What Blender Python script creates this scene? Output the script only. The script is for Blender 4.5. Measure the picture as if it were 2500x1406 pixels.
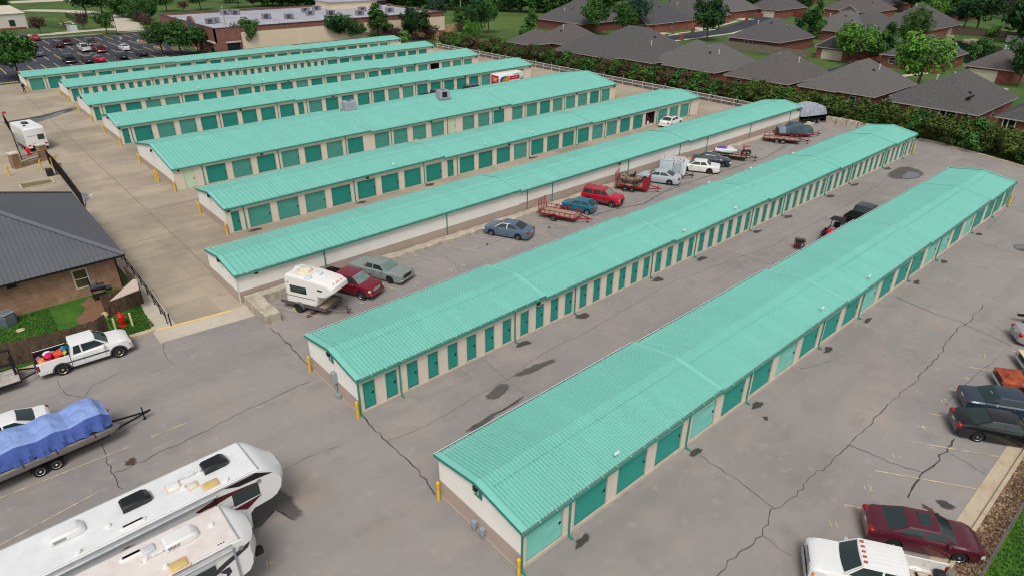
import bpy, math, random
from mathutils import Vector, Matrix
R = math.radians
scene = bpy.context.scene
for o in list(bpy.data.objects):
    bpy.data.objects.remove(o, do_unlink=True)
col = scene.collection

# ------------------------------------------------------------------ camera
CAM_H, F_PX = 25.0, 1606.17
PITCH, ROLL, YAW = 0.488422, 0.00767, 0.844559
def _axes():
    cy, sy, cp, sp = math.cos(YAW), math.sin(YAW), math.cos(PITCH), math.sin(PITCH)
    fw = Vector((cy*cp, sy*cp, -sp)); rt = Vector((sy, -cy, 0)); up = rt.cross(fw)
    cr, sr = math.cos(ROLL), math.sin(ROLL)
    return fw, cr*rt + sr*up, -sr*rt + cr*up
FW, RT, UP = _axes()
cam_d = bpy.data.cameras.new('camera')
cam_d.lens = F_PX/2500*36; cam_d.sensor_width = 36; cam_d.clip_end = 3000; cam_d.clip_start = 0.5
cam = bpy.data.objects.new('camera', cam_d); col.objects.link(cam)
m = Matrix((RT, UP, -FW)).transposed().to_4x4(); m.translation = Vector((0, 0, CAM_H))
cam.matrix_world = m
scene.camera = cam
def gp(px, py, z=0.0):
    """site survey: the ground point (height z) sighted at a pixel of the 2500 px wide photograph"""
    d = FW + RT*((px-1250)/F_PX) - UP*((py-703)/F_PX)
    t = (z-CAM_H)/d.z
    return Vector((d.x*t, d.y*t, z))

# ------------------------------------------------------------------ light
w = bpy.data.worlds.new('World'); scene.world = w; w.use_nodes = True
nt = w.node_tree; nt.nodes.clear()
sky = nt.nodes.new('ShaderNodeTexSky'); sky.sky_type = 'NISHITA'; sky.sun_disc = False
SUN_EL, SUN_AZ = 56, -132          # the veiled sun stands behind the camera
sky.sun_elevation = R(SUN_EL); sky.sun_rotation = R(90-SUN_AZ); sky.dust_density = 5.0; sky.air_density = 1.0
hs = nt.nodes.new('ShaderNodeHueSaturation'); hs.inputs['Saturation'].default_value = 0.22   # white overcast
bg = nt.nodes.new('ShaderNodeBackground'); bg.inputs[1].default_value = 0.11
out = nt.nodes.new('ShaderNodeOutputWorld')
nt.links.new(sky.outputs[0], hs.inputs['Color']); nt.links.new(hs.outputs[0], bg.inputs[0]); nt.links.new(bg.outputs[0], out.inputs[0])
sd = bpy.data.lights.new('sun', 'SUN'); sd.energy = 1.35; sd.angle = R(20); sd.color = (1, 0.965, 0.91)
so = bpy.data.objects.new('sun', sd); col.objects.link(so)
so.rotation_euler = (0, R(90-SUN_EL), R(SUN_AZ))
so.location = (0, -40, 60)
scene.view_settings.view_transform = 'Standard'; scene.view_settings.look = 'None'
scene.view_settings.exposure = 0.0; scene.view_settings.gamma = 1
scene.cycles.max_bounces = 6
scene.cycles.use_denoising = True; scene.cycles.filter_width = 1.1

# ------------------------------------------------------------------ materials
def lin(c):
    return tuple(((x/255)/12.92 if x/255 <= .04045 else ((x/255+.055)/1.055)**2.4) for x in c) + (1,)
_mats = {}
def M(name, rgb, rough=.7, metal=0.0, var=.12, scale=3.0, rgb2=None, bump=0, bscale=40, spec=.4, coat=0, stretch=None, world=False, thr=None, alpha=None):
    if name in _mats: return _mats[name]
    mt = bpy.data.materials.new(name); mt.use_nodes = True; n = mt.node_tree; b = n.nodes['Principled BSDF']
    b.inputs['Roughness'].default_value = rough; b.inputs['Metallic'].default_value = metal
    b.inputs['Specular IOR Level'].default_value = spec
    if coat: b.inputs['Coat Weight'].default_value = coat; b.inputs['Coat Roughness'].default_value = .06
    c = lin(rgb)
    tc = n.nodes.new('ShaderNodeNewGeometry') if world else n.nodes.new('ShaderNodeTexCoord')
    co = tc.outputs['Position'] if world else tc.outputs['Object']
    if stretch:
        mp = n.nodes.new('ShaderNodeMapping'); mp.inputs['Scale'].default_value = stretch
        n.links.new(co, mp.inputs['Vector']); co = mp.outputs[0]
    if var or rgb2:
        nz = n.nodes.new('ShaderNodeTexNoise'); nz.inputs['Scale'].default_value = scale; nz.inputs['Detail'].default_value = 6; nz.inputs['Roughness'].default_value = .65
        n.links.new(co, nz.inputs['Vector'])
        rp = n.nodes.new('ShaderNodeValToRGB')
        lo, hi = thr or (.3, .7)
        rp.color_ramp.elements[0].position = lo; rp.color_ramp.elements[1].position = hi
        c2 = lin(rgb2) if rgb2 else tuple(min(1, x*(1+var)) for x in c[:3])+(1,)
        c1 = c if rgb2 else tuple(x*(1-var) for x in c[:3])+(1,)
        rp.color_ramp.elements[0].color = c1; rp.color_ramp.elements[1].color = c2
        n.links.new(nz.outputs['Fac'], rp.inputs[0]); n.links.new(rp.outputs[0], b.inputs['Base Color'])
    else:
        b.inputs['Base Color'].default_value = c
    if bump:
        n2 = n.nodes.new('ShaderNodeTexNoise'); n2.inputs['Scale'].default_value = bscale; n2.inputs['Detail'].default_value = 4
        n.links.new(co, n2.inputs['Vector'])
        bp = n.nodes.new('ShaderNodeBump'); bp.inputs['Strength'].default_value = bump; bp.inputs['Distance'].default_value = .03
        n.links.new(n2.outputs['Fac'], bp.inputs['Height']); n.links.new(bp.outputs[0], b.inputs['Normal'])
    _mats[name] = mt
    return mt
def brick_mat(name, c1, c2, mortar, scale=1.0, bw=.23, bh=.075):
    if name in _mats: return _mats[name]
    mt = bpy.data.materials.new(name); mt.use_nodes = True; n = mt.node_tree; b = n.nodes['Principled BSDF']; b.inputs['Roughness'].default_value = .85
    tc = n.nodes.new('ShaderNodeTexCoord'); sx = n.nodes.new('ShaderNodeSeparateXYZ'); n.links.new(tc.outputs['Object'], sx.inputs[0])
    ad = n.nodes.new('ShaderNodeMath'); n.links.new(sx.outputs[0], ad.inputs[0]); n.links.new(sx.outputs[1], ad.inputs[1])
    cx = n.nodes.new('ShaderNodeCombineXYZ'); n.links.new(ad.outputs[0], cx.inputs[0]); n.links.new(sx.outputs[2], cx.inputs[1])
    br = n.nodes.new('ShaderNodeTexBrick'); br.inputs['Scale'].default_value = scale
    br.inputs['Brick Width'].default_value = bw; br.inputs['Row Height'].default_value = bh; br.inputs['Mortar Size'].default_value = .009
    br.inputs['Color1'].default_value = lin(c1); br.inputs['Color2'].default_value = lin(c2); br.inputs['Mortar'].default_value = lin(mortar)
    n.links.new(cx.outputs[0], br.inputs['Vector'])
    nz = n.nodes.new('ShaderNodeTexNoise'); nz.inputs['Scale'].default_value = 1.3; nz.inputs['Detail'].default_value = 5
    n.links.new(tc.outputs['Object'], nz.inputs['Vector'])
    mx = n.nodes.new('ShaderNodeMix'); mx.data_type = 'RGBA'; mx.blend_type = 'OVERLAY'; mx.inputs[0].default_value = .55
    n.links.new(br.outputs['Color'], mx.inputs[6]); n.links.new(nz.outputs['Fac'], mx.inputs[7]); n.links.new(mx.outputs[2], b.inputs['Base Color'])
    _mats[name] = mt
    return mt
def ground_mat(name, layers, rough=.9, fine=60, finev=.18, bump=.15, slab=None):
    """world-space ground: base colour then (colour, scale, lo, hi, strength) noise patches, fine speckle on top"""
    if name in _mats: return _mats[name]
    mt = bpy.data.materials.new(name); mt.use_nodes = True; n = mt.node_tree; b = n.nodes['Principled BSDF']; b.inputs['Roughness'].default_value = rough
    b.inputs['Specular IOR Level'].default_value = .25
    g = n.nodes.new('ShaderNodeNewGeometry')
    cur = None
    for k, ly in enumerate(layers):
        (rgb, scale, lo, hi, st), strch = ly[:5], (ly[5] if len(ly) > 5 else (1, 1, 1))
        if k == 0:
            rgbn = n.nodes.new('ShaderNodeRGB'); rgbn.outputs[0].default_value = lin(rgb); cur = rgbn.outputs[0]; continue
        mp = n.nodes.new('ShaderNodeMapping'); mp.inputs['Location'].default_value = (k*17.3, k*9.1, 0); mp.inputs['Scale'].default_value = strch
        n.links.new(g.outputs['Position'], mp.inputs[0])
        nz = n.nodes.new('ShaderNodeTexNoise'); nz.inputs['Scale'].default_value = scale; nz.inputs['Detail'].default_value = 7; nz.inputs['Roughness'].default_value = .6
        n.links.new(mp.outputs[0], nz.inputs['Vector'])
        mr = n.nodes.new('ShaderNodeMapRange'); mr.inputs[1].default_value = lo; mr.inputs[2].default_value = hi; mr.inputs[4].default_value = st
        n.links.new(nz.outputs['Fac'], mr.inputs[0])
        mx = n.nodes.new('ShaderNodeMix'); mx.data_type = 'RGBA'; n.links.new(mr.outputs[0], mx.inputs[0]); n.links.new(cur, mx.inputs[6]); mx.inputs[7].default_value = lin(rgb)
        cur = mx.outputs[2]
    if slab:      # cast in panels whose tone differs
        br = n.nodes.new('ShaderNodeTexBrick'); br.offset = 0; br.inputs['Scale'].default_value = 1; br.inputs['Brick Width'].default_value = slab[0]; br.inputs['Row Height'].default_value = slab[1]; br.inputs['Mortar Size'].default_value = 0
        br.inputs['Color1'].default_value = (1-slab[2],)*3+(1,); br.inputs['Color2'].default_value = (1+slab[2],)*3+(1,)
        n.links.new(g.outputs['Position'], br.inputs['Vector']); ms = n.nodes.new('ShaderNodeMix'); ms.data_type = 'RGBA'; ms.blend_type = 'MULTIPLY'; ms.inputs[0].default_value = 1
        n.links.new(cur, ms.inputs[6]); n.links.new(br.outputs['Color'], ms.inputs[7]); cur = ms.outputs[2]
    nf = n.nodes.new('ShaderNodeTexNoise'); nf.inputs['Scale'].default_value = fine; nf.inputs['Detail'].default_value = 3
    n.links.new(g.outputs['Position'], nf.inputs['Vector'])
    mr = n.nodes.new('ShaderNodeMapRange'); mr.inputs[1].default_value = .3; mr.inputs[2].default_value = .7; mr.inputs[3].default_value = 1-finev; mr.inputs[4].default_value = 1+finev
    n.links.new(nf.outputs['Fac'], mr.inputs[0])
    mu = n.nodes.new('ShaderNodeMix'); mu.data_type = 'RGBA'; mu.blend_type = 'MULTIPLY'; mu.inputs[0].default_value = 1
    n.links.new(cur, mu.inputs[6]); n.links.new(mr.outputs[0], mu.inputs[7]); n.links.new(mu.outputs[2], b.inputs['Base Color'])
    if bump:
        bp = n.nodes.new('ShaderNodeBump'); bp.inputs['Strength'].default_value = bump; bp.inputs['Distance'].default_value = .02
        n.links.new(nf.outputs['Fac'], bp.inputs['Height']); n.links.new(bp.outputs[0], b.inputs['Normal'])
    _mats[name] = mt
    return mt
def stain_mat(name, rgb, rough, strength):
    """soaked or oily asphalt: opacity thins out raggedly towards the rim of the spot"""
    mt = bpy.data.materials.new(name); mt.use_nodes = True; n = mt.node_tree; b = n.nodes['Principled BSDF']; b.inputs['Base Color'].default_value = lin(rgb); b.inputs['Roughness'].default_value = rough
    at = n.nodes.new('ShaderNodeAttribute'); at.attribute_name = 'fade'; g = n.nodes.new('ShaderNodeNewGeometry')
    nz = n.nodes.new('ShaderNodeTexNoise'); nz.inputs['Scale'].default_value = 2.2; nz.inputs['Detail'].default_value = 7; nz.inputs['Roughness'].default_value = .7; n.links.new(g.outputs['Position'], nz.inputs['Vector'])
    ad = n.nodes.new('ShaderNodeMath'); ad.operation = 'ADD'; n.links.new(at.outputs['Fac'], ad.inputs[0]); n.links.new(nz.outputs['Fac'], ad.inputs[1])
    mr = n.nodes.new('ShaderNodeMapRange'); mr.inputs[1].default_value = .70; mr.inputs[2].default_value = 1.25; mr.inputs[4].default_value = strength; n.links.new(ad.outputs[0], mr.inputs[0]); n.links.new(mr.outputs[0], b.inputs['Alpha'])
    _mats[name] = mt; return mt
def leaf_mat(name, c1, c2, c3):
    """foliage: leaf colour varies between clumps and from plant to plant"""
    mt = bpy.data.materials.new(name); mt.use_nodes = True; n = mt.node_tree; b = n.nodes['Principled BSDF']
    b.inputs['Roughness'].default_value = .75; b.inputs['Specular IOR Level'].default_value = .15
    tc = n.nodes.new('ShaderNodeTexCoord'); oi = n.nodes.new('ShaderNodeObjectInfo')
    nz = n.nodes.new('ShaderNodeTexNoise'); nz.inputs['Scale'].default_value = .9; nz.inputs['Detail'].default_value = 5; nz.noise_dimensions = '4D'
    n.links.new(tc.outputs['Object'], nz.inputs['Vector'])
    ml = n.nodes.new('ShaderNodeMath'); ml.operation = 'MULTIPLY'; ml.inputs[1].default_value = 40; n.links.new(oi.outputs['Random'], ml.inputs[0]); n.links.new(ml.outputs[0], nz.inputs['W'])
    rp = n.nodes.new('ShaderNodeValToRGB'); rp.color_ramp.elements[0].position = .32; rp.color_ramp.elements[1].position = .7
    rp.color_ramp.elements[0].color = lin(c1); rp.color_ramp.elements[1].color = lin(c3)
    e = rp.color_ramp.elements.new(.5); e.color = lin(c2)
    n.links.new(nz.outputs['Fac'], rp.inputs[0])
    hsv = n.nodes.new('ShaderNodeHueSaturation')
    mr = n.nodes.new('ShaderNodeMapRange'); mr.inputs[3].default_value = .75; mr.inputs[4].default_value = 1.25; n.links.new(oi.outputs['Random'], mr.inputs[0]); n.links.new(mr.outputs[0], hsv.inputs['Value'])
    n.links.new(rp.outputs[0], hsv.inputs['Color']); n.links.new(hsv.outputs[0], b.inputs['Base Color'])
    _mats[name] = mt
    return mt

# ------------------------------------------------------------------ mesh builder
class MB:
    def __init__(s): s.v = []; s.f = []; s.m = []; s.cur = 0; s.T = None; s.fade = None
    def mat(s, k): s.cur = k; return s
    def tr(s, T): s.T = T; return s
    def add(s, vs, fs, m=None):
        b = len(s.v)
        for p in vs:
            p = Vector(p); s.v.append(tuple(s.T @ p) if s.T is not None else tuple(p))
        for f in fs: s.f.append(tuple(b+i for i in f)); s.m.append(s.cur if m is None else m)
        return s
    def box(s, x0, y0, z0, x1, y1, z1, m=None):
        return s.add([(x0,y0,z0),(x1,y0,z0),(x1,y1,z0),(x0,y1,z0),(x0,y0,z1),(x1,y0,z1),(x1,y1,z1),(x0,y1,z1)],
                     [(0,3,2,1),(4,5,6,7),(0,1,5,4),(1,2,6,5),(2,3,7,6),(3,0,4,7)], m)
    def rbox(s, x0, y0, z0, x1, y1, z1, r=.05, m=None):
        """box with chamfered vertical edges and top"""
        r = min(r, (x1-x0)*.45, (y1-y0)*.45)
        def ring(i, z): return [(x0+i+r,y0+i,z),(x1-i-r,y0+i,z),(x1-i,y0+i+r,z),(x1-i,y1-i-r,z),(x1-i-r,y1-i,z),(x0+i+r,y1-i,z),(x0+i,y1-i-r,z),(x0+i,y0+i+r,z)]
        rt_ = min(r, (z1-z0)*.6)
        vs = ring(0, z0)+ring(0, z1-rt_)+ring(r*.4, z1-rt_*.3)+ring(r, z1)
        fs = [tuple(reversed(range(8)))]
        for k in range(3):
            for i in range(8): fs.append((k*8+i, k*8+(i+1)%8, k*8+8+(i+1)%8, k*8+8+i))
        fs.append(tuple(range(24, 32)))
        return s.add(vs, fs, m)
    def tube(s, p0, p1, r0, r1=None, n=8, caps=True, m=None):
        p0, p1 = Vector(p0), Vector(p1); r1 = r0 if r1 is None else r1
        d = (p1-p0).normalized(); a = d.orthogonal().normalized(); b_ = d.cross(a)
        vs = []
        for p, r in ((p0, r0), (p1, r1)):
            for i in range(n):
                t = 2*math.pi*i/n; vs.append(p + a*(r*math.cos(t)) + b_*(r*math.sin(t)))
        fs = [(i, (i+1) % n, n+(i+1) % n, n+i) for i in range(n)]
        if caps: fs += [tuple(reversed(range(n))), tuple(range(n, 2*n))]
        return s.add(vs, fs, m)
    def path(s, pts, r, n=6, m=None):
        for a, b_ in zip(pts, pts[1:]): s.tube(a, b_, r, r, n, True, m)
        return s
    def bar(s, p0, p1, w, h=None, m=None):
        """square section bar"""
        h = w if h is None else h
        p0, p1 = Vector(p0), Vector(p1); d = (p1-p0)
        if d.length < 1e-6: return s
        d.normalize(); up = Vector((0, 0, 1)) if abs(d.z) < .95 else Vector((1, 0, 0))
        a = d.cross(up).normalized()*(w/2); b_ = a.cross(d).normalized()*(h/2)
        vs = [p+q for p in (p0, p1) for q in (-a-b_, a-b_, a+b_, -a+b_)]
        return s.add(vs, [(0,1,2,3),(7,6,5,4),(0,4,5,1),(1,5,6,2),(2,6,7,3),(3,7,4,0)], m)
    def prism(s, poly, z0, z1, m=None):
        n = len(poly)
        vs = [(p[0], p[1], z0) for p in poly]+[(p[0], p[1], z1) for p in poly]
        fs = [tuple(reversed(range(n))), tuple(range(n, 2*n))]+[(i, (i+1) % n, n+(i+1) % n, n+i) for i in range(n)]
        return s.add(vs, fs, m)
    def xz(s, poly, y0, y1, m=None):
        """polygon in the xz plane extruded along y"""
        n = len(poly)
        vs = [(p[0], y0, p[1]) for p in poly]+[(p[0], y1, p[1]) for p in poly]
        fs = [tuple(range(n)), tuple(reversed(range(n, 2*n)))]+[(i, n+i, n+(i+1) % n, (i+1) % n) for i in range(n)]
        return s.add(vs, fs, m)
    def yz(s, poly, x0, x1, m=None):
        n = len(poly)
        vs = [(x0, p[0], p[1]) for p in poly]+[(x1, p[0], p[1]) for p in poly]
        fs = [tuple(reversed(range(n))), tuple(range(n, 2*n))]+[(i, (i+1) % n, n+(i+1) % n, n+i) for i in range(n)]
        return s.add(vs, fs, m)
    def lathe(s, prof, axis='z', c=(0,0,0), n=16, m=None):
        """prof: (radius, height) list"""
        c = Vector(c); vs = []
        for r, h in prof:
            for i in range(n):
                t = 2*math.pi*i/n; a, b_ = r*math.cos(t), r*math.sin(t)
                vs.append(c+Vector({'z': (a, b_, h), 'y': (b_, h, a), 'x': (h, a, b_)}[axis]))
        fs = []
        for k in range(len(prof)-1):
            for i in range(n): fs.append((k*n+i, k*n+(i+1) % n, k*n+n+(i+1) % n, k*n+n+i))
        fs += [tuple(reversed(range(n))), tuple(range((len(prof)-1)*n, len(prof)*n))]
        return s.add(vs, fs, m)
    def grid(s, rows, m=None, close=False):
        n = len(rows[0]); vs = [p for r in rows for p in r]; fs = []
        for i in range(len(rows)-1):
            for j in range(n if close else n-1): fs.append((i*n+j, i*n+(j+1) % n, (i+1)*n+(j+1) % n, (i+1)*n+j))
        return s.add(vs, fs, m)
    def mesh(s, name, mats, smooth=None):
        me = bpy.data.meshes.new(name); me.from_pydata(s.v, [], s.f)
        for mt in (mats if isinstance(mats, (list, tuple)) else [mats]): me.materials.append(mt)
        me.polygons.foreach_set('material_index', s.m)
        if smooth is not None:
            me.polygons.foreach_set('use_smooth', [True]*len(me.polygons)); me.set_sharp_from_angle(angle=R(smooth))
        if s.fade:
            at = me.attributes.new('fade', 'FLOAT', 'POINT'); at.data.foreach_set('value', s.fade)
        me.update(); return me
    def build(s, name, mats, parent=None, smooth=None, **tags):
        o = link(name, s.mesh(name, mats, smooth), parent)
        for k, v in tags.items(): o[k] = v
        return o
KIDS = {}
def link(name, data, parent=None, loc=None, rz=None):
    o = bpy.data.objects.new(name, data); col.objects.link(o)
    if parent is not None: o.parent = parent; KIDS.setdefault(parent.name, []).append(o)
    if loc is not None: o.location = loc
    if rz is not None: o.rotation_euler = (0, 0, rz)
    return o
def thing(name, label, cat, loc=(0,0,0), rz=0, group=None):
    o = bpy.data.objects.new(name, None); col.objects.link(o); o.empty_display_size = .3
    o.location = loc; o.rotation_euler = (0, 0, rz)
    return tag(o, label, cat, group)
def tag(o, label, cat, group=None):
    o['label'] = label; o['category'] = cat
    if group: o['group'] = group
    return o
def struct(name, mb, mats, kind='structure', smooth=None):
    o = mb.build(name, mats, None, smooth); o['kind'] = kind
    return o
def dup(root, loc, rz, label=None, group=None, sc=None):
    def cp(o, parent):
        c = o.copy(); col.objects.link(c)
        if parent is not None: c.parent = parent; KIDS.setdefault(parent.name, []).append(c)
        for ch in KIDS.get(o.name, ()): cp(ch, c)
        return c
    r = cp(root, None); r.location = loc; r.rotation_euler = (0, 0, rz)
    if sc is not None: r.scale = sc if hasattr(sc, '__len__') else (sc, sc, sc)
    if label: r['label'] = label
    if group: r['group'] = group
    return r
def text_mesh(s, size, mat, ext=0.004):
    cu = bpy.data.curves.new('lettering', 'FONT'); cu.body = s; cu.size = size; cu.extrude = ext; cu.align_x = 'CENTER'; cu.align_y = 'CENTER'; cu.resolution_u = 3
    o = bpy.data.objects.new('lettering', cu); col.objects.link(o)
    me = bpy.data.meshes.new_from_object(o.evaluated_get(bpy.context.evaluated_depsgraph_get()))
    bpy.data.objects.remove(o); bpy.data.curves.remove(cu); me.materials.clear(); me.materials.append(mat)
    return me
# ------------------------------------------------------------------ ground
asphalt = ground_mat('asphalt', [((152,146,142),0,0,0,0), ((138,133,131),.09,.42,.62,.8), ((164,152,143),.23,.5,.7,.8), ((124,121,119),.5,.56,.75,.6), ((160,140,124),.12,.58,.72,.6), ((132,128,125),.55,.5,.7,.45,(.06,1,1)), ((170,164,158),1.6,.56,.7,.45), ((112,108,106),3.5,.64,.74,.5)], fine=24, finev=.2)
asphalt_dark = ground_mat('fresh_asphalt', [((58,62,72),0,0,0,0), ((72,76,86),.06,.45,.65,.8), ((48,50,58),.4,.55,.7,.5)], fine=12, finev=.15)
concrete = ground_mat('yard_concrete', [((172,159,141),0,0,0,0), ((150,138,123),.07,.45,.6,.8), ((186,172,153),.2,.5,.7,.6), ((132,122,110),.33,.58,.76,.7), ((172,148,124),.13,.58,.72,.5), ((140,130,118),.6,.55,.7,.5,(.15,1,1))], fine=9, finev=.08, bump=.05, slab=(6.1,4.55,.09))
concrete_pale = ground_mat('pale_concrete', [((198,188,172),0,0,0,0), ((180,168,150),.3,.45,.65,.7), ((160,150,136),.8,.58,.75,.5)], fine=14, finev=.08, bump=.05)
grass_m = ground_mat('field_grass', [((74,100,48),0,0,0,0), ((96,116,56),.03,.45,.6,.7), ((54,82,40),.12,.48,.65,.7), ((116,124,66),.2,.6,.75,.5)], fine=5, finev=.25)
lawn_m = ground_mat('lawn_grass', [((62,104,36),0,0,0,0), ((84,122,44),.5,.45,.65,.7), ((46,84,30),1.2,.5,.68,.7), ((122,118,66),.8,.62,.76,.6)], fine=30, finev=.3, bump=.4)
dirt_m = ground_mat('bare_dirt', [((132,98,76),0,0,0,0), ((108,78,60),.8,.45,.65,.7), ((150,122,100),2.0,.55,.7,.5)], fine=20, finev=.2, bump=.3)
crack_m = M('crack_fill', (72,68,65), .95, var=.2, scale=4, world=True)
wet_m = stain_mat('wet_asphalt', (98,93,89), .5, .85)
oil_m = stain_mat('oil_stain', (66,64,64), .6, .7)
puddle_m = stain_mat('puddle', (120,122,128), .1, .9)
rust_stain = stain_mat('rust_stain', (96,66,60), .7, .75)
paint_y = M('worn_yellow_paint', (216,196,152), .8, rgb2=(162,154,140), scale=1.6, world=True, thr=(.4,.58))
paint_hi = M('bright_yellow_paint', (240,202,120), .8, rgb2=(214,186,130), scale=2, world=True, thr=(.4,.65))

def sheet(name, poly, z, mt, kind='structure'):
    mb = MB(); mb.add([(p[0], p[1], z) for p in poly], [tuple(range(len(poly)))])
    o = struct(name, mb, mt, kind); return o
def rect(x0, y0, x1, y1): return [(x0,y0),(x1,y0),(x1,y1),(x0,y1)]
sheet('terrain', rect(-900,-700,1500,1500), -.03, grass_m)
sheet('asphalt_lot', [(-45,-12),(20,-12),(26,2.75),(95.6,2.75),(99.6,12),(101.3,17.1),(103,22.2),(105.2,27.9),(105.6,31.2),(105.4,46.6),(14,46.6),(14,44.6),(7.4,45),(7.4,47.2),(-45,48.5)], 0, asphalt)
sheet('concrete_yard', [(7.45,44.95),(13.9,44.4),(13.9,46.7),(103.6,46.7),(103.2,158),(-40,158),(-40,80),(5.6,80),(8.9,76),(8.9,60),(8.6,52),(8.2,47.2)], .004, concrete)
# driveway apron, side walk beside the railing
sheet('driveway_apron', [gp(400,835)[:2],gp(622,771)[:2],gp(600,745)[:2],gp(385,806)[:2],gp(372,800)[:2]], .009, concrete_pale)
sheet('sidewalk', [(7.35,46.9),(7.3,44.9),(8.0,45.1),(8.95,47.0),(9.3,60),(9.3,76),(8.3,76),(8.3,56)], .010, concrete_pale)
sheet('parking_lot', [(-90,160.5),(56,160.5),(56,168),(53.5,172),(53.5,205),(58,214),(60,226),(46,226.6),(20,226.6),(-90,228)], .0, asphalt_dark)
sheet('service_road', [(56,160.5),(112,160.5),(112,166),(56,166)], .003, asphalt_dark)
# far path, side walk and back road
def ribbon(name, pts, wd, z, mt):
    mb = MB(); L, Rr = [], []
    for i, p in enumerate(pts):
        a = Vector(pts[max(0, i-1)][:2]); b = Vector(pts[min(len(pts)-1, i+1)][:2]); d = (b-a).normalized(); nn = Vector((-d.y, d.x))*(wd/2)
        q = Vector(p[:2]); L.append((*(q+nn), z)); Rr.append((*(q-nn), z))
    mb.grid([L, Rr]); return struct(name, mb, mt)
ribbon('footpath', [gp(*q) for q in [(-200,112),(0,93),(120,84),(245,73),(300,72)]], 5.0, .0, concrete_pale)
ribbon('far_path', [gp(*q) for q in [(318,76),(312,62),(290,50),(250,38),(200,30),(130,27),(60,26)]], 7.5, .004, concrete_pale)
ribbon('far_road', [gp(*q) for q in [(-200,14),(0,8),(150,1),(400,-9)]], 12, .0, concrete_pale)
# residential street with driveways
ribbon('residential_street', [(150,121),(168,119.5),(189,119.5),(206,122),(225,128),(238,131),(250,131)], 7.0, .0, asphalt_dark)
for nm, pts, wd in [('driveway', [(173,131),(173,123)], 5), ('driveway', [(192,131),(192,123)], 5), ('driveway', [(231,140),(228,132)], 6), ('driveway', [(250,136),(246,131)], 6),
                    ('sidewalk', [(150,126),(190,124.5),(222,132.5)], 1.4), ('sidewalk', [(150,116),(190,114.5),(225,122)], 1.4),
                    ('driveway', [(171,72),(166,66)], 5.0), ('residential_street', [(135,62),(150,63.5),(166,64),(180,58)], 6.0), ('driveway', [(158,36),(146,38),(138,40)], 4.5), ('sidewalk', [(134,53.5),(150,54),(168,50),(184,51)], 1.4)]:
    ribbon(nm, pts, wd, .005 if nm != 'residential_street' else .002, asphalt_dark if nm == 'residential_street' else concrete_pale)

# concrete slab joints, asphalt cracks, stains, markings: thin sheets above the paving
rnd = random.Random(4)
def jag(pts, w_, z, mb, jit=.10, step=.35, wv=.5):
    P = [Vector(p[:2]) for p in pts]; out_ = []
    for a, b in zip(P, P[1:]):
        n = max(1, int((b-a).length/step))
        for i in range(n): out_.append(a.lerp(b, i/n))
    out_.append(P[-1]); L, Q = [], []
    for i, p in enumerate(out_):
        a = out_[max(0, i-1)]; b = out_[min(len(out_)-1, i+1)]; d = (b-a)
        if d.length < 1e-6: d = Vector((1, 0))
        d.normalize(); nn = Vector((-d.y, d.x)); off = nn*rnd.uniform(-jit, jit); hw = w_*rnd.uniform(1-wv, 1+wv)/2
        L.append((*(p+off+nn*hw), z)); Q.append((*(p+off-nn*hw), z))
    mb.grid([L, Q])
mb = MB()
for pts in [[(660,800),(700,835),(725,865),(745,885),(757,896)], [(880,1012),(900,1035),(945,1075),(965,1100),(1000,1125),(1030,1160),(1055,1190),(1066,1206)]]:
    jag([gp(*q) for q in pts], .065, .013, mb)
for pts in [[(755,930),(700,955),(640,985),(570,1015),(500,1055),(430,1085),(370,1115),(300,1150),(278,1155)], [(243,1085),(255,1110),(268,1140),(275,1160),(285,1178),(297,1196)],
            [(1675,1095),(1720,1120),(1790,1165),(1840,1205),(1888,1242)], [(1888,1242),(1935,1217),(1985,1157),(2020,1140),(2065,1090),(2130,1030),(2155,1000),(2240,925),(2290,870),(2300,860),(2310,835),(2345,795),(2362,790),(2400,745)],
            [(2065,1085),(2120,1105),(2190,1135),(2256,1154)], [(1888,1242),(1880,1265),(1865,1290),(1862,1307),(1820,1335),(1780,1370),(1745,1410)], [(2180,720),(2230,745),(2295,770),(2345,785),(2362,797),(2420,820),(2470,845)]]:
    jag([gp(*q) for q in pts], .034, .013, mb)
jag([gp(*q) for q in [(2330,1070),(2310,1100),(2290,1120),(2270,1145),(2258,1153),(2240,1180),(2220,1215)]], .07, .013, mb, .12)
for pts in [[(140,930),(150,950),(165,962),(205,970),(210,960),(222,940),(260,925),(290,910)], [(400,838),(395,855),(405,870),(425,888)], [(1862,1307),(1900,1335),(1935,1358)], [(2320,1105),(2360,1130),(2430,1170)],
            [(2360,585),(2400,595),(2460,615),(2520,628)], [(1175,870),(1200,895),(1235,925),(1280,960)], [(1740,605),(1820,627),(1885,647),(1902,634)], [(945,1075),(1020,1050),(1150,975),(1240,925)],
            [(684,1151),(760,1112),(830,1085)], [(1085,625),(1112,645),(1120,665)], [(1150,619),(1164,612),(1167,607),(1185,600),(1235,582),(1300,560)], [(1334,561),(1348,574),(1364,582)],
            [(2190,425),(2245,395),(2290,382)], [(2330,397),(2355,390),(2400,407),(2460,430)], [(2410,560),(2450,520),(2480,480)], [(1930,890),(1960,900),(2030,880)],
            [(1235,930),(1290,885),(1350,850),(1430,810),(1500,770),(1640,690),(1800,630),(1890,600),(1940,570),(1990,545),(2060,505),(2110,475),(2160,440),(2190,425)], [(2440,870),(2330,960),(2310,990)]]:
    jag([gp(*q) for q in pts], .022, .013, mb, .07)
jag([gp(*q) for q in [(1440,530),(1500,512),(1571,499),(1620,470),(1700,440),(1870,385),(1930,350),(1990,325),(2012,317)]], .09, .013, mb, .05)
struct('asphalt_cracks', mb, crack_m)
mb = MB()
for pts in [[(130,190),(150,230),(215,300),(300,440),(340,500),(440,565),(535,690)], [(300,352),(440,466),(560,575),(610,640)]]:
    pass
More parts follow.
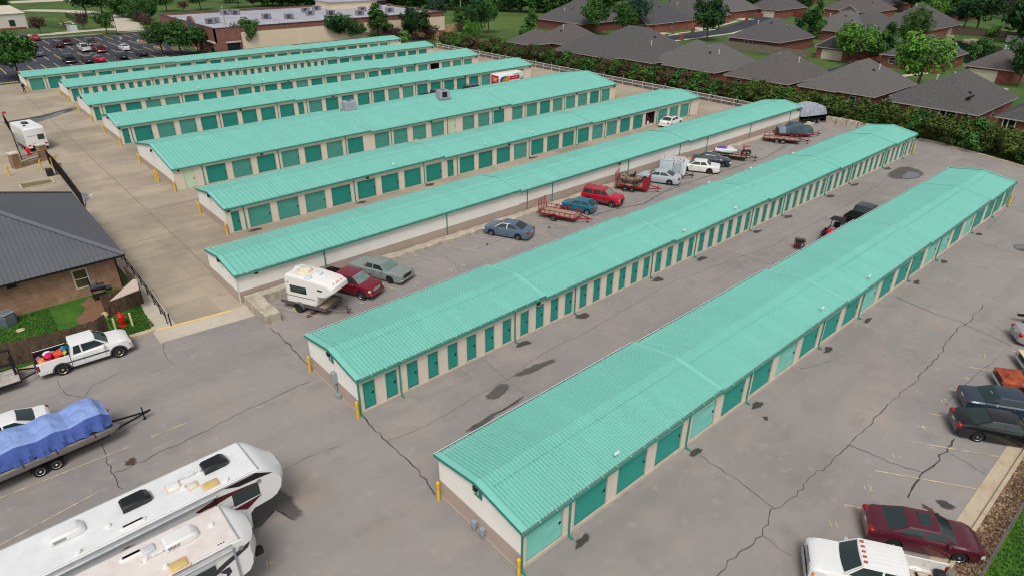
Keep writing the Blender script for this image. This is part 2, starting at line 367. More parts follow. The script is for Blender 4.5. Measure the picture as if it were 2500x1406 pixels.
for x in (14.0,):
    jag([(x, 50), (x-.1, 158)], .07, .010, mb, .02, 2, .2)
for y, xa, xb in [(53.6,9,14),(60,9,18),(64.6,9,18),(71,9,18),(79.5,5,18),(86,10,18),(93,10,18),(98,-5,18),(104,-10,18),(112,-20,18),(119,-20,18),(126,-20,18),(134,-20,15),(142,-20,15)]:
    jag([(xa, y), (xb, y)], .05, .010, mb, .02, 2, .2)
for yy in (57, 72.3, 96, 112.5, 129.5):
    for x in range(20, 102, 6): jag([(x, yy-4.2), (x, yy+3.6)], .04, .010, mb, .01, 2, .2)
    jag([(14, yy), (103, yy)], .05, .010, mb, .02, 2, .2)
struct('slab_joints', mb, M('slab_joint', (126,114,100), .9, var=.1, world=True))
def blob(mb, pts, z=.009, sub=4, jit=.10):
    P = [Vector(p[:2]) for p in pts]; n = len(P); out_ = []
    for i in range(n):
        p0, p1, p2, p3 = P[i-1], P[i], P[(i+1) % n], P[(i+2) % n]
        for k in range(sub):
            t = k/sub; q = .5*((2*p1)+(p2-p0)*t+(2*p0-5*p1+4*p2-p3)*t*t+(3*p1-p0-3*p2+p3)*t**3)
            out_.append((q.x+rnd.uniform(-jit, jit), q.y+rnd.uniform(-jit, jit), z))
    c = sum((Vector(p) for p in out_), Vector())/len(out_); k = len(out_)
    inner = [Vector(p).lerp(c, .30) for p in out_]
    if mb.fade is None: mb.fade = []
    mb.add(out_+inner+[c], [(i, (i+1) % k, k+(i+1) % k, k+i) for i in range(k)]+[(k+i, k+(i+1) % k, 2*k) for i in range(k)]); mb.fade += [0.0]*k+[.75]*k+[1.0]
mb = MB()
for pts in [[(655,1178),(690,1188),(722,1210),(745,1248),(742,1268),(725,1272),(695,1253),(668,1248),(648,1262),(628,1290),(608,1292),(596,1255),(620,1220)],
            [(1182,965),(1225,935),(1248,938),(1238,958),(1210,975),(1190,977)], [(1248,918),(1290,895),(1348,873),(1362,880),(1315,903),(1270,920)], [(1125,1060),(1180,1020),(1260,985),(1290,960),(1230,1000),(1160,1050)],
            [(300,1130),(325,1115),(335,1125),(318,1140)], [(2160,425),(2200,405),(2240,410),(2262,425),(2240,438),(2190,440),(2170,437)], [(2470,600),(2500,596),(2520,610),(2490,615)], [(2340,498),(2390,505),(2440,520),(2420,528),(2370,515)]]:
    blob(mb, [gp(*q) for q in pts])
struct('wet_patches', mb, wet_m)
def near_ds(row_y, xs, mb, r=.9):
    for x in xs:
        n = 9; a0 = rnd.random()*6
        pts = [(x+.3+r*rnd.uniform(.5, 1.2)*math.cos(a0+i*2*math.pi/n)*.9, row_y-.55-.1+r*rnd.uniform(.3, .8)*math.sin(a0+i*2*math.pi/n)*.7) for i in range(n)]
        blob(mb, pts, .012, 3, .05)
mb = MB()
near_ds(14.68, [16.7,26.0,32.2,41.5,47.7,57.0,63.2,72.5], mb, .75); near_ds(29.03, [26.05,32.05,41.2,47.4,56.6,62.7,72,78,87.3], mb, .95)
near_ds(60.8, [20,31.5,40.5,56.7], mb, 1.0); near_ds(76.5, [30.2,39.2], mb, .8)
for pts in [[(2280,1220),(2300,1217),(2315,1225),(2338,1238),(2325,1246),(2300,1240)], [(1862,1017),(1875,1015),(1876,1026),(1866,1027)], [(1172,558),(1188,553),(1186,562),(1174,566)], [(1335,556),(1345,553),(1342,559)], [(1186,598),(1192,594),(1190,601)],
            [(60,300),(110,290),(190,270),(200,262),(180,262),(110,280),(50,292),(0,300),(0,306)]]:
    blob(mb, [gp(*q) for q in pts], .014, 4, .05)
struct('oil_stains', mb, oil_m)
mb = MB(); blob(mb, [gp(*q) for q in [(745,772),(760,760),(782,757),(770,768),(752,778)]], .013, 4, .05); blob(mb, [gp(*q) for q in [(306,1135),(318,1118),(332,1120),(325,1135)]], .013)
blob(mb, [gp(*q) for q in [(2248,1230),(2275,1240),(2285,1252),(2268,1250)]], .013); struct('brown_stains', mb, rust_stain)
mb = MB()
blob(mb, [gp(*q) for q in [(2196,430),(2215,418),(2245,421),(2252,430),(2235,437),(2205,438)]], .016, 4, .05)
blob(mb, [gp(*q) for q in [(2470,598),(2500,597),(2510,606),(2480,610)]], .016)
blob(mb, [gp(*q) for q in [(35,302),(70,292),(120,283),(150,272),(175,268),(150,282),(95,300),(60,312)]], .016)
struct('puddles', mb, puddle_m)
mb = MB()
def line(a, b, w_=.08, z=.018):
    a, b = Vector(a[:2]), Vector(b[:2]); d = (b-a).normalized(); nn = Vector((-d.y, d.x))*w_/2
    mb.add([(*(a+nn), z), (*(b+nn), z), (*(b-nn), z), (*(a-nn), z)], [(0, 3, 2, 1)])
for k in range(-1, 22):
    x = 15.15+k*3.37
    if k >= 0: line((x, 45.5), (x+2.35, 40.75))
for k in range(-1, 9):
    x = 28.57+k*3.665; line((x, 6.92), (x+2.6, 2.9))
line(gp(0,1215), gp(310,1092)); line(gp(370,1066), gp(455,1032)); line(gp(0,1330), gp(240,1200))
struct('parking_lines', mb, paint_y)
mb = MB()
a, b = gp(383,806), gp(566,758); line(a, b, .28, .02); struct('driveway_line', mb, paint_hi)
mb = MB()
for rowi, (y0, y1) in enumerate([(212.8,222.6),(199.2,209),(184.9,194),(170.8,179.8)]):
    for k in range(-26, 14):
        x = 21.9+k*2.45+(.3 if rowi == 1 else 0)
        if x > 52-rowi: continue
        ym = (y0+y1)/2
        line((x, y0), (x, y1), .16, .012)
    line((-70, ym), (50, ym), .10, .011)
for x0, y0 in [(47,203),(50.5,186),(47.5,190)]:
    for k in range(5): line((x0+k*.5, y0-4), (x0+k*.5+1, y0+3), .1, .016)
struct('lot_lines', mb, M('lot_paint', (214,182,120), .8, var=.1, world=True))
# bay numbers painted on the asphalt
for s, px, py in [('11',2035,1278),('12',2118,1190),('13',2187,1112),('14',2248,1042),('15',2305,978),('16',2355,922),('17',2398,868),('22',1018,689),('23',1098,661),('24',1175,635),('25',1241,609),('26',1310,586),('27',1368,564)]:
    me = text_mesh(s, .52, paint_y, 0); o = link('bay_number', me, None, gp(px, py, .02), R(-52)); o['kind'] = 'structure'
me = text_mesh('10', .42, paint_y, 0); o = link('bay_number', me, None, gp(658,1372,.02), R(-20)); o['kind'] = 'structure'

# kerbs
kerb_m = ground_mat('kerb_concrete', [((196,180,156),0,0,0,0), ((176,156,130),.6,.45,.65,.7), ((150,132,112),2,.55,.7,.6)], fine=16, finev=.1, bump=.05)
mb = MB(); mb.box(22,1.97,-.02,96,2.15,.14); mb.box(22,2.15,-.02,96,2.85,.016)
cur = [(96,2.0),(99.2,9),(100.6,13),(101.4,17.1),(103.1,22.2),(105.2,27.9),(105.6,31.2)]
for a, b in zip(cur, cur[1:]): mb.bar((*a, .06), (*b, .06), .5, .16)
for a, b in [((-30,48.4),(-.5,47.3)),((-.5,47.3),(7.4,47.0))]: mb.bar((*a, .06), (*b, .06), .45, .16)
fl = [(20,227.2),(46,227.0),(56,226.8)]
mb.bar((-60,228.4,.06),(20,227.2,.06),.4,.18)
for a, b in zip(fl, fl[1:]): mb.bar((*a, .06), (*b, .06), .4, .18)
mb.bar((-40,159.6,.06),(15,159.6,.06),.4,.18)
struct('kerbs', mb, kerb_m)
# lawns and dirt round the office
sheet('lawn', [(-40,47.6),(-.5,47.5),(7.7,47.2),(8.0,49.8),(7.9,56),(-40,56.2)], -.01, lawn_m)
sheet('dirt_patch', [Vector(gp(*q)[:2])+Vector((rnd.uniform(-.12,.12),rnd.uniform(-.12,.12))) for q in [(196,798),(188,780),(198,768),(203,752),(197,742),(208,735),(214,726),(236,728),(255,722),(275,712),(292,702),(318,693),(335,690),(345,715),(300,735),(262,760),(256,775),(250,790),(225,803)]], .004, dirt_m)
sheet('verge_lawn', [(105.8,10),(105.8,47),(110,47),(110,-5),(99,-5),(99.6,9)], -.01, lawn_m)
sheet('roadside_lawn', [(16,-40),(110,-40),(110,.95),(16,.95)], -.01, lawn_m)
mb = MB(); sheet('gravel_bed', [(16,.9),(99,.9),(99,2.0),(16,2.0)], -.005, dirt_m)

# ------------------------------------------------------------------ storage rows
teal = M('teal_roof_sheet', (124,194,180), .5, var=.055, scale=.7, stretch=(1,.12,1), spec=.35)
teal_trim = M('teal_trim', (52,140,122), .5, var=.06)
teal_rake = M('teal_rake', (130,202,188), .45, var=.03)
door_m = [M('teal_door', (40,142,130), .5, var=.06, scale=.6, stretch=(1,1,3)), M('teal_door_faded', (88,164,150), .6, rgb2=(64,148,136), scale=.8, stretch=(.5,1,5)), M('teal_door_pale', (134,200,188), .6, rgb2=(100,178,164), scale=.8, stretch=(.5,1,5)), M('pale_green_door', (190,218,186), .6, var=.04)]
cream = M('cream_wall', (216,207,191), .75, var=.05, scale=.8, stretch=(1,1,.4))
siding_l = M('light_siding', (226,223,216), .6, var=.045, scale=.7)
siding_d = M('taupe_siding', (170,152,140), .65, var=.06, scale=.7)
found_m = M('foundation_concrete', (196,184,168), .85, var=.1, scale=2)
gutter_m = M('gutter_metal', (150,158,160), .4, .3, var=.08)
black_m = M('black_metal', (26,27,30), .45, var=.1)
white_m = M('white_plastic', (232,232,230), .45, var=.02)
elec_m = M('grey_electrical_paint', (150,160,166), .5, var=.06)
glow_m = M('lamp_lens', (226,214,160), .3, var=0)
sign_g = M('sign_green', (34,128,112), .5, var=0)
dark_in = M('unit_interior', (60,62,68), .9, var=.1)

DOOR = {}
def door_mesh(wd, ht, var):
    k = (round(wd, 2), round(ht, 2), var)
    if k not in DOOR:
        mb = MB()
        if var == 3:
            mb.box(0, 0, 0, wd, .04, ht)
        else:
            n = int(ht/.085); rows = []
            for i in range(n+1):
                z = i*ht/n; rows += [[(0, .0, z), (wd, .0, z)], [(0, .0, z+.04), (wd, .0, z+.04)], [(0, .03, z+.062), (wd, .03, z+.062)]]
            mb.grid(rows[:-2])
            mb.box(0, -.012, 0, wd, .03, .05)
        DOOR[k] = mb.mesh('roll_up_door', door_m[var], None)
    return DOOR[k]
mbl = MB(); mbl.box(-.05,-.03,-.07,.05,.0,.07); mbl.box(-.1,-.045,-.015,.03,-.02,.015)
latch_me = mbl.mesh('latch', black_m)
mbl = MB(); mbl.rbox(-.14,-.2,-.12,.14,0,.16,.05); lamp_me = mbl.mesh('wall_lamp', black_m)
mbl = MB(); mbl.box(-.1,-.19,-.17,.1,-.03,-.115); lens_me = mbl.mesh('lens', glow_m)
mbl = MB(); mbl.tube((0,0,0),(0,0,.35),.025); mbl.bar((0,0,.35),(-.28,-.1,.42),.03); mbl.rbox(-.62,-.18,.36,-.2,-.04,.5,.03)
cam_me = mbl.mesh('security_camera', white_m)

BUILD = {}
def storage_row(key, label, x0, x1, yR, yL, e, rise, ds, doors, seams, lamps, letter=None, cams=(), rib=.3, siding_front=False, sill=.0, opens=(), gable_lamp=True, two_tone=1.0, blank_end=0):
    L, W = x1-x0, yL-yR; ov = .15; ym = W/2
    T = thing('storage_building', label, 'storage building', (x0, yR, 0), 0, 'rows of storage units')
    BUILD[key] = T
    ss = [0]+[s-x0 for s in seams]+[L]
    def zo(x, k): a, b = ss[k], ss[k+1]; return .08*(2*(x-a)/(b-a)-1)
    # roof sheets with ribs
    mb = MB()
    for k in range(len(ss)-1):
        a, b = ss[k], ss[k+1]; a2 = a-(.12 if k == 0 else -.0); b2 = b+(.12 if k == len(ss)-2 else .05)
        n = max(2, int((b2-a2)/rib)); st = (b2-a2)/n; xs = []
        for i in range(n):
            x = a2+i*st; xs += [(x+.032, 0), (x+st-.09, 0), (x+st-.07, .034), (x+st-.03, .034), (x+st-.012, -.006), (x+st+.0, -.045), (x+st+.026, -.045)]
        xs = [(x, h) for x, h in xs if x <= b2]; xs.append((b2, 0)); rows = []
        dz = .006*k
        for y, z in ((-ov, e), (ym, e+rise), (W+ov, e)):
            rows.append([(x, y, z+h+zo(min(max(x, a), b), k)-dz) for x, h in xs])
        mb.grid(rows)
    # ridge lap line in the sheet
    mb.cur = 1
    for k in range(len(ss)-1):
        a, b = ss[k], ss[k+1]
        f = .62; y = ym-(ym+ov)*(1-f)*.55
        z = e+rise*(y+ov)/(ym+ov)
        x = a+.4
        while x < b-.5:
            mb.bar((x, y, z+.034+zo(x, k)), (x+.22, y, z+.034+zo(x+.22, k)), .02, .006); x += .3
    mb.build('roof', [teal, M('roof_lap_dash', (70,150,134), .6, var=0)], T)  # lap dashes are a darker teal than the sheet
    for k in range(1, len(ss)-1):
        s_ = ss[k]; z0 = zo(s_, k-1); mb = MB()
        for y0, y1, za, zb in ((-ov, ym, e, e+rise), (ym, W+ov, e+rise, e)):
            mb.add([(s_-.22, y0, za+z0+.036), (s_+.08, y0, za+z0+.036), (s_+.08, y1, zb+z0+.036), (s_-.22, y1, zb+z0+.036),
                    (s_+.08, y0, za+z0-.16), (s_+.08, y1, zb+z0-.16)], [(0,1,2,3), (1,4,5,2)])
        mb.build('flashing', teal_rake, T)
    # rake trims at both gable ends
    for xa, xb, z0 in ((-.14, .2, zo(0, 0)), (L-.2, L+.14, zo(L, len(ss)-2))):
        mb = MB()
        for y0, y1, za, zb in ((-ov-.02, ym, e, e+rise), (ym, W+ov+.02, e+rise, e)):
            mb.add([(xa, y0, za+z0+.038), (xb, y0, za+z0+.038), (xb, y1, zb+z0+.038), (xa, y1, zb+z0+.038)], [(0,1,2,3)])
        mb.build('rake_flashing', teal_rake, T)
    for xa, z0 in ((-.15, zo(0, 0)), (L+.15, zo(L, len(ss)-2))):
        mb = MB()
        for y0, y1, za, zb in ((-ov-.02, ym, e, e+rise), (ym, W+ov+.02, e+rise, e)):
            xb = xa+.02; mb.add([(x, y, z+d+z0) for x in (xa, xb) for y, z in ((y0, za), (y1, zb)) for d in (-.13, .042)],
                                [(0,1,3,2),(4,6,7,5),(0,4,5,1),(2,3,7,6),(0,2,6,4),(1,5,7,3)])
        mb.build('rake_trim', teal_trim, T)
    # gutters
    for side, y in ((0, -ov), (1, W+ov)):
        mb = MB(); mh = MB(); sg = -1 if side == 0 else 1; yo = y+sg*.15
        for k in range(len(ss)-1):
            a, b = ss[k], ss[k+1]; aa = a-(.12 if k == 0 else 0); za, zb = e+zo(a, k), e+zo(b, k)
            def plate(y_a, y_b, d0, d1, m): mb.add([(aa, y_a, za+d0), (b, y_a, zb+d0), (b, y_b, zb+d1), (aa, y_b, za+d1)], [(0,1,2,3)], m)
            plate(yo, yo, -.15, -.01, 0); plate(y, yo, -.15, -.15, 0); plate(y-sg*.03, yo, -.10, -.10, 1); plate(yo-sg*.006, yo-sg*.006, -.148, -.012, 1)
            plate(yo-sg*.06, yo+sg*.004, -.008, -.008, 2 if side else 0)
            x = aa+1.0
            while x < b:
                z = e+zo(min(max(x, a), b), k); mh.bar((x, y-sg*.05, z+.03), (x, yo, z+.006), .05, .012); x += 1.02
        o = mb.build('gutter', [teal_trim, gutter_m, M('bright_gutter_lip', (206,222,222), .4, .2, var=.08)], T); mh.build('gutter_hanger', teal_rake, o)['kind'] = 'stuff'
    # gable ends: ribbed siding, taupe below
    def gable(x, sg, zlo, zhi, mt, nm):
        mb = MB(); st = .105; z = zlo; tip = e+rise-.02
        while z < zhi-.001:
            z1 = min(z+st, zhi)
            def yr(zz):
                if zz <= e-.12: return 0, W
                t = min(1, (zz-e+.12)/(rise+.0)); return ym*t, W-ym*t
            a0, b0 = yr(z); a1, b1 = yr(z1)
            zm = z+(z1-z)*.78; am, bm = yr(zm)
            mb.add([(x-sg*.0, a0, z), (x, b0, z), (x-sg*.022, am, zm), (x-sg*.022, bm, zm), (x, a1, z1), (x, b1, z1)], [(0,1,3,2), (2,3,5,4)] if sg > 0 else [(0,2,3,1), (2,4,5,3)])
            z = z1
        mb.build(nm, mt, T)
    for x, sg in ((0, 1), (L, -1)):
        gable(x, sg, .06, two_tone, siding_d, 'lower_siding'); gable(x, sg, two_tone, e+rise-.12, siding_l, 'upper_siding')
    # back wall
    mb = MB(); mb.add([(0, W, .0), (L, W, .0), (L, W, e-.02), (0, W, e-.02)], [(0,3,2,1)]); mb.add([(0,W-.08,0),(L,W-.08,0),(L,W-.08,e-.02),(0,W-.08,e-.02)], [(0,1,2,3)]); mb.build('back_wall', cream, T)
    mb = MB(); mb.box(-.02, -.02, -.02, L+.02, W+.02, .06+sill*.0)
    if sill: mb.box(-.03, -.04, .06, L+.03, .06, sill)
    mb.build('foundation', found_m, T)
    # front
    mb = MB(); st = .105
    if siding_front:
        for nm, za, zb, mt in (('front_lower_siding', .06, two_tone, siding_d), ('front_upper_siding', two_tone, e-.02, siding_l)):
            mq = MB()
            for k in range(len(ss)-1):
                a, b = ss[k], ss[k+1]
                hi = zb+(.09*(k % 2) if nm.startswith('front_lower') else 0); lo = za+(.09*(k % 2) if nm.startswith('front_upper') else 0); z = lo
                while z < hi-.001:
                    z1 = min(z+st, hi); zm = z+(z1-z)*.75
                    mq.add([(a, 0, z), (b, 0, z), (a, .02, zm), (b, .02, zm), (a, 0, z1), (b, 0, z1)], [(0,1,3,2), (2,3,5,4)]); z = z1
            mq.build(nm, mt, T)
        mb.box(-.02,-.03,.06,.06,.05,e-.05); mb.build('corner_post', cream, T)
    else:
        edges = sorted((d[0]-x0, d[0]-x0+d[1], d[2] if len(d) > 2 else .1+sill*.5, d[3] if len(d) > 3 else 2.06) for d in doors)
        x = 0
        for a, b, z0, h in edges:
            mb.box(x, 0, .05, a, .12, 2.1, 0); x = b
        mb.box(x, 0, .05, L, .12, 2.1, 0)
        for a, b, z0, h in edges:
            if h < 2.1: mb.box(a, 0.003, h, b, .117, 2.1, 0)
        # header with a rib pattern of seams
        mb.box(0, -.012, 2.1, L, .12, e-.11, 0)
        mb.build('front_wall', cream, T)
    for i, d in enumerate(doors):
        wd = d[1]; z0 = d[2] if len(d) > 2 else .1+sill*.5; h = d[3] if len(d) > 3 else 2.06
        var = d[4] if len(d) > 4 else 0
        if i in opens or var == 9:
            mq = MB(); a, b = d[0]-x0-.3, d[0]-x0+wd+.3
            mq.box(a-.05, .125, .06, a, W*.6, e-.1); mq.box(b, .125, .06, b+.05, W*.6, e-.1); mq.box(a, W*.6, .06, b, W*.6+.05, e-.1); mq.build('unit_partition', dark_in, T)
            continue
        if var == 0 and wd > 1.5 and key not in 'IJ': var = 1 if rnd.random() < .45 else 0
        if var == 0 and key == 'I' and rnd.random() < .25: var = 2
        kf = ('frame', round(wd, 2), round(h-z0, 2))
        if kf not in DOOR:
            mb = MB()
            for xx in (-.03, wd-.03): mb.box(xx-.035, -.078, 0, xx+.035, -.03, h-z0+.035)
            mb.box(.005, -.076, h-z0, wd-.065, -.03, h-z0+.035); DOOR[kf] = mb.mesh('door_frame', M('door_trim_cream', (204,196,180), .7, var=.03))
        o = link('roll_up_door' if var != 3 else 'walk_door', door_mesh(wd-.06, h-z0, var), T, (d[0]-x0+.03, .06, z0))
        link('latch', latch_me, o, (wd-.2, 0, min(.95, h*.45))); link('door_frame', DOOR[kf], o)
    mb0 = MB(); mb0.rbox(-.05,-.075,.05,.05,0.0,e-.1,.012); mb0.bar((0,-.05,.12),(0,-.32,.03),.09); dme = mb0.mesh('downspout', teal_trim)
    for x in list(ds): link('downspout', dme, T, (x-x0, -.016 if not siding_front else 0, 0))
    if key in 'IJ':
        for x in (.02, L-.02): link('downspout', dme, T, (x, -.016, 0))
    for x in lamps:
        o = link('wall_lamp', lamp_me, T, (x-x0, -.012, e-.3)); link('lens', lens_me, o)
    if gable_lamp:
        o = link('wall_lamp', lamp_me, T, (-.0, ym, e+rise*.45-.1), R(-90)); link('lens', lens_me, o)
    if letter and key in 'IJ':
        mq = MB(); mq.box(-.025, -.27, -.3, 0, .27, .3); o = mq.build('letter_sign', sign_g, T); o.location = (-.026, ym-.12, e-.12)
        me = text_mesh(letter, .5, white_m); q = link('letter', me, o, (-.03, 0, 0)); q.rotation_euler = (R(90), 0, R(-90))
    elif letter:
        me = text_mesh(letter, .62, M('faded_letter', (132,190,180), .6, var=0)); q = link('letter', me, T, (-.03, ym-.35, e-.25)); q.rotation_euler = (R(90), 0, R(-90))
    for x, y in cams:
        yy = y; t = min((yy+ov)/(ym+ov), (W+ov-yy)/(ym+ov)); k = max(i for i in range(len(ss)-1) if ss[i] <= x-x0)
        link('security_camera', cam_me, T, (x-x0, yy, e+rise*t+zo(x-x0, k)+.02)).scale = (.75,.75,.75)
    return T
def fill(ds, pitch=2.93, wd=2.26, skip=(), off=.36):
    out_ = []
    for a, b in zip(ds, ds[1:]):
        if any(a-.1 < s < b for s in skip): continue
        n = max(1, round((b-a)/pitch))
        for i in range(n): out_.append((a+off+i*(b-a-.1)/n, min(wd, (b-a-.1)/n-.5)))
    return out_
dsI = [16.7,26.0,32.2,41.45,47.7,57.0,63.2,72.5,78.7]
def mid(ds): return [(a+b)/2 for a, b in zip(ds, ds[1:])]
dI = [(13.97,2.33)]+fill(dsI+[83.7], 3.07, 2.34, off=.32)
storage_row('I', 'front row of storage units with wide teal doors and a green sign reading I', 13.68, 83.6, 14.68, 20.73, 2.71, .51, dsI, [(a, b, .3, 2.15) for a, b in dI], [28.75,44.3,59.9,75.5], [], 'I',
            [(41.6,.35),(49,.35),(20.3,.2)], .2, sill=.26, two_tone=1.05)
dsJ = [16.7,26.05,32.05,41.2,47.4,56.6,62.7,72.0,78.0,87.3,93.4]
dJ = [(14.15,.86),(15.68,.86)]+fill(dsJ, 1.53, .86, off=.5)+[(93.95,.8),(95.3,.8)]
storage_row('J', 'second row of storage units with many narrow teal doors, green sign reading J', 13.85, 96.44, 29.03, 35.18, 2.67, .55, dsJ, [(a, b, .24, 2.16) for a, b in dJ], [28.8,43.9,59.2,74.4,89.5], [28.2], 'J',
            [(46,.3),(54,.3),(58,5.9),(66,5.9),(75,5.8)], .24, sill=.2, two_tone=1.02)
storage_row('G', 'long storage row turning a blank siding wall to the parked cars, letter G', 13.65, 100.3, 46.74, 52.75, 2.6, .49, [20.9,33.3,43.5,47.1,59.5,69.5,75.5,86,97], [], [42.4,71.0], [15.2,57.8,99.2], 'G', [], .42, siding_front=True, two_tone=1.05)
dsF = [19.78,31.55,40.48,45.19,56.75,65.47,71.37,83.2,91.7]
dF = [(18.54,.82),(40.74,2.25),(43.75,.95)]+[(a, b, .1, 2.06, 9 if 80 < a < 81 else 0) for a, b in fill(dsF, 2.93, skip=(41,))]
storage_row('F', 'storage row with a white sedan at its one open unit, beside the blank siding row', 18.09, 94.0, 60.83, 68.28, 2.62, .62, dsF, dF, [43.3,68.5], [18.4,33.2,53.3,74.3], 'F', [(50,.3),(44.5,7),(37,.3),(58,.4)], .42, two_tone=.95)
dsE = [21.3,30.2,39.2,46.0,55.35,63.72,70.39,79.13,88.0]
dE = [(19.22,1.2,.08,2.1,3),(39.45,2.3),(43.45,2.25),(55.69,1.2,.08,2.1,3),(58.1,2.2),(61.0,2.2),(63.96,2.17),(67.7,2.23),(88.3,2.1)]+fill(dsE, 2.95, skip=(40,56,64))
storage_row('E', 'widest storage row carrying two grey units on its teal roof', 18.23, 91.93, 76.54, 90.3, 2.56, 1.29, dsE, dE, [42.9,67.3], [18.8,28.2,52.5,65.2,82,91.4], 'E', [], .42, two_tone=.9)
dsD = [20.0,31.8,40.6,45.4,57.05,65.9,71.8,80.5,89.2]
dD = [(18.9,.82),(40.95,2.35),(43.93,1.0),(89.5,2.2)]+fill(dsD, 2.93, skip=(41,))
storage_row('D', 'storage row behind the red and white rental truck', 18.52, 93.8, 100.25, 108.72, 2.57, .86, dsD, dD, [43.5,68.6], [18.65,35,50,63,77,93.3], 'D', [(27,.4),(50,.4),(60,.4),(19,.3),(70,.5)], .42, two_tone=.85)
dsC = [20.2,31.84,40.63,45.3,57.0,65.9,71.6,80.4,89.1]
dC = [(19.06,.82),(40.96,2.35),(43.8,1.05),(89.46,2.2)]+[(a, b, .1, 2.06, 9 if 80.5 < a < 81 else 0) for a, b in fill(dsC, 2.93, skip=(41,))]
storage_row('C', 'storage row with one open dark unit near its far end, third from the car park', 18.62, 93.39, 116.77, 125.21, 2.57, .86, dsC, dC, [43.2,68.3], [18.75,27,50,77,92.8], None, [(46,.4),(35,.4)], .42, two_tone=.8)
dsB = [20.8,32.2,41.2,48.2,57.1,66.2,72.0,80.5,89.3]
dB = [(19.42,1.07),(89.6,2.2)]+fill(dsB[:6], 1.49, .82, off=.36)+fill(dsB[5:], 2.93)
storage_row('B', 'storage row of small square doors, second from the car park', 18.92, 93.83, 133.92, 141.03, 2.55, .69, dsB, dB, [43.9,68.5], [19.05,36,62,76,93.4], None, [(48,.4),(56,.4),(64,.4)], .42, two_tone=.8)
dsA = [18.07,29.3,38.2,44.2,55.9,64.8,70.5,79.2,90.8]
storage_row('A', 'rearmost storage row with its back to the dark car park', 15.0, 94.2, 148.52, 155.5, 2.56, .5, dsA, [(15.57,2.2)]+fill(dsA, 2.93), [40.5,67.3], [15.25,26,47,74,93.8], None, [], .42, two_tone=.8)
# meters and boxes on the near gables
mb = MB(); mb.rbox(-.3,-.45,.95,-.02,-.12,1.75,.03); o = mb.build('meter_box', elec_m, BUILD['J']); o.location = (0, 2.9, 0)
mb = MB(); mb.tube((-.12,-.3,.95),(-.12,-.3,.05),.05); mb.rbox(-.32,-.75,.02,-.04,-.4,.3,.03); o = mb.build('conduit', elec_m, BUILD['J']); o.location = (0, 2.9, 0)
for y in (2.5, 3.1):
    mb = MB(); mb.rbox(-.28,-.14,.38,-.03,.14,.75,.03); mb.tube((-.15,0,.38),(-.15,0,.02),.05); o = mb.build('electrical_box', elec_m, BUILD['I']); o.location = (0, y, 0)
mb = MB(); mb.box(-.02,-.2,-.25,.0,.2,.25); o = mb.build('wall_switch', black_m, BUILD['E']); o.location = (2.6, -.02, 1.4); o.scale = (.3,.3,.3)

# roof units on the wide row
def roof_unit(x, y, label, dark):
    zr = 2.56+1.29*(1-abs(y-83.42)/7.03); T = thing('roof_unit', label, 'rooftop unit', (x, y, zr), R(-6), 'grey units on the widest roof')
    mb = MB(); mb.box(-.95,-.75,-.1,.95,.75,.12); mb.build('curb', M('unit_curb', (140,138,146), .5, .2), T)
    mb = MB(); mb.rbox(-.85,-.65,.12,.85,.65,1.25,.04); mb.build('cabinet', M('unit_cabinet', (172,170,182), .5, .1, var=.06), T)
    mb = MB(); mb.lathe([(.36,1.25),(.36,1.30),(.1,1.31)], n=16); mb.build('fan_grille', M('fan_grille', (82,90,100), .5), T)
    mb = MB(); mb.box(-.5,-.665,.3,.35,-.651,1.1) if dark else [mb.box(-.6+.4*i,-.662,.3,-.3+.4*i,-.651,1.1) for i in range(3)]
    mb.build('side_grille' if dark else 'panel', M('unit_dark', (28,34,46), .4) if dark else M('unit_panel', (160,158,170), .5), T)
    mb = MB(); mb.path([(-1.05,.5,.1),(-1.05,.5,.9),(-.85,.5,.9)], .03); mb.build('pipe', gutter_m, T)
p = gp(893,250,3.7); roof_unit(44.3, 84.2, 'grey rooftop unit with plain panels on the widest teal roof', False)
roof_unit(58.9, 82.2, 'grey rooftop unit with a black side grille on the widest teal roof', True)

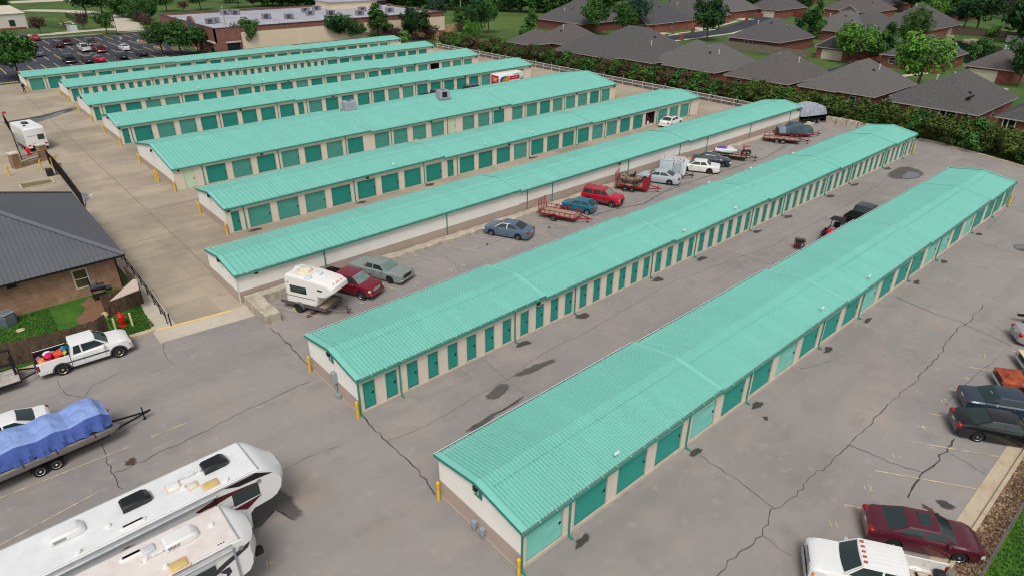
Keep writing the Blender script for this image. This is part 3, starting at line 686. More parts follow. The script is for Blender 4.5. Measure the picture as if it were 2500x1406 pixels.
# bollards
yel = M('bollard_yellow', (236,188,30), .5, rgb2=(214,160,40), scale=6, thr=(.5,.75))
mb = MB(); mb.lathe([(.085,0),(.085,1.1),(.092,1.1),(.092,1.16),(.07,1.2),(.03,1.22)], n=12); bpost = mb.mesh('bollard', yel, 40)
mb = MB(); mb.lathe([(.087,.78),(.089,.785),(.089,.80),(.087,.805)], n=12); bband = mb.mesh('band', M('bollard_band', (150,116,24), .6), 40)
def bollard(x, y, label, sc=1.0):
    o = link('bollard', bpost, None, (x, y, 0)); o.scale = (1, 1, sc); tag(o, label, 'bollard', 'yellow bollards'); link('band', bband, o); return o
for x, y, lb in [(13.42,20.55,'yellow bollard at the far left corner of the row signed I'),(13.4,14.5,'yellow bollard at the near corner of the row signed I, cut by the lower edge'),
    (13.6,35.0,'yellow bollard at the back corner of the row signed J'),(13.6,28.85,'yellow bollard at the front corner of the row signed J'),
    (17.85,68.0,'yellow bollard at the back corner of the row with the white sedan'),(17.85,60.65,'yellow bollard at the front corner of the row with the white sedan'),
    (18.0,90.0,'yellow bollard at the back corner of the widest row'),(18.0,76.35,'yellow bollard at the front corner of the widest row'),(17.6,81.9,'left one of two yellow bollards halfway along the widest gable'),(17.6,81.0,'right one of two yellow bollards halfway along the widest gable'),
    (18.3,108.5,'yellow bollard at the back corner of the row behind the rental truck'),(18.3,100.1,'yellow bollard at the front corner of the row behind the rental truck'),
    (18.4,125.0,'yellow bollard at the back corner of the third row from the car park'),(18.4,116.6,'yellow bollard at the front corner of the third row from the car park'),
    (18.7,140.8,'yellow bollard at the back corner of the row of small square doors'),(18.7,133.8,'yellow bollard at the front corner of the row of small square doors'),(15.0,148.2,'yellow bollard beside the standing person'),
    (83.95,14.5,'yellow bollard at the far end of the row signed I'),(96.75,28.9,'yellow bollard at the far end of the row signed J'),(92.3,76.4,'yellow bollard at the far end of the widest row'),(94.4,60.7,'yellow bollard at the far end of the row with the white sedan'),(94.2,100.1,'yellow bollard at the far end of the row behind the rental truck')]:
    bollard(x, y, lb)
for px, py, lb in [(24,431,'leaning yellow bollard left of the brick gate pillars'),(103,416,'yellow bollard against the black gate leaf'),(131,411,'yellow bollard just right of the right gate pillar'),(139,404,'yellow bollard farthest right at the gate')]:
    g_ = gp(px, py); bollard(g_.x, g_.y, lb, 1.05)
# ------------------------------------------------------------------ vehicles
glass_m = M('car_glass', (40,56,56), .03, var=0, spec=.8)
glass_l = M('sky_reflecting_windshield', (112,134,126), .06, var=.25, scale=1.5, spec=.7)  # opaque; the sky's reflection is put into the pale green-grey colour
tyre_m = M('tyre_rubber', (30,30,32), .85, var=.1)
rim_m = M('alloy_rim', (176,178,182), .3, .75, var=.05)
rim_w = M('white_rim', (220,216,204), .5, var=.05)
rim_d = M('dark_rim', (60,60,62), .5, .4)
chrome = M('chrome', (205,208,212), .14, .95, var=0)
trim_b = M('black_trim', (32,33,36), .55, var=.05)
under_m = M('underbody', (18,18,19), .9, var=0)
tail_m = M('tail_lamp', (150,16,18), .2, var=0, spec=.7)
head_m = M('head_lamp', (214,220,222), .1, var=0, spec=.8)
amber_m = M('amber_lamp', (226,130,40), .25, var=0)
plate_m = M('licence_plate', (210,214,216), .5, var=.08, scale=20)
def paint(name, rgb, rough=.28, coat=.6, **k): return M(name, rgb, rough, 0, var=k.pop('var', .03), coat=coat, spec=.5, **k)
def lerp_tab(tab, x):
    if x <= tab[0][0]: return tab[0][1]
    for (a, va), (b, vb) in zip(tab, tab[1:]):
        if x <= b: return va+(vb-va)*((x-a)/(b-a) if b > a else 0)
    return tab[-1][1]
WH = {}
def wheel_meshes(r, wd, rim):
    k = (r, wd, rim.name)
    if k not in WH:
        a = MB().lathe([(r*.62,-wd/2),(r*.94,-wd/2),(r,-wd/2+.03),(r,wd/2-.03),(r*.94,wd/2),(r*.66,wd/2),(r*.62,wd/2-.02)], 'y', n=22)
        b = MB().lathe([(r*.63,-wd/2+.05),(r*.66,wd/2-.02),(r*.64,wd/2+.002),(r*.56,wd/2-.035),(r*.22,wd/2-.03),(r*.15,wd/2+.0),(r*.03,wd/2+.005)], 'y', n=22)
        for i in range(0 if rim.name == 'white_rim' else 5):
            t = 2*math.pi*i/5; da = .34
            pts = [(q*math.cos(t+s), q*math.sin(t+s)) for q, s in ((r*.27, -da*.7), (r*.52, -da*.85), (r*.52, da*.85), (r*.27, da*.7))]
            b.add([(x, wd/2-.027+.001*1, z) for x, z in pts], [(0,1,2,3)], 1)
        WH[k] = (a.mesh('wheel', tyre_m, 40), b.mesh('rim', [rim, under_m], 50))
    return WH[k]
def wheel(parent, x, y, r, wd, side, rim=None):
    a, b = wheel_meshes(r, wd, rim or rim_m)
    o = link('wheel', a, parent, (x, y, r)); q = link('rim', b, o)
    if side < 0: o.rotation_euler = (0, 0, math.pi)
    return o
# profile presets: x forward from the middle of the wheelbase
def P(**k): return k
SEDAN = P(wb=2.75, xf=2.30, xr=-2.42, w=.91, zlo=.20, belt=.86, hood=[(1.05,.98),(1.7,.93),(2.15,.80),(2.30,.66)], deck=[(-2.42,.86),(-2.3,1.02),(-1.75,1.06)], cowl=1.12, rf=.35, rr=-.85, bl=-1.72, H=1.46, r=.32, tumble=.60, pillars=[-.22], nose=.80, tail=.82, box=0)
def body_loft(mb, p, xs, cab):
    """lower body shell; cab(x) -> True where the shell top is a flat shelf under the greenhouse"""
    rows = []; r, ra, wb = p['r'], p['r']+.065, p['wb']
    for x in xs:
        t0 = max(0, (x-(p['xf']-.55))/.55); t1 = max(0, ((p['xr']+.5)-x)/.5)
        wn = p['w']*(1-(1-p['nose'])*t0**2-(1-p['tail'])*t1**2)
        zb = p['zlo']+.12*t0**2+.14*t1**2
        zt = lerp_tab(p['top'], x)
        zbelt = min(p['belt']+.02, zt-.03)*1.0
        zbelt = max(zbelt, .5)
        zmid = min(.55, zbelt-.08)
        arch = 0
        for ax in (wb/2, -wb/2):
            d = abs(x-ax)
            if d < ra: arch = max(arch, r+math.sqrt(ra*ra-d*d))
        z0 = zb; z1 = zb+.07
        z0a = max(z0, arch); z1 = max(z1, arch+.005); zmid = max(zmid, z1+.02); zbelt = max(zbelt, zmid+.02)
        half = [(wn*.55, z0a), (wn*.96, z0a), (wn*.985, z1), (wn, zmid), (wn*.975, zbelt), (wn*.90, zt-.012 if zt-.012 > zbelt else zbelt+.004), (wn*.62, zt+.012), (0, zt+.028)]
        rows.append([(x, y, z) for y, z in half]+[(x, -y, z) for y, z in reversed(half[:-1])])
    mb.grid(rows)
    n = len(rows[0])
    b = len(mb.v)-len(rows)*n
    mb.f.append(tuple(b+j for j in range(n))); mb.m.append(mb.cur); mb.f.append(tuple(b+(len(rows)-1)*n+j for j in reversed(range(n)))); mb.m.append(mb.cur)
def arch_xs(p):
    ra = p['r']+.065; s = set()
    for ax in (p['wb']/2, -p['wb']/2):
        for t in (-1.02,-.999,-.9,-.72,-.45,-.15,.15,.45,.72,.9,.999,1.02): s.add(round(ax+t*ra, 4))
    return s
def greenhouse(mb, gl, ws, rg, p, zb_tab, front_frame=.05):
    """roof and pillars into mb, side glass into gl, windshield into ws, rear glass into rg"""
    yb = p['w']*.90; yt = p.get('yt', p['w']*p['tumble']/.9*1.0); yt = p['w']*p.get('tum', .70)
    H = p['H']; zr = H-.05
    xc, rf, rr, bl = p['cowl'], p['rf'], p['rr'], p['bl']
    def zb(x): return lerp_tab(zb_tab, x)-.01
    # side: columns along the length
    cols = [(xc, rf), (xc-.14, rf-.06)]
    for px in p['pillars']:
        cols += [(px+.05, px+.03), (px-.05, px-.05)]
    cols += [(bl+p.get('cpil', .32), rr+.16), (bl, rr)]
    N = len(cols)
    fr = [0, .07, .88, 1.0]
    for sg in (1, -1):
        rows = []
        for xb, xt in cols:
            z0 = zb(xb); q = []
            for f in fr:
                bulge = .035*math.sin(math.pi*f)
                q.append((xb+(xt-xb)*f, sg*(yb+(yt-yb)*f+bulge), z0+(zr-z0)*f))
            rows.append(q)
        for i in range(N-1):
            for j in range(3):
                vs = [rows[i][j], rows[i+1][j], rows[i+1][j+1], rows[i][j+1]]
                win = (j == 1 and i % 2 == 1)
                tgt = gl if win else mb
                tgt.add(vs, [(0,1,2,3) if sg < 0 else (0,3,2,1)])
    # windshield, roof, backlight: five columns across
    ys = [-1, -.9, -.45, 0, .45, .9, 1]
    def row(xb, yw, z, bow, crown): return [(xb+bow*(1-v*v), yw*v, z+crown*(1-v*v)) for v in ys]
    wr = [(0, 0), (.05, 0), (.93, 0), (1, 0)]
    def pane(x0, z0, x1, z1, y0, y1, b0, b1, tgt, flip):
        rows = []
        for f in (0, .06, .93, 1):
            rows.append(row(x0+(x1-x0)*f, y0+(y1-y0)*f, z0+(z1-z0)*f, b0+(b1-b0)*f, .03*f))
        for i in range(3):
            for j in range(6):
                g_ = i == 1 and 0 < j < 5
                vs = [rows[i][j], rows[i][j+1], rows[i+1][j+1], rows[i+1][j]]
                (tgt if g_ else mb).add(vs, [(0,1,2,3) if flip else (0,3,2,1)])
        return rows[-1]
    a = pane(xc, zb(xc)+.01, rf, zr, yb, yt, .10, .05, ws, True)
    b_ = pane(bl, zb(bl)+.01, rr, zr, yb, yt, -.08, -.04, rg, False)
    rows = [a]
    for f in (.12, .5, .88): rows.append(row(rf+(rr-rf)*f, yt, zr, .05+(-.09)*f, .03+.025*math.sin(math.pi*f)))
    rows.append(b_); mb.grid(rows)
def car(name, label, cat, loc, deg, p, mt, rim=None, ws=None, group=None, extra=None, two=None, front='plain', sunroof=False, mirrors=True):
    p = dict(p); T = thing(name, label, cat, (loc[0], loc[1], 0), R(deg), group)
    bl_, cw = p['bl'], p['cowl']
    p['top'] = sorted([(x, z) for x, z in p['deck']]+[(bl_+.01, lerp_tab(sorted(p['deck']), bl_)), (cw-.01, lerp_tab(sorted(p['hood']), cw))]+[(x, z) for x, z in p['hood']])
    xs = sorted(arch_xs(p) | {p['xf'], p['xf']-.04, p['xf']-.12, p['xf']-.28, p['xf']-.55, p['xr'], p['xr']+.05, p['xr']+.15, p['xr']+.4, 0, .5, -.5, bl_, cw}, reverse=True)
    xs = [x for x in xs if p['xr'] <= x <= p['xf']]
    mb, gl, wsb, rg = MB(), MB(), MB(), MB()
    body_loft(mb, p, xs, None); greenhouse(mb, gl, wsb, rg, p, p['top'])
    mb.build('body', mt, T, 32)
    gl.build('side_windows', glass_m, T, 40); wsb.build('windshield', ws or glass_m, T, 60); rg.build('rear_window', p.get('rgm', glass_m), T, 60)
    mu = MB(); mu.box(p['xr']+.25, -p['w']*.86, .24, p['xf']-.25, p['w']*.86, .56); mu.build('underbody', under_m, T)
    for ax in (p['wb']/2, -p['wb']/2):
        for sg in (1, -1): wheel(T, ax, sg*(p['w']-.115), p['r'], .21, sg, rim)
    w_, xf, xr = p['w'], p['xf'], p['xr']
    zh = lerp_tab(p['hood'], xf-.1)
    for sg in (1, -1):
        mq = MB(); mq.tr(Matrix.Translation((xf-.13, sg*w_*.70, zh-.12)) @ Matrix.Rotation(R(-sg*18), 4, 'Z'))
        mq.rbox(-.14, -.20, -.085, .105, .20, .075, .05); mq.build('headlight', head_m, T, 40)
        mq = MB(); zt = lerp_tab(p['deck'], xr+.2); mq.tr(Matrix.Translation((xr+.13, sg*w_*p.get('ty', .70), zt-.17)) @ Matrix.Rotation(R(sg*16), 4, 'Z'))
        mq.rbox(-.125, -.19, -.10, .14, .19, .11, .05); mq.build('taillight', tail_m, T, 40)
        if mirrors:
            mq = MB(); mq.rbox(p['cowl']-.42, min(sg*w_*.93, sg*(w_+.17)), p['belt']+.04, p['cowl']-.28, max(sg*w_*.93, sg*(w_+.17)), p['belt']+.17, .04); mq.build('mirror', mt, T, 40)
        # door seams and handles
        mq = MB(); ysd = sg*(w_+.001)
        for x in [p['cowl']-.30]+[q for q in p['pillars']]+[p.get('dr', p['bl']+.35)]:
            mq.box(x-.008, min(ysd, ysd+sg*.003), .36, x+.008, max(ysd, ysd+sg*.003), min(.56, p['belt']-.05))
        mq.build('door_seam', under_m, T)
        for x in p['pillars']:
            mq = MB(); mq.rbox(x+.10, min(sg*w_*.98, sg*(w_+.022)), p['belt']-.14, x+.30, max(sg*w_*.98, sg*(w_+.022)), p['belt']-.10, .01); mq.build('door_handle', mt if front != 'old' else chrome, T)
    mq = MB(); mq.box(xr-.016, -.17, .72 if p['belt'] > .8 else .6, xr+.02, .17, .84); mq.build('licence_plate', plate_m, T)
    if front == 'old':
        for x, s_ in ((xf, 1), (xr, -1)):
            mq = MB(); mq.rbox(min(x-.06*s_, x+.09*s_), -w_*.90, .38, max(x-.06*s_, x+.09*s_), w_*.90, .54, .04); mq.build('bumper', chrome, T, 40)
        mq = MB(); mq.box(xf-.05, -w_*.5, .57, xf+.012, w_*.5, zh-.05); mq.build('grille', trim_b, T)
    else:
        mq = MB(); mq.rbox(xf-.06, -w_*.42, .34, xf+.012, w_*.42, zh-.16, .03); mq.build('grille', trim_b, T)
    if sunroof:
        mq = MB(); mq.rbox(p['rf']-.75, -.36, p['H']-.02, p['rf']-.22, .36, p['H']+.018, .01); mq.build('sunroof', glass_m, T)
    return T
def mod(base, **k): d = dict(base); d.update(k); return d
BOXY = mod(SEDAN, wb=2.85, xf=2.42, xr=-2.55, w=.94, belt=.84, hood=[(1.0,.95),(2.3,.90),(2.42,.86)], deck=[(-2.55,.86),(-2.42,.93),(-1.6,.96)], cowl=1.02, rf=.42, rr=-.95, bl=-1.42, H=1.42, nose=.95, tail=.95, tum=.74, pillars=[-.25], r=.33)
OLD = mod(BOXY, nose=.97, tail=.97)
HATCH = mod(SEDAN, wb=2.37, xf=1.86, xr=-1.80, w=.80, belt=.84, hood=[(.85,.93),(1.5,.86),(1.76,.72),(1.86,.6)], deck=[(-1.8,.86),(-1.7,.92)], cowl=.92, rf=.2, rr=-1.05, bl=-1.70, H=1.38, r=.29, pillars=[-.45], cpil=.25)
SUV = mod(SEDAN, wb=2.69, xf=2.15, xr=-2.2, w=.90, zlo=.32, belt=1.04, hood=[(.9,1.14),(1.95,1.08),(2.1,1.0),(2.15,.9)], deck=[(-2.2,1.05),(-2.12,1.1)], cowl=.98, rf=.42, rr=-2.0, bl=-2.13, H=1.72, r=.37, pillars=[.02,-.95], cpil=.14, nose=.92, tail=.95, tum=.76, box=1)
def pickup(name, label, loc, deg, q, mt, bedm, rim=None, ws=None, group=None, cat='pickup truck'):
    """q: wb xf xr w cowl rf rr bl H belt bedz r pillars hood"""
    p = dict(SEDAN); p.update(dict(nose=.9, tail=1.0, tum=.78, zlo=.36, cpil=.16)); p.update(q)
    T = thing(name, label, cat, (loc[0], loc[1], 0), R(deg), group)
    bl_ = p['bl']; p['deck'] = [(p['xr'], p['bedz']), (bl_, p['bedz'])]
    p['top'] = sorted([(bl_-.02, p['belt']), (bl_+.01, p['belt']+.03), (p['cowl']-.01, p['hood'][0][1])]+list(p['hood']))
    mb, gl, wsb, rg = MB(), MB(), MB(), MB()
    xs = sorted(arch_xs(p) | {p['xf'], p['xf']-.04, p['xf']-.12, p['xf']-.3, p['xf']-.55, .4, bl_-.02, p['cowl']}, reverse=True)
    body_loft(mb, dict(p, xr=-99), [x for x in xs if bl_-.02 <= x <= p['xf']], None)
    greenhouse(mb, gl, wsb, rg, p, p['top'])
    # bed shell with open top
    w_ = p['w']; r, ra = p['r'], p['r']+.065; rows = []
    xb0 = bl_-.06
    for x in sorted({xb0, p['xr'], xb0-.07, p['xr']+.07} | {x for x in arch_xs(p) if p['xr'] < x < xb0}, reverse=True):
        arch = max([r+math.sqrt(ra*ra-(x-ax)**2) for ax in (p['wb']/2, -p['wb']/2) if abs(x-ax) < ra] or [0])
        z0 = max(.42, arch); zt = p['bedz']; zm = max(.62, z0+.02)
        end = x in (xb0, p['xr']); fl = .74; ins = .07
        half = [(w_*.55, min(z0, .7)), (w_*.97, z0), (w_, zm), (w_*.985, zt-.06), (w_*.975, zt), (w_*.97-ins, zt), (w_*.96-ins, zt if end else fl+.02), (0, zt if end else fl)]
        rows.append([(x, y, z) for y, z in half]+[(x, -y, z) for y, z in reversed(half[:-1])])
    # split into outer and liner
    n = len(rows[0])
    for i in range(len(rows)-1):
        for j in range(n-1):
            liner = 5 <= j <= n-7
            mb.add([rows[i][j], rows[i][j+1], rows[i+1][j+1], rows[i+1][j]], [(0,1,2,3)], 1 if liner else 0)
    for rw, fl in ((rows[0], False), (rows[-1], True)):
        mb.add(rw, [tuple(range(n)) if not fl else tuple(reversed(range(n)))], 0)
    mb.build('body', [mt, bedm], T, 32)
    gl.build('side_windows', glass_m, T, 40); wsb.build('windshield', ws or glass_m, T, 60); rg.build('rear_window', glass_m, T, 60)
    MB().box(p['xr']+.3, -w_*.8, .32, p['xf']-.3, w_*.8, .6).build('underbody', under_m, T)
    for ax in (p['wb']/2, -p['wb']/2):
        for sg in (1, -1): wheel(T, ax, sg*(w_-.11), r, .25, sg, rim)
    xf, xr = p['xf'], p['xr']; zh = lerp_tab(p['hood'], xf-.1)
    for sg in (1, -1):
        mq = MB(); mq.tr(Matrix.Translation((xf-.12, sg*w_*.74, zh-.16)) @ Matrix.Rotation(R(-sg*14), 4, 'Z')); mq.rbox(-.14, -.17, -.12, .11, .17, .10, .05); mq.build('headlight', head_m, T, 40)
        mq = MB(); mq.rbox(xf-.2, min(sg*w_*.88, sg*w_*1.005), zh-.28, xf-.1, max(sg*w_*.88, sg*w_*1.005), zh-.16, .03); mq.build('turn_signal', amber_m, T)
        mq = MB(); mq.rbox(xr-.012, min(sg*w_*.86, sg*w_*1.006), p['bedz']-.52, xr+.12, max(sg*w_*.86, sg*w_*1.006), p['bedz']-.12, .02); mq.build('taillight', tail_m, T)
        mq = MB(); mq.rbox(p['cowl']-.42, min(sg*w_*.94, sg*(w_+.22)), p['belt']+.06, p['cowl']-.28, max(sg*w_*.94, sg*(w_+.22)), p['belt']+.26, .04); mq.build('mirror', p.get('mirm', mt), T, 40)
        mq = MB(); ysd = sg*(w_+.001)
        for x in [p['cowl']-.30]+list(p['pillars'])+[bl_+.06]: mq.box(x-.008, min(ysd, ysd+sg*.003), .5, x+.008, max(ysd, ysd+sg*.003), .9)
        mq.build('door_seam', under_m, T)
        if p.get('strip'):
            mq = MB(); mq.box(bl_-.45, min(sg*w_, sg*(w_+.02)), .74, p['wb']/2-.5, max(sg*w_, sg*(w_+.02)), .83); mq.build('side_moulding', p['strip'], T)
        if p.get('flare'):
            for ax in (p['wb']/2, -p['wb']/2):
                mq = MB(); A = [(ax+(ra+d)*math.cos(t), sg*(w_+.03), r+(ra+d)*math.sin(t)) for d in (-.02, .07) for t in [math.pi*k/12 for k in range(13)]]
                mq.add(A+[(x, sg*(w_-.05), z) for x, y, z in A[13:]], [(k, k+1, 14+k, 13+k) for k in range(12)]+[(13+k, 14+k, 27+k, 26+k) for k in range(12)]); mq.build('fender_flare', p['flare'], T)
    fb = p.get('fbm', chrome)
    mq = MB(); mq.rbox(xf-.12, -w_*.93, .42, xf+.10, w_*.93, .66, .08); mq.build('bumper', fb, T, 40)
    mq = MB(); mq.rbox(xr-.14, -w_*.93, .46, xr+.02, w_*.93, .64, .05); mq.build('bumper', p.get('rbm', fb), T, 40)
    mq = MB(); mq.rbox(xf-.07, -w_*.5, .70, xf+.015, w_*.5, zh-.06, .03); mq.build('grille', p.get('grm', trim_b), T)
    return T, p
white_p = paint('white_paint', (236,236,234), .3); 
# --- cars between the blank row and the row signed J
mar = paint('maroon_truck_paint', (120,22,40))
t, p_ = pickup('pickup_truck', 'maroon crew cab pickup truck beside the white camper shell trailer', (21.25,43.15), -67, dict(wb=3.2, xf=2.45, xr=-2.75, w=.925, cowl=1.35, rf=.62, rr=-.85, bl=-1.05, H=1.78, belt=1.06, bedz=1.22, r=.38, pillars=[.12], hood=[(1.35,1.18),(2.2,1.10),(2.45,.98)], fbm=mar, grm=chrome, rbm=trim_b), mar, trim_b, ws=glass_l)
greyold = paint('chalky_grey_paint', (132,142,138), .6, .1, var=.12, scale=1.2)
t = car('old_sedan', 'faded grey old sedan with chrome bumper next to the maroon pickup', 'car', (24.5,43.95), -69, mod(OLD, wb=2.95, xf=2.62, xr=-2.72, w=.97), greyold, rim_d, glass_l, front='old')
MB().box(1.06, -.70, .99, 1.14, .70, 1.02).build('wiper_cowl', chrome, t)
blu = paint('slate_blue_paint', (84,104,126))
t = car('sedan', 'slate blue sedan with white masking round its side windows, parked alone', 'car', (38.1,43.5), 115, mod(SEDAN, H=1.47), blu)
mq = MB()
for sg in (-1, 1):
    mq.bar((1.02, sg*.80, 1.0), (.33, sg*.67, 1.40), .05); mq.bar((.33, sg*.67, 1.40), (-.45, sg*.655, 1.435), .05); mq.bar((-.21, sg*.845, .98), (-.22, sg*.68, 1.41), .07)
mq.build('masking_tape', M('masking_white', (232,232,228), .7), t)
tealp = paint('teal_paint', (20,108,132), .35, .4)
car('hatchback', 'small teal hatchback between the red ramp trailer and the red SUV', 'car', (47.85,43.5), 112, HATCH, tealp, rim_w)
redp = paint('red_paint', (186,18,44), .35, .5)
t = car('suv', 'bright red SUV with roof bars, parked beside the teal hatchback', 'suv', (51.4,43.35), -71, SUV, redp, rim_m, glass_l)
for x in (.1, -1.35):
    mq = MB(); mq.rbox(x-.05, -.66, 1.76, x+.05, .66, 1.81, .02); [mq.box(x-.03, s*.62-.03, 1.68, x+.03, s*.62+.03, 1.77) for s in (1,-1)]; mq.build('roof_bar', rim_m, t)
for sg in (1, -1):
    mq = MB(); mq.box(-1.0, min(sg*.9, sg*.925), .42, .98, max(sg*.9, sg*.925), .62); mq.build('side_cladding', M('grey_cladding', (70,72,82), .6), t)
silver = paint('silver_paint', (176,184,190), .3)
car('sedan', 'silver sedan with rear to the lane, beside the red trailer carrying the wagon', 'car', (61.7,43.85), 115, mod(SEDAN, wb=2.82, xf=2.4, xr=-2.5, w=.92), silver)
whitecar = paint('white_car_paint', (228,228,222), .35)
car('old_sedan', 'boxy white old sedan in front of the grey box trailer', 'car', (68.7,43.3), 120, BOXY, whitecar, rim_d, front='old')
navy = paint('dark_blue_paint', (38,48,66))
car('sedan', 'dark blue sedan between the boxy white sedan and the jet ski trailer', 'car', (72.1,43.6), -57, SEDAN, navy)
# --- right hand bays
blk = paint('black_paint', (20,21,26), .22, .8)
car('sedan', 'black sedan nosed against the kerb at the right edge, nearest of the dark cars there', 'car', (40.42,3.45), -57.5, mod(SEDAN, wb=2.78, w=.93, xr=-2.5), blk)
dkt = paint('dark_teal_blue_paint', (42,58,74), .35)
t = car('sedan', 'dark blue sedan with a pale strap across its rear window', 'car', (43.35,3.85), -57.5, mod(BOXY, H=1.40, bl=-1.62, rr=-.85, nose=.9, tail=.93, wb=2.75), dkt, rim_m, front='plain')
mq = MB(); mq.path([(-1.35, .92, .75), (-1.36, .75, .98), (-1.15, 0, 1.25), (-.98, -.7, 1.2), (-.98, -.93, .8)], .02); mq.build('strap', M('strap_webbing', (196,186,160), .8), t)
orange = M('rusty_orange_paint', (176,84,48), .55, rgb2=(96,36,26), scale=2.2, thr=(.45,.66), spec=.4)
car('old_sedan', 'rusty orange old coupe with its nose towards the lane', 'car', (47.15,3.1), 122.5, mod(OLD, wb=2.85), orange, rim_d, front='old')
creamp = M('rusted_cream_paint', (222,208,184), .5, rgb2=(176,136,100), scale=2.6, thr=(.55,.74))
car('old_sedan', 'cream vintage car nose cut by the right edge, beside the rusty coupe', 'car', (50.75,2.75), 122.5, mod(OLD, wb=2.9), creamp, rim_d, front='old')
gs = paint('silver_beige_paint', (160,156,160), .35)
car('sedan', 'silver grey sedan tail cut by the right edge, farthest of that line', 'car', (54.4,4.0), -57.5, mod(SEDAN, xr=-2.5, deck=[(-2.5,.84),(-2.35,1.0),(-1.75,1.05)]), gs)
maro = paint('maroon_paint', (86,26,42), .22, .8)
car('sedan', 'maroon sedan with sunroof beside the white pickup at the lower right', 'car', (28.97,3.55), -57, mod(SEDAN, wb=2.73, xf=2.38, xr=-2.5, w=.92, H=1.44, pillars=[-.15]), maro, sunroof=True)
bedw = M('white_bed_scuffed', (214,212,206), .5, rgb2=(150,140,132), scale=3, thr=(.5,.75))
t, p_ = pickup('pickup_truck', 'white extended cab pickup with five amber roof lamps at the lower right corner', (24.75,4.05), 122, dict(wb=3.55, xf=2.75, xr=-3.0, w=1.0, cowl=1.45, rf=.78, rr=-.95, bl=-1.12, H=1.93, belt=1.14, bedz=1.32, r=.40, pillars=[.0], hood=[(1.45,1.30),(2.4,1.26),(2.68,1.18),(2.75,1.05)], grm=chrome), white_p, bedw, rim=rim_m)
for k in range(5):
    mq = MB(); mq.rbox(.60, -.56+.28*k-.05, 1.90, .76, -.56+.28*k+.05, 1.965, .02); mq.build('roof_lamp', M('roof_marker', (166,92,70), .3, var=0), t)
mq = MB()
for k in range(6): mq.box(-.85, -.5+.2*k-.012, 1.93, .5, -.5+.2*k+.012, 1.942)
mq.build('roof_rib', white_p, t)
mq = MB()
for k in range(9): mq.box(-2.85, -.68+.17*k-.05, .75, -1.3, -.68+.17*k+.05, .775)
mq.build('bed_liner_ridges', M('tan_bed_mat', (206,186,164), .8, rgb2=(150,130,112), scale=5), t)
mq = MB()
for x in (-1.75, -2.3): mq.box(x-.06, -.6, .776, x+.06, .6, .80)
mq.build('cargo_rail', trim_b, t)
mq = MB(); mq.rbox(-2.85,-.85,.78,-2.45,-.5,1.05,.05)
o = mq.build('tool_case', trim_b); o.parent = None; o.matrix_world = Matrix.Translation((24.75,4.05,0)) @ Matrix.Rotation(R(122),4,'Z'); tag(o, 'small black case in the bed of the white pickup at the lower right', 'case')
# --- left side
t, p_ = pickup('pickup_truck', 'white extended cab pickup with its bed full of coloured toys', (3.2,45.9), -2, dict(wb=3.26, xf=2.5, xr=-2.85, w=.95, cowl=1.22, rf=.5, rr=-.85, bl=-1.0, H=1.84, belt=1.10, bedz=1.27, r=.40, pillars=[-.32], hood=[(1.22,1.26),(2.0,1.2),(2.36,1.08),(2.5,.92)], fbm=M('grey_bumper', (130,134,140), .5), strip=M('grey_strip', (84,90,100), .5), flare=M('grey_flare', (70,72,80), .6), rbm=chrome), white_p, trim_b, rim=M('gold_alloy', (196,184,150), .35, .6, var=.05))
TRK = Matrix.Translation((3.2,45.9,0)) @ Matrix.Rotation(R(-2),4,'Z')
def lump(name, label, cat, c, s, mt, M0=TRK, seed=0, group=None, n=8):
    r_ = random.Random(seed); mb = MB(); rows = []
    for i in range(7):
        ph = math.pi*i/6; rows.append([(s[0]*math.sin(ph)*math.cos(2*math.pi*j/n)*(1+r_.uniform(-.4,.25)), s[1]*math.sin(ph)*math.sin(2*math.pi*j/n)*(1+r_.uniform(-.4,.25)), s[2]*math.cos(ph)*(1+r_.uniform(-.3,.1))) for j in range(n)])
    mb.grid(rows, close=True); o = mb.build(name, mt, None, 30); o.matrix_world = M0 @ Matrix.Translation(c) @ Matrix.Rotation(seed*1.3,4,'Z'); tag(o, label, cat, group); return o
plast = lambda nm, c: M('plastic_'+nm, c, .4, var=.05)
for i, (nm, lb, c, s, cl) in enumerate([('toy_car','orange plastic toy nearest the tailgate of the white pickup',(-2.5,-.25,1.0),(.26,.3,.3),(232,130,50)),('toy_car','magenta toy lying in the middle of the white pickup bed',(-2.05,.05,1.12),(.3,.26,.28),(206,30,90)),
    ('toy_car','orange red toy behind the cab of the white pickup',(-1.55,.0,1.1),(.34,.34,.28),(224,84,50)),('toy_car','crimson toy beside the near bed wall of the white pickup',(-2.15,-.55,1.0),(.32,.2,.22),(204,28,70)),('toy_car','red toy beside the near bed wall, nearer the cab',(-1.65,-.55,1.02),(.3,.2,.22),(214,40,60)),
    ('cloth_bundle','white cloth bundle among the toys in the white pickup bed',(-2.1,.45,1.1),(.36,.25,.2),(226,224,220)),('toy_bin','blue toy bin against the cab of the white pickup',(-1.22,.35,1.1),(.2,.3,.3),(50,140,180)),('board_box','pale green box standing behind the cab of the white pickup',(-1.2,-.2,1.05),(.12,.2,.3),(196,206,120)),('cloth_bundle','purple and white bundle in the tail corner of the white pickup bed',(-2.62,.2,1.0),(.2,.25,.25),(150,110,150))]):
    lump(nm, lb, 'toy' if 'toy' in nm else 'bundle', c, s, plast(nm+str(i), cl), seed=i, group='load in the white pickup bed')
car('sedan', 'white sedan mostly hidden behind the blue covered pontoon boat', 'car', (-2.35,40.0), 178, mod(SEDAN, H=1.45), paint('white_sedan_paint', (234,234,232)))
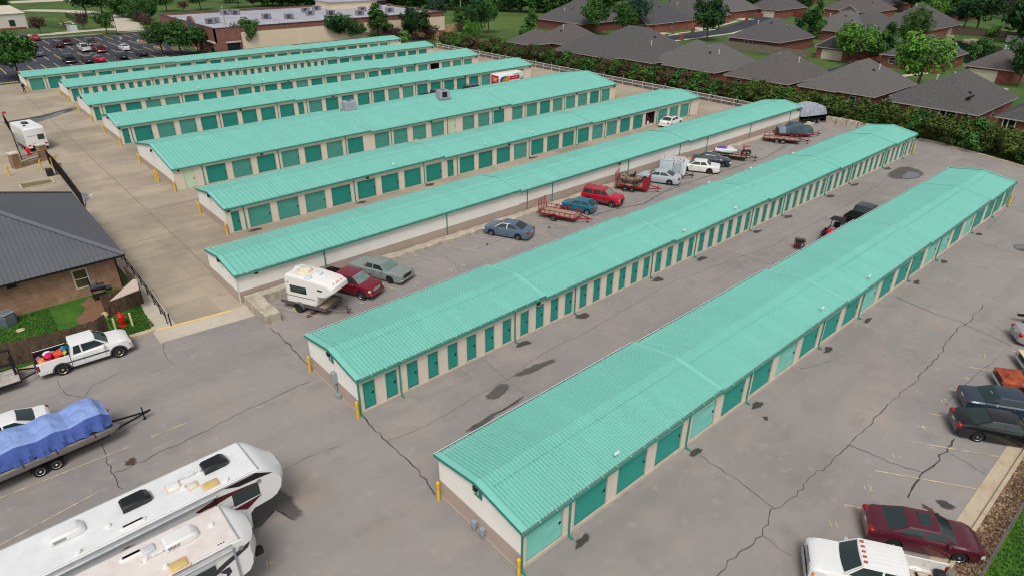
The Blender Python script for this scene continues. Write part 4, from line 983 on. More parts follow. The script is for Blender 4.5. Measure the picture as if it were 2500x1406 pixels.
# --- lane, open unit, far aisles
t, p_ = pickup('pickup_truck', 'black pickup in the lane between the rows signed I and J', (67.2,22.75), 2, dict(wb=3.4, xf=2.7, xr=-2.85, w=.98, cowl=1.4, rf=.72, rr=-.75, bl=-.92, H=1.9, belt=1.12, bedz=1.32, r=.4, pillars=[.05], hood=[(1.4,1.28),(2.4,1.2),(2.7,1.0)]), blk, trim_b)
MB().box(.6-.1,-.1,1.9,.6,.1,1.9).build('brake_lamp', tail_m, t)
car('sedan', 'white sedan parked at the open storage unit', 'car', (84.3,58.9), 8, mod(SEDAN, xr=-2.4), white_p, sunroof=True)
t, p_ = pickup('pickup_truck', 'black pickup half hidden behind the widest teal roof', (67.2,95.6), 0, dict(wb=3.4, xf=2.7, xr=-2.85, w=.98, cowl=1.4, rf=.72, rr=-.75, bl=-.92, H=1.9, belt=1.12, bedz=1.32, r=.4, pillars=[.05], hood=[(1.4,1.28),(2.4,1.2),(2.7,1.0)]), blk, trim_b)
car('suv', 'dark car roof showing beside the black rooftop unit on the widest row', 'suv', (75.6,95.8), 0, mod(SUV, H=1.75), blk)
car('suv', 'dark blue car roof showing above the row behind the rental truck', 'suv', (79.5,112.3), 0, mod(SUV, H=1.75), navy)
# --- cars on the dark lot: (px, py of the middle of the tail), kind, colour
lotc = [(64,103,'suv','dark suv at the upper left of the dark lot','black_lot',(34,38,50)),(91,101,'sedan','crimson sedan beside the dark suv at the top of the lot','crimson_lot',(170,30,60)),(148,119,'suv','dark maroon suv left of the maroon pickup','plum_lot',(70,34,46)),
  (167,112,'pickup','dark maroon pickup at the middle of the lot','wine_lot',(72,26,34)),(101,140,'sedan','grey sedan alone near the round tree','grey_lot',(92,98,118)),(176,157,'pickup','black pickup nearest the rear storage row','black_lot2',(24,26,34)),
  (214,129,'pickup','white pickup in the dark lot','white_lot',(222,222,216)),(228,114,'pickup','grey green pickup behind the white pickup','green_lot',(70,84,88)),(251,131,'pickup','red pickup right of the white pickup','red_lot',(140,28,44)),(220,158,'suv','brown suv left of the scarlet coupe','brown_lot',(74,58,58)),
  (238,150,'sedan','dark sedan behind the scarlet coupe','dusk_lot',(56,52,66)),(250,155,'sedan','scarlet coupe by the rear storage row','scarlet_lot',(188,24,54)),(311,126,'sedan','white sedan at the right of the lot','white_lot2',(226,228,230)),(305,148,'suv','dark green suv at the right of the lot','pine_lot',(44,56,60)),(353,140,'sedan','black convertible at the far right of the lot','ink_lot',(30,30,42))]
for px, py, kd, lb, nm, c in lotc:
    g_ = gp(px, py); x, y = g_.x, g_.y; pm = paint(nm, c); gr = 'cars parked on the dark lot'
    if kd == 'pickup': pickup('pickup_truck', lb, (x, y+2.8), 90, dict(wb=3.3, xf=2.55, xr=-2.8, w=.97, cowl=1.3, rf=.65, rr=-.85, bl=-1.02, H=1.86, belt=1.12, bedz=1.3, r=.39, pillars=[.0], hood=[(1.3,1.26),(2.3,1.18),(2.55,1.0)], rbm=chrome), pm, trim_b, group=gr)
    elif kd == 'suv': car('suv', lb, 'suv', (x, y+2.3), 90, SUV, pm, group=gr)
    else: car('sedan', lb, 'car', (x, y+2.4), 90, SEDAN, pm, group=gr)

# ------------------------------------------------------------------ trailers
redm = M('red_trailer_paint', (150,24,38), .5, var=.12, scale=6)
deck_m = M('weathered_deck', (178,160,140), .85, rgb2=(140,122,104), scale=2, stretch=(.4,6,1))
steel_b = M('black_trailer_paint', (28,28,32), .5, var=.1)
def trailer(label, loc, deg, L, W, mt, axles=1, rail=.42, ramp=0, front_panel=0, tongue=1.3, rim=None, dz=.52, deck=deck_m, zr=None, name='utility_trailer', r=.33, fender=True, post=7, jack=True):
    T = thing(name, label, 'trailer', (loc[0], loc[1], 0), R(deg))
    h = L/2; w_ = W/2
    mb = MB()
    for sg in (1, -1):
        mb.bar((-h, sg*w_, dz), (h, sg*w_, dz), .08, .12)
        if rail:
            mb.bar((-h, sg*w_, dz+rail), (h, sg*w_, dz+rail), .06)
            for k in range(post+1): mb.bar((-h+L*k/post, sg*w_, dz), (-h+L*k/post, sg*w_, dz+rail), .05)
    for k in range(6): mb.bar((-h+L*k/5, -w_, dz-.04), (-h+L*k/5, w_, dz-.04), .07)
    if rail: mb.bar((h, -w_, dz+rail), (h, w_, dz+rail), .06)
    mb.build('frame', mt, T)
    if deck:
        mb = MB(); n = 9
        for k in range(n): mb.box(-h+.03, -w_+.04+(W-.08)*k/n, dz-.01, h-.03, -w_+.04+(W-.08)*(k+.93)/n, dz+.03)
        mb.build('deck', deck, T)
    for k in range(axles):
        x = -.25+(-(axles-1)/2+k)*(2*r+.12)
        for sg in (1, -1):
            wheel(T, x, sg*(w_+.17), r, .2, sg, rim or rim_m)
            if fender:
                mq = MB(); A = [(x+(r+.09)*math.cos(t), y, r+(r+.09)*math.sin(t)) for y in (sg*(w_+.05), sg*(w_+.30)) for t in [math.pi*q/10 for q in range(11)]]
                mq.add(A, [(q, q+1, 12+q, 11+q) for q in range(10)]); mq.build('fender', mt, T)
        MB().tube((x, -w_-.1, r), (x, w_+.1, r), .04).build('axle', steel_b, T)
    mb = MB(); tip = h+tongue
    mb.bar((h, -w_*.7, dz-.05), (tip, 0, dz-.08), .08); mb.bar((h, w_*.7, dz-.05), (tip, 0, dz-.08), .08); mb.bar((tip-.3, 0, dz-.06), (tip+.15, 0, dz-.05), .09)
    mb.build('tongue', mt, T)
    if jack:
        mb = MB(); mb.tube((tip-.25, .08, dz+.3), (tip-.25, .08, .02), .035); mb.tube((tip-.25, .08, .0), (tip-.25, .08, .03), .1); mb.build('jack', mt, T)
    if ramp:
        mb = MB(); x = -h-.05
        for k in range(6): mb.bar((x, -w_+W*k/5, dz), (x-.12, -w_+W*k/5, dz+ramp), .04)
        for f in (0, .25, .5, .75, 1): mb.bar((x-.12*f, -w_, dz+ramp*f), (x-.12*f, w_, dz+ramp*f), .04)
        mb.build('ramp_gate', mt, T)
    if front_panel:
        mb = MB(); x = h
        for k in range(12): mb.box(x-.03, -w_+W*k/12, dz, x+.03, -w_+W*(k+.7)/12, dz+front_panel)
        mb.box(x-.04, -w_, dz+front_panel, x+.04, w_, dz+front_panel+.06); mb.box(x-.55, -w_-.02, dz, x, -w_+.03, dz+front_panel); mb.build('front_panel', mt, T)
    mb = MB()
    for sg in (1, -1): mb.box(-h-.05, sg*w_-.06, dz-.05, -h, sg*w_+.06, dz+.05)
    mb.build('taillight', tail_m, T)
    return T
trailer('red single axle trailer with wooden deck and raised ramp gate', (44.95,43.35), -68, 3.8, 1.9, redm, 1, .42, 1.25)
trailer('red tandem axle trailer loaded with a black wagon', (57.4,44.15), -63, 3.5, 2.0, redm, 2, .12, 1.4, 1.25, fender=True)
WG = Matrix.Translation((57.25,44.4,.56)) @ Matrix.Rotation(R(-63),4,'Z')
T = thing('wagon', 'old black spoked wheel wagon standing on the red tandem trailer', 'wagon', (57.25,44.4,.56), R(-63))
wood_d = M('dark_wagon_wood', (72,60,52), .8)
mb = MB(); mb.box(-1.1,-.45,.55,.9,.45,.68); mb.box(-.5,-.45,.68,.7,-.40,.95); mb.box(-.5,.40,.68,.7,.45,.95); mb.build('wagon_bed', M('tan_wagon_wood', (150,128,104), .8), T)
mb = MB(); mb.rbox(-.2,-.42,.85,.35,.42,1.05,.06); mb.rbox(.3,-.42,1.0,.42,.42,1.4,.05); mb.build('seat', steel_b, T)
for x, r_ in ((-.9,.55),(.75,.42)):
    for sg in (1,-1):
        mb = MB()
        for k in range(14):
            a, b = 2*math.pi*k/14, 2*math.pi*(k+1)/14; mb.bar((x+r_*math.cos(a), sg*.6, r_+r_*math.sin(a)), (x+r_*math.cos(b), sg*.6, r_+r_*math.sin(b)), .05); 
            if k % 2: mb.bar((x, sg*.6, r_), (x+r_*math.cos(a), sg*.6, r_+r_*math.sin(a)), .025)
        mb.build('wagon_wheel', steel_b, T)
mb = MB(); mb.bar((-1,0,.5),(1,0,.45),.1); mb.bar((-.9,-.6,.55),(-.9,.6,.55),.06); mb.bar((.75,-.6,.42),(.75,.6,.42),.06); mb.path([(.9,.2,.5),(1.3,.2,.7),(1.4,-.2,.7),(.9,-.2,.5)], .03); mb.build('running_gear', wood_d, T)
# grey box trailer with rusty roof
T = thing('box_trailer', 'pale grey enclosed box trailer with a rust streaked roof', 'trailer', (64.4,44.0,0), R(-60))
boxm = M('box_trailer_paint', (180,190,196), .5, var=.06, scale=1.5)
mb = MB(); mb.rbox(-1.45,-.95,.42,1.3,.95,2.2,.06); mb.build('body', boxm, T, 40)
mb = MB(); mb.xz([(1.3,.45),(1.55,.7),(1.55,1.95),(1.3,2.19)], -.93, .93); mb.build('rounded_nose', M('box_nose_white', (226,230,228), .4), T, 40)
mb = MB(); rf_m = M('rusty_roof', (190,194,198), .6, rgb2=(118,62,44), scale=2.2, thr=(.55,.6), stretch=(3,.8,1)); mb.rbox(-1.47,-.97,2.2,1.35,.97,2.27,.05)
for k in range(5): mb.box(-1.4+.65*k,-.96,2.27,-1.32+.65*k,.96,2.295)
mb.build('roof', rf_m, T)
mb = MB(); mb.box(.15,-.958,.5,.95,-.95,2.0); mb.build('side_door', M('box_door', (172,182,188), .5), T); mb = MB(); mb.box(.1,-.962,.5,.14,-.952,2.05); mb.box(.95,-.962,.5,.98,-.952,2.05); mb.build('door_seam', steel_b, T)
for sg in (1,-1): wheel(T, -.2, sg*.98, .31, .18, sg, rim_w)
mb = MB(); mb.bar((1.3,-.5,.42),(2.6,0,.42),.08); mb.bar((1.3,.5,.42),(2.6,0,.42),.08); mb.tube((2.4,.08,.75),(2.4,.08,.02),.035); mb.build('tongue', steel_b, T)
# jet ski trailer
T0 = trailer('dark trailer carrying a white and purple jet ski', (76.3,43.7), -66, 4.2, 1.9, M('rusty_trailer_paint', (52,36,36), .7, var=.2), 1, .3, 0, rim=rim_w)
mb = MB(); mb.bar((1.6,-.9,.5),(1.6,-.9,1.9),.09); mb.bar((1.6,.9,.5),(1.6,.9,1.5),.07); mb.bar((1.6,-.9,1.9),(2.3,.9,1.6),.08); mb.bar((1.6,-.9,1.9),(1.6,.2,1.9),.07); mb.build('hoist_frame', redm, T0)
T = thing('jet_ski', 'white jet ski with purple seat and green belly on the dark trailer', 'jet ski', (76.0,44.2,.55), R(-66))
mb = MB(); rows = []
for x, w_, z0, z1 in [(-1.3,.42,.25,.55),(-1.2,.5,.1,.6),(-.3,.52,.05,.62),(.5,.46,.08,.66),(1.1,.28,.2,.66),(1.45,.06,.45,.6)]:
    rows.append([(x,0,z0),(x,w_*.7,z0+.08),(x,w_,z0+.28 if z0+.28 < z1 else z1-.03),(x,w_*.9,z1),(x,0,z1+.06),(x,-w_*.9,z1),(x,-w_,z0+.28 if z0+.28 < z1 else z1-.03),(x,-w_*.7,z0+.08)])
mb.grid(rows, close=True); mb.add(rows[0], [tuple(range(8))]); mb.build('hull', M('jetski_white', (232,232,236), .3), T, 40)
mb = MB(); mb.rbox(-1.2,-.54,.20,.9,.54,.30,.3); mb.build('belly_stripe', M('jetski_green', (34,110,96), .4), T)
mb = MB(); mb.xz([(-1.1,.6),(-1.1,.8),(-.2,.92),(.2,.7),(.2,.6)], -.2, .2); mb.build('seat', M('jetski_purple', (110,80,170), .5), T)
mb = MB(); mb.xz([(.1,.6),(.2,.98),(.42,1.02),(1.1,.66)], -.24, .24); mb.build('cowl', M('jetski_white', (232,232,236), .3), T, 30)
mb = MB(); mb.bar((.2,-.36,1.05),(.2,.36,1.05),.06); mb.build('handlebar', M('jetski_purple2', (96,60,140), .5), T)
for i, (x, y, z) in enumerate([(77.0,42.2,.95),(77.6,41.9,.9)]):
    a, b = wheel_meshes(.38, .22, rim_w); o = link('spare_wheel', a, None, (x, y, z)); o.rotation_euler = (0, 0, R(160 if i == 0 else 130)); tag(o, ['spare wheel with white rim leaning on the jet ski trailer','dark spare wheel at the tongue of the jet ski trailer'][i], 'wheel'); link('rim', b, o)
trailer('empty red tandem trailer with tan rails, in front of the covered car', (88.8,43.3), -61, 4.7, 1.95, M('dark_red_paint', (104,22,34), .6, var=.15), 2, .40, 0, rim=rim_w, r=.34)
# tarp covered car on a red car trailer
trailer('low red car trailer under the tarpaulin covered car', (93.0,43.8), -42, 5.2, 1.9, M('dark_red_paint2', (120,26,36), .6), 2, 0, 0, deck=None, dz=.45, name='car_trailer', fender=True, r=.3)
tarp_d = M('dark_green_tarp', (52,70,78), .6, rgb2=(72,90,100), scale=2.5)
def tarp(name, label, cat, loc, deg, prof, hw, mats, z0, seed=1, wr=.05, kind=None, top=.62, group=None, mfun=None):
    """draped cover: prof = (x, height) along the length"""
    r_ = random.Random(seed); mb = MB(); rows = []; xs0, xs1 = prof[0][0], prof[-1][0]; n = 42
    ph = [r_.uniform(0, 6) for _ in range(8)]
    for i in range(n+1):
        x = xs0+(xs1-xs0)*i/n; h = lerp_tab(prof, x); row = []
        endt = min(1, min(i, n-i)/3.0); ww = hw*(.80+.2*endt)
        for j in range(15):
            v = j/7-1; a = abs(v)
            if a <= .62: y = v/.62*ww*top*1.0; z = h-(h-z0)*.06*(a/.62)**2
            else:
                f = (a-.62)/.38; y = math.copysign(ww*(top+(1-top)*f**.6), v); z = h-(h-z0)*(.06+.94*f)
            k = math.sin(x*3.1+ph[0]+v*2)*.5+math.sin(x*7.3+ph[1]+a*4)*.3+math.sin(x*1.3+v*5+ph[2])*.4
            f2 = max(0, a-.6)/.4
            row.append((x+.02*k, y+math.copysign(wr*f2*(math.sin(x*9+ph[3])+.7*math.sin(x*17+ph[4])), v), z+wr*(1-f2)*k*.9))
        rows.append(row)
    for i in range(n):
        for j in range(14):
            mb.add([rows[i][j], rows[i+1][j], rows[i+1][j+1], rows[i][j+1]], [(0,1,2,3)], mfun(rows[i][j]) if mfun else 0)
    mb.add(rows[0], [tuple(range(15))]); mb.add(rows[-1], [tuple(reversed(range(15)))])
    o = mb.build(name, mats, None, 55); o.location = (loc[0], loc[1], 0); o.rotation_euler = (0, 0, R(deg)); tag(o, label, cat, group); return o
tarp('covered_car', 'car under a dark green tarpaulin on the low red trailer', 'covered car', (93.0,43.8), -42, [(-2.4,1.25),(-2.1,1.42),(-1.2,1.5),(-.6,2.0),(.7,2.02),(1.2,1.55),(2.3,1.45),(2.5,1.2)], .98, [tarp_d, M('blue_grey_tarp', (112,130,150), .5)], .62, 3, mfun=lambda v: 1 if v[0] < -1.55 else 0)
# silver covered boat at the end of the blank row
T0 = trailer('black gooseneck trailer under the silver covered load', (103.3,46.3), -18, 5.2, 2.1, steel_b, 2, .0, 0, deck=None, dz=.7, name='gooseneck_trailer', r=.36, tongue=2.6)
mb = MB(); mb.box(1.6,-.9,.7,2.6,.9,1.9); mb.bar((2.6,0,1.9),(5.0,0,1.9),.18); mb.bar((5.0,0,1.95),(5.0,0,.3),.16); mb.build('gooseneck', steel_b, T0)
mb = MB(); mb.box(2.6,-.1,1.82,4.6,-.095,1.98); mb.build('reflector_strip', M('reflector', (190,120,110), .4), T0)
tarp('covered_load', 'load under a crumpled silver tarpaulin behind the end of the blank row', 'covered load', (102.6,46.5), -18, [(-2.6,2.6),(-2.2,3.1),(-.4,3.15),(1.2,2.7),(2.6,2.35)], 1.15, M('silver_tarp', (186,192,204), .35, .2, rgb2=(140,146,158), scale=2), 1.25, 5, .12)
mb = MB(); mb.prism([(0,0),(1.9,.1),(1.8,.9),(.1,.8)], 0, .45); mb.rbox(.4,.2,.45,1.0,.7,.75,.1); o = mb.build('debris_pile', M('pale_rubble', (196,184,164), .9, var=.15)); o.location = (99.2,44.6,0); tag(o, 'low pile of pale rubble beside the covered load', 'debris pile')
# white truck camper on a flat trailer
T0 = trailer('weathered flat trailer carrying the white camper shell', (17.75,43.0), -63.5, 4.0, 2.05, M('weathered_grey_steel', (96,92,90), .8, var=.15), 1, .14, 0, rim=rim_d, r=.36, tongue=1.4, post=4)
T = thing('truck_camper', 'white truck camper shell standing on a flat trailer', 'camper', (17.93,42.6,.56), R(-63.5)); T.scale = (1.1,1.02,1.05)
cw_ = M('camper_white', (234,232,226), .4, var=.03); ctop = M('camper_roof_stained', (232,226,214), .6, rgb2=(222,196,176), scale=1.6, thr=(.5,.72))
def shell(mb, prof, hw, r=.12, steps=(1, .97, .8, .4, 0)):
    """profile in xz closed loop, extruded across y with rounded sides"""
    ys = [-hw, -hw+r*.3, -hw+r]+[0]+[hw-r, hw-r*.3, hw]; ins = [r, r*.3, 0, 0, 0, r*.3, r]
    cx = sum(p[0] for p in prof)/len(prof); cz = sum(p[1] for p in prof)/len(prof)
    def inset(p, d):
        v = Vector((p[0]-cx, p[1]-cz)); L_ = v.length; k = max(0, (L_-d*1.3)/L_); return (cx+v.x*k, cz+v.y*k)
    rows = [[(q[0], y, q[1]) for q in (inset(p, i) for p in prof)] for y, i in zip(ys, ins)]
    mb.grid(rows, close=True); n = len(prof)
    mb.add(rows[0], [tuple(range(n))]); mb.add(rows[-1], [tuple(reversed(range(n)))])
mb = MB(); shell(mb, [(-1.75,.05),(-1.75,2.0),(-1.6,2.2),(.2,2.22),(1.7,2.02),(2.15,1.75),(2.2,1.45),(1.55,.95),(.95,.9),(.75,.15),(.6,.05)], 1.0, .14); mb.build('shell', cw_, T, 35)
mb = MB(); mb.box(-1.45,-.72,2.195,.15,.72,2.235); mb.build('roof_deck', ctop, T)
mb = MB(); mb.rbox(-1.05,-.35,2.23,-.15,.4,2.5,.12); mb.build('air_conditioner', M('beige_plastic', (222,212,186), .5), T, 40)
mb = MB(); mb.box(-1.06,-.2,2.3,-1.045,.25,2.42); mb.build('vent_grille', trim_b, T)
for a, b in ((.45,.15),(.2,-.75),(-1.4,.35)):
    mb = MB(); mb.rbox(a-.22,b-.2,2.2,a+.22,b+.2,2.32,.05); mb.build('roof_vent', M('vent_blue_white', (206,222,230), .4), T, 40)
mb = MB(); mb.rbox(-1.3,-1.015,.95,.05,-.985,1.5,.08); mb.build('window', glass_m, T)
mb = MB(); mb.rbox(.95,-1.012,1.42,1.35,-.985,1.56,.06); mb.build('cabover_window', glass_m, T)
mb = MB(); mb.box(-1.75,-1.01,.62,.7,-.99,.68); mb.box(-1.5,-1.012,1.62,-1.35,-.98,1.72); mb.build('trim_strip', rim_m, T)
mb = MB(); mb.box(-1.0,-1.06,.02,-.15,-1.03,.16); mb.build('reflective_decal', M('green_decal', (190,200,60), .5), T0)
for y in (-.45,-.1,.1,.45):
    mb = MB(); mb.box(1.92,y-.03,1.9,2.0,y+.03,1.96); mb.build('marker_lamp', amber_m, T)

# black flat trailer behind the white pickup
T0 = trailer('black trailer with wooden deck hitched to the white pickup', (-2.75,46.0), 0, 4.2, 2.0, steel_b, 1, .0, 0, deck=M('peeling_deck', (204,196,186), .85, rgb2=(150,140,130), scale=3), dz=.55, tongue=1.45)
mb = MB(); mb.box(1.9,.0,.55,2.05,.12,1.9)
for z in (.9,1.9): mb.bar((-2.1,1.0,z),(2.05,1.0,z),.1)
for x in (-2.1,0,2.05): mb.bar((x,1.0,.55),(x,1.0,1.9),.1)
mb.build('side_rack', steel_b, T0); mb = MB(); mb.bar((.55,-1.0,.62),(1.3,1.0,1.3),.06); mb.build('tie_strap', M('grey_strap', (176,172,166), .8), T0)
# trailer with load behind the black pickup
T0 = trailer('black trailer loaded with household goods behind the black pickup', (61.4,22.6), 2, 3.4, 1.8, steel_b, 1, .35, 0, rim=rim_m, tongue=.9)
mb = MB(); mb.add([(-1.75,-.85,.52),(-1.75,.85,.52),(-3.2,.85,.05),(-3.2,-.85,.05)], [(0,1,2,3)]); mb.bar((-1.75,-.85,.5),(-3.2,-.85,.06),.06); mb.bar((-1.75,.85,.5),(-3.2,.85,.06),.06); mb.bar((-3.2,-.85,.06),(-3.2,.85,.06),.06); mb.build('ramp', M('ramp_mesh', (64,68,72), .7), T0)
TL = Matrix.Translation((61.4,22.6,.55)) @ Matrix.Rotation(R(2),4,'Z')
def boxthing(name, label, cat, c, s, mt, M0, r=.04, rz=0):
    mb = MB(); mb.rbox(-s[0]/2,-s[1]/2,0,s[0]/2,s[1]/2,s[2],r); mb.box(-s[0]*.46,-.02,s[2],s[0]*.46,.02,s[2]+.006)
    o = mb.build(name, mt, None, 40); o.matrix_world = M0 @ Matrix.Translation(c) @ Matrix.Rotation(R(rz),4,'Z'); return tag(o, label, cat, 'goods on the loaded trailer')
cardboard = M('cardboard', (190,148,100), .85, var=.08)
T = thing('lawn_mower', 'red and black riding mower at the rear of the loaded trailer', 'mower', (60.35,22.7,.55), R(184), 'goods on the loaded trailer')
mb = MB(); mb.rbox(-.1,-.35,.3,.9,.35,.75,.12); mb.build('hood', M('mower_red', (196,24,34), .35), T, 40)
mb = MB(); mb.rbox(-.8,-.5,.3,-.1,.5,.5,.1); mb.rbox(-.75,-.28,.5,-.35,.28,.7,.08); mb.rbox(-.8,-.28,.65,-.66,.28,1.1,.06); mb.build('seat', steel_b, T, 40)
mb = MB()
for sg in (1,-1): mb.bar((-.5,sg*.5,.5),(-.7,sg*.5,1.5),.06)
mb.rbox(-1.0,-.55,1.5,.1,.55,1.58,.1); mb.build('canopy', steel_b, T)
mb = MB(); mb.rbox(.2,-.2,.75,.6,.2,.92,.05); mb.build('engine', rim_m, T)
for x, r_ in ((-.45,.3),(.65,.22)):
    for sg in (1,-1): wheel(T, x, sg*.5, r_, .2, sg, rim_d)
boxthing('cardboard_box','cardboard box near the front rail of the loaded trailer','box',(1.0,-.1,0),(.6,.5,.45),cardboard,TL,rz=15)
boxthing('cardboard_box','flat brown box by the far rail of the loaded trailer','box',(.5,.62,0),(.6,.4,.5),M('cardboard_dark',(168,124,86),.85),TL,rz=-10)
boxthing('folding_table','tan folding table leaf leaning over the loaded trailer','table',(1.35,-.45,.25),(.3,.9,.35),M('tan_wood',(214,168,110),.6),TL,rz=30)
lump('refuse_sack','white sack in the middle of the loaded trailer','sack',(.05,.45,.4),(.35,.3,.35),plast('white_sack',(226,228,226)),TL,11,'goods on the loaded trailer')
lump('refuse_sack','blue bundle in the middle of the loaded trailer','sack',(.25,-.1,.35),(.35,.35,.4),plast('blue_bundle',(86,112,150)),TL,12,'goods on the loaded trailer')
lump('fan','round grey fan guard lying on the loaded trailer','fan',(.0,.05,.62),(.28,.28,.12),plast('grey_fan',(120,124,132)),TL,13,'goods on the loaded trailer',14)
lump('refuse_sack','dark red bundle at the near rail of the loaded trailer','sack',(.75,-.6,.25),(.3,.25,.3),plast('wine_bundle',(90,30,44)),TL,14,'goods on the loaded trailer')
T = thing('chair', 'grey folding chair tilted at the front of the loaded trailer', 'chair', (62.5,22.9,.6), R(100), 'goods on the loaded trailer')
mb = MB(); mb.box(-.28,-.04,.45,.28,.04,1.1); mb.box(-.28,-.5,.4,.28,.0,.46); mb.build('seat', M('chair_grey', (70,74,82), .7), T); mb = MB()
for sg in (1,-1): mb.path([(sg*.3,.05,1.25),(sg*.3,-.02,.4),(sg*.3,-.5,.02)], .025); mb.path([(sg*.3,-.5,.45),(sg*.3,.05,.02)], .025)
mb.build('frame', steel_b, T)
# generator
T = thing('generator', 'small red and black portable generator standing on the lane asphalt', 'generator', (56.2,23.75,0), R(-60))
mb = MB()
for x in (-.4,.4):
    for y in (-.3,.3): mb.tube((x,y,.12),(x,y,.95),.025)
for z in (.14,.95):
    for y in (-.3,.3): mb.tube((-.4,y,z),(.4,y,z),.025)
    for x in (-.4,.4): mb.tube((x,-.3,z),(x,.3,z),.025)
mb.build('frame', steel_b, T)
mb = MB(); mb.rbox(-.34,-.25,.74,.34,.25,.93,.06); mb.build('fuel_tank', M('tank_dark', (44,40,44), .4), T, 40); mb = MB(); mb.rbox(-.3,-.22,.2,.1,.22,.7,.06); mb.build('engine', M('engine_maroon', (96,26,40), .5), T, 40)
mb = MB(); mb.rbox(.12,-.2,.25,.34,.2,.6,.05); mb.build('alternator', rim_m, T, 40)
for sg in (1,-1): wheel(T, .35, sg*.34, .12, .07, sg, rim_w)
# hitch frame at the right edge
T = thing('trailer_hitch', 'dark trailer drawbar on a wooden block at the right edge', 'trailer', (56.3,6.5,0), R(-57))
mb = MB(); mb.bar((0,0,.62),(2.2,-.35,.6),.12); mb.bar((0,0,.62),(2.2,.5,.6),.12); mb.bar((-.25,0,.64),(.1,0,.62),.16); mb.build('drawbar', steel_b, T)
mb = MB(); mb.tube((.35,.0,.75),(.35,.0,.1),.05); mb.tube((.35,0,.1),(.35,0,.13),.12); mb.build('jack', steel_b, T)
o = MB().box(-.5,-.12,0,.5,.12,.1).box(-.45,.1,0,.45,.28,.08).build('wood_block', M('raw_timber', (206,182,146), .85)); o.location = (56.0,6.1,0); o.rotation_euler = (0,0,R(-50)); tag(o, 'pale timber block under the dark drawbar', 'timber')
# ------------------------------------------------------------------ recreational vehicles
rvw = M('rv_gelcoat', (232,232,230), .25, var=.02, coat=.4); rvroof = M('rv_roof_white', (228,230,230), .6, rgb2=(214,216,216), scale=1.2, thr=(.45,.75)); rvroof2 = M('rv_roof_pinkish', (228,219,214), .6, rgb2=(214,200,193), scale=1.4, thr=(.42,.72))
rvgrey = M('rv_side_grey', (214,218,222), .3, var=.03); dec_k = M('decal_black', (26,24,28), .3, var=0); dec_r = M('decal_maroon', (88,24,36), .3, var=0); dec_g = M('decal_charcoal', (62,58,66), .35, var=0); seal_m = M('stained_sealant', (226,196,178), .7, var=.1); amberv = M('amber_skylight', (206,182,120), .4, var=.1)
def fifth_wheel(label, loc, deg, L, hw, zt, nose_dx, roofm, seed):
    T = thing('travel_trailer', label, 'travel trailer', (loc[0], loc[1], 0), R(deg))
    # local x = 0 at the front edge of the roof, body runs to -L
    mb = MB(); ny = 11; rows = []
    prof = [(-L,.75),(-L,zt-.25),(-L+.15,zt-.02),(-L+.3,zt),(-2,zt),(0,zt),(.35,zt-.12),(.75,zt-.45),(nose_dx-.1,zt-.85),(nose_dx,zt-1.15),(nose_dx-.12,zt-1.55),(nose_dx-.5,zt-1.85),(nose_dx-.9,zt-1.95),(-.55,zt-2.0),(-.75,zt-2.2),(-.8,.75)]
    for j in range(ny):
        v = j/(ny-1)*2-1; y = v*hw; row = []
        for x, z in prof:
            e = max(0, abs(v)-.9)/.1
            if x > .2: x2 = x-(.42*(x/nose_dx))*abs(v)**2.6
            else: x2 = x
            row.append((x2, y, z-(.07*e if z > zt-.4 else 0)))
        rows.append(row)
    mb.grid(rows, close=True); n = len(prof); mb.add(rows[0], [tuple(range(n))]); mb.add(rows[-1], [tuple(reversed(range(n)))])
    mb.build('shell', rvw, T, 30)
    mb = MB(); mb.rbox(-L+.35,-hw+.10,zt-.01,-.02,hw-.10,zt+.022,.05); mb.build('roof', roofm, T)
    mb = MB()
    for sg in (1,-1): mb.box(-L+.2, sg*hw-.03, zt-.10, -.3, sg*hw+.03, zt-.05)
    mb.box(-.03,-hw+.05,zt+.0,.03,hw-.05,zt+.034); mb.build('roof_trim', M('rv_trim', (176,176,178), .4, .3), T)
    mb = MB(); mb.box(-L+.3,-hw+.15,.45,-1.2,hw-.15,.8); mb.build('chassis', under_m, T)
    for x in (-L*.55-.4, -L*.55+.45):
        for sg in (1,-1): wheel(T, x, sg*(hw-.12), .37, .22, sg, rim_m)
    for sg in (1,-1):
        mb = MB(); mb.bar((-.95, sg*(hw-.35), .8), (-.95, sg*(hw-.35), .02), .10); mb.bar((-1.05,sg*(hw-.35),.02),(-.85,sg*(hw-.35),.02),.2,.03); mb.build('landing_leg', steel_b, T)
    mb = MB(); mb.tube((nose_dx-.9,0,zt-1.95),(nose_dx-.85,0,1.25),.09); mb.rbox(nose_dx-1.1,-.2,1.1,nose_dx-.7,.2,1.35,.05); mb.build('hitch_pin', steel_b, T)
    # tail side panels in pale grey on the near side
    MB().box(-L+.1,-hw-.006,1.0,-.9,-hw+.01,zt-1.0).build('side_panel', rvgrey, T)
    return T, hw, zt
def decal(T, pts, y, mt, nm='decal'):
    mb = MB(); mb.xz(pts if sum(a[0]*b[1]-b[0]*a[1] for a, b in zip(pts, pts[1:]+pts[:1])) < 0 else pts[::-1], y-.012, y+.004); return mb.build(nm, mt, T)
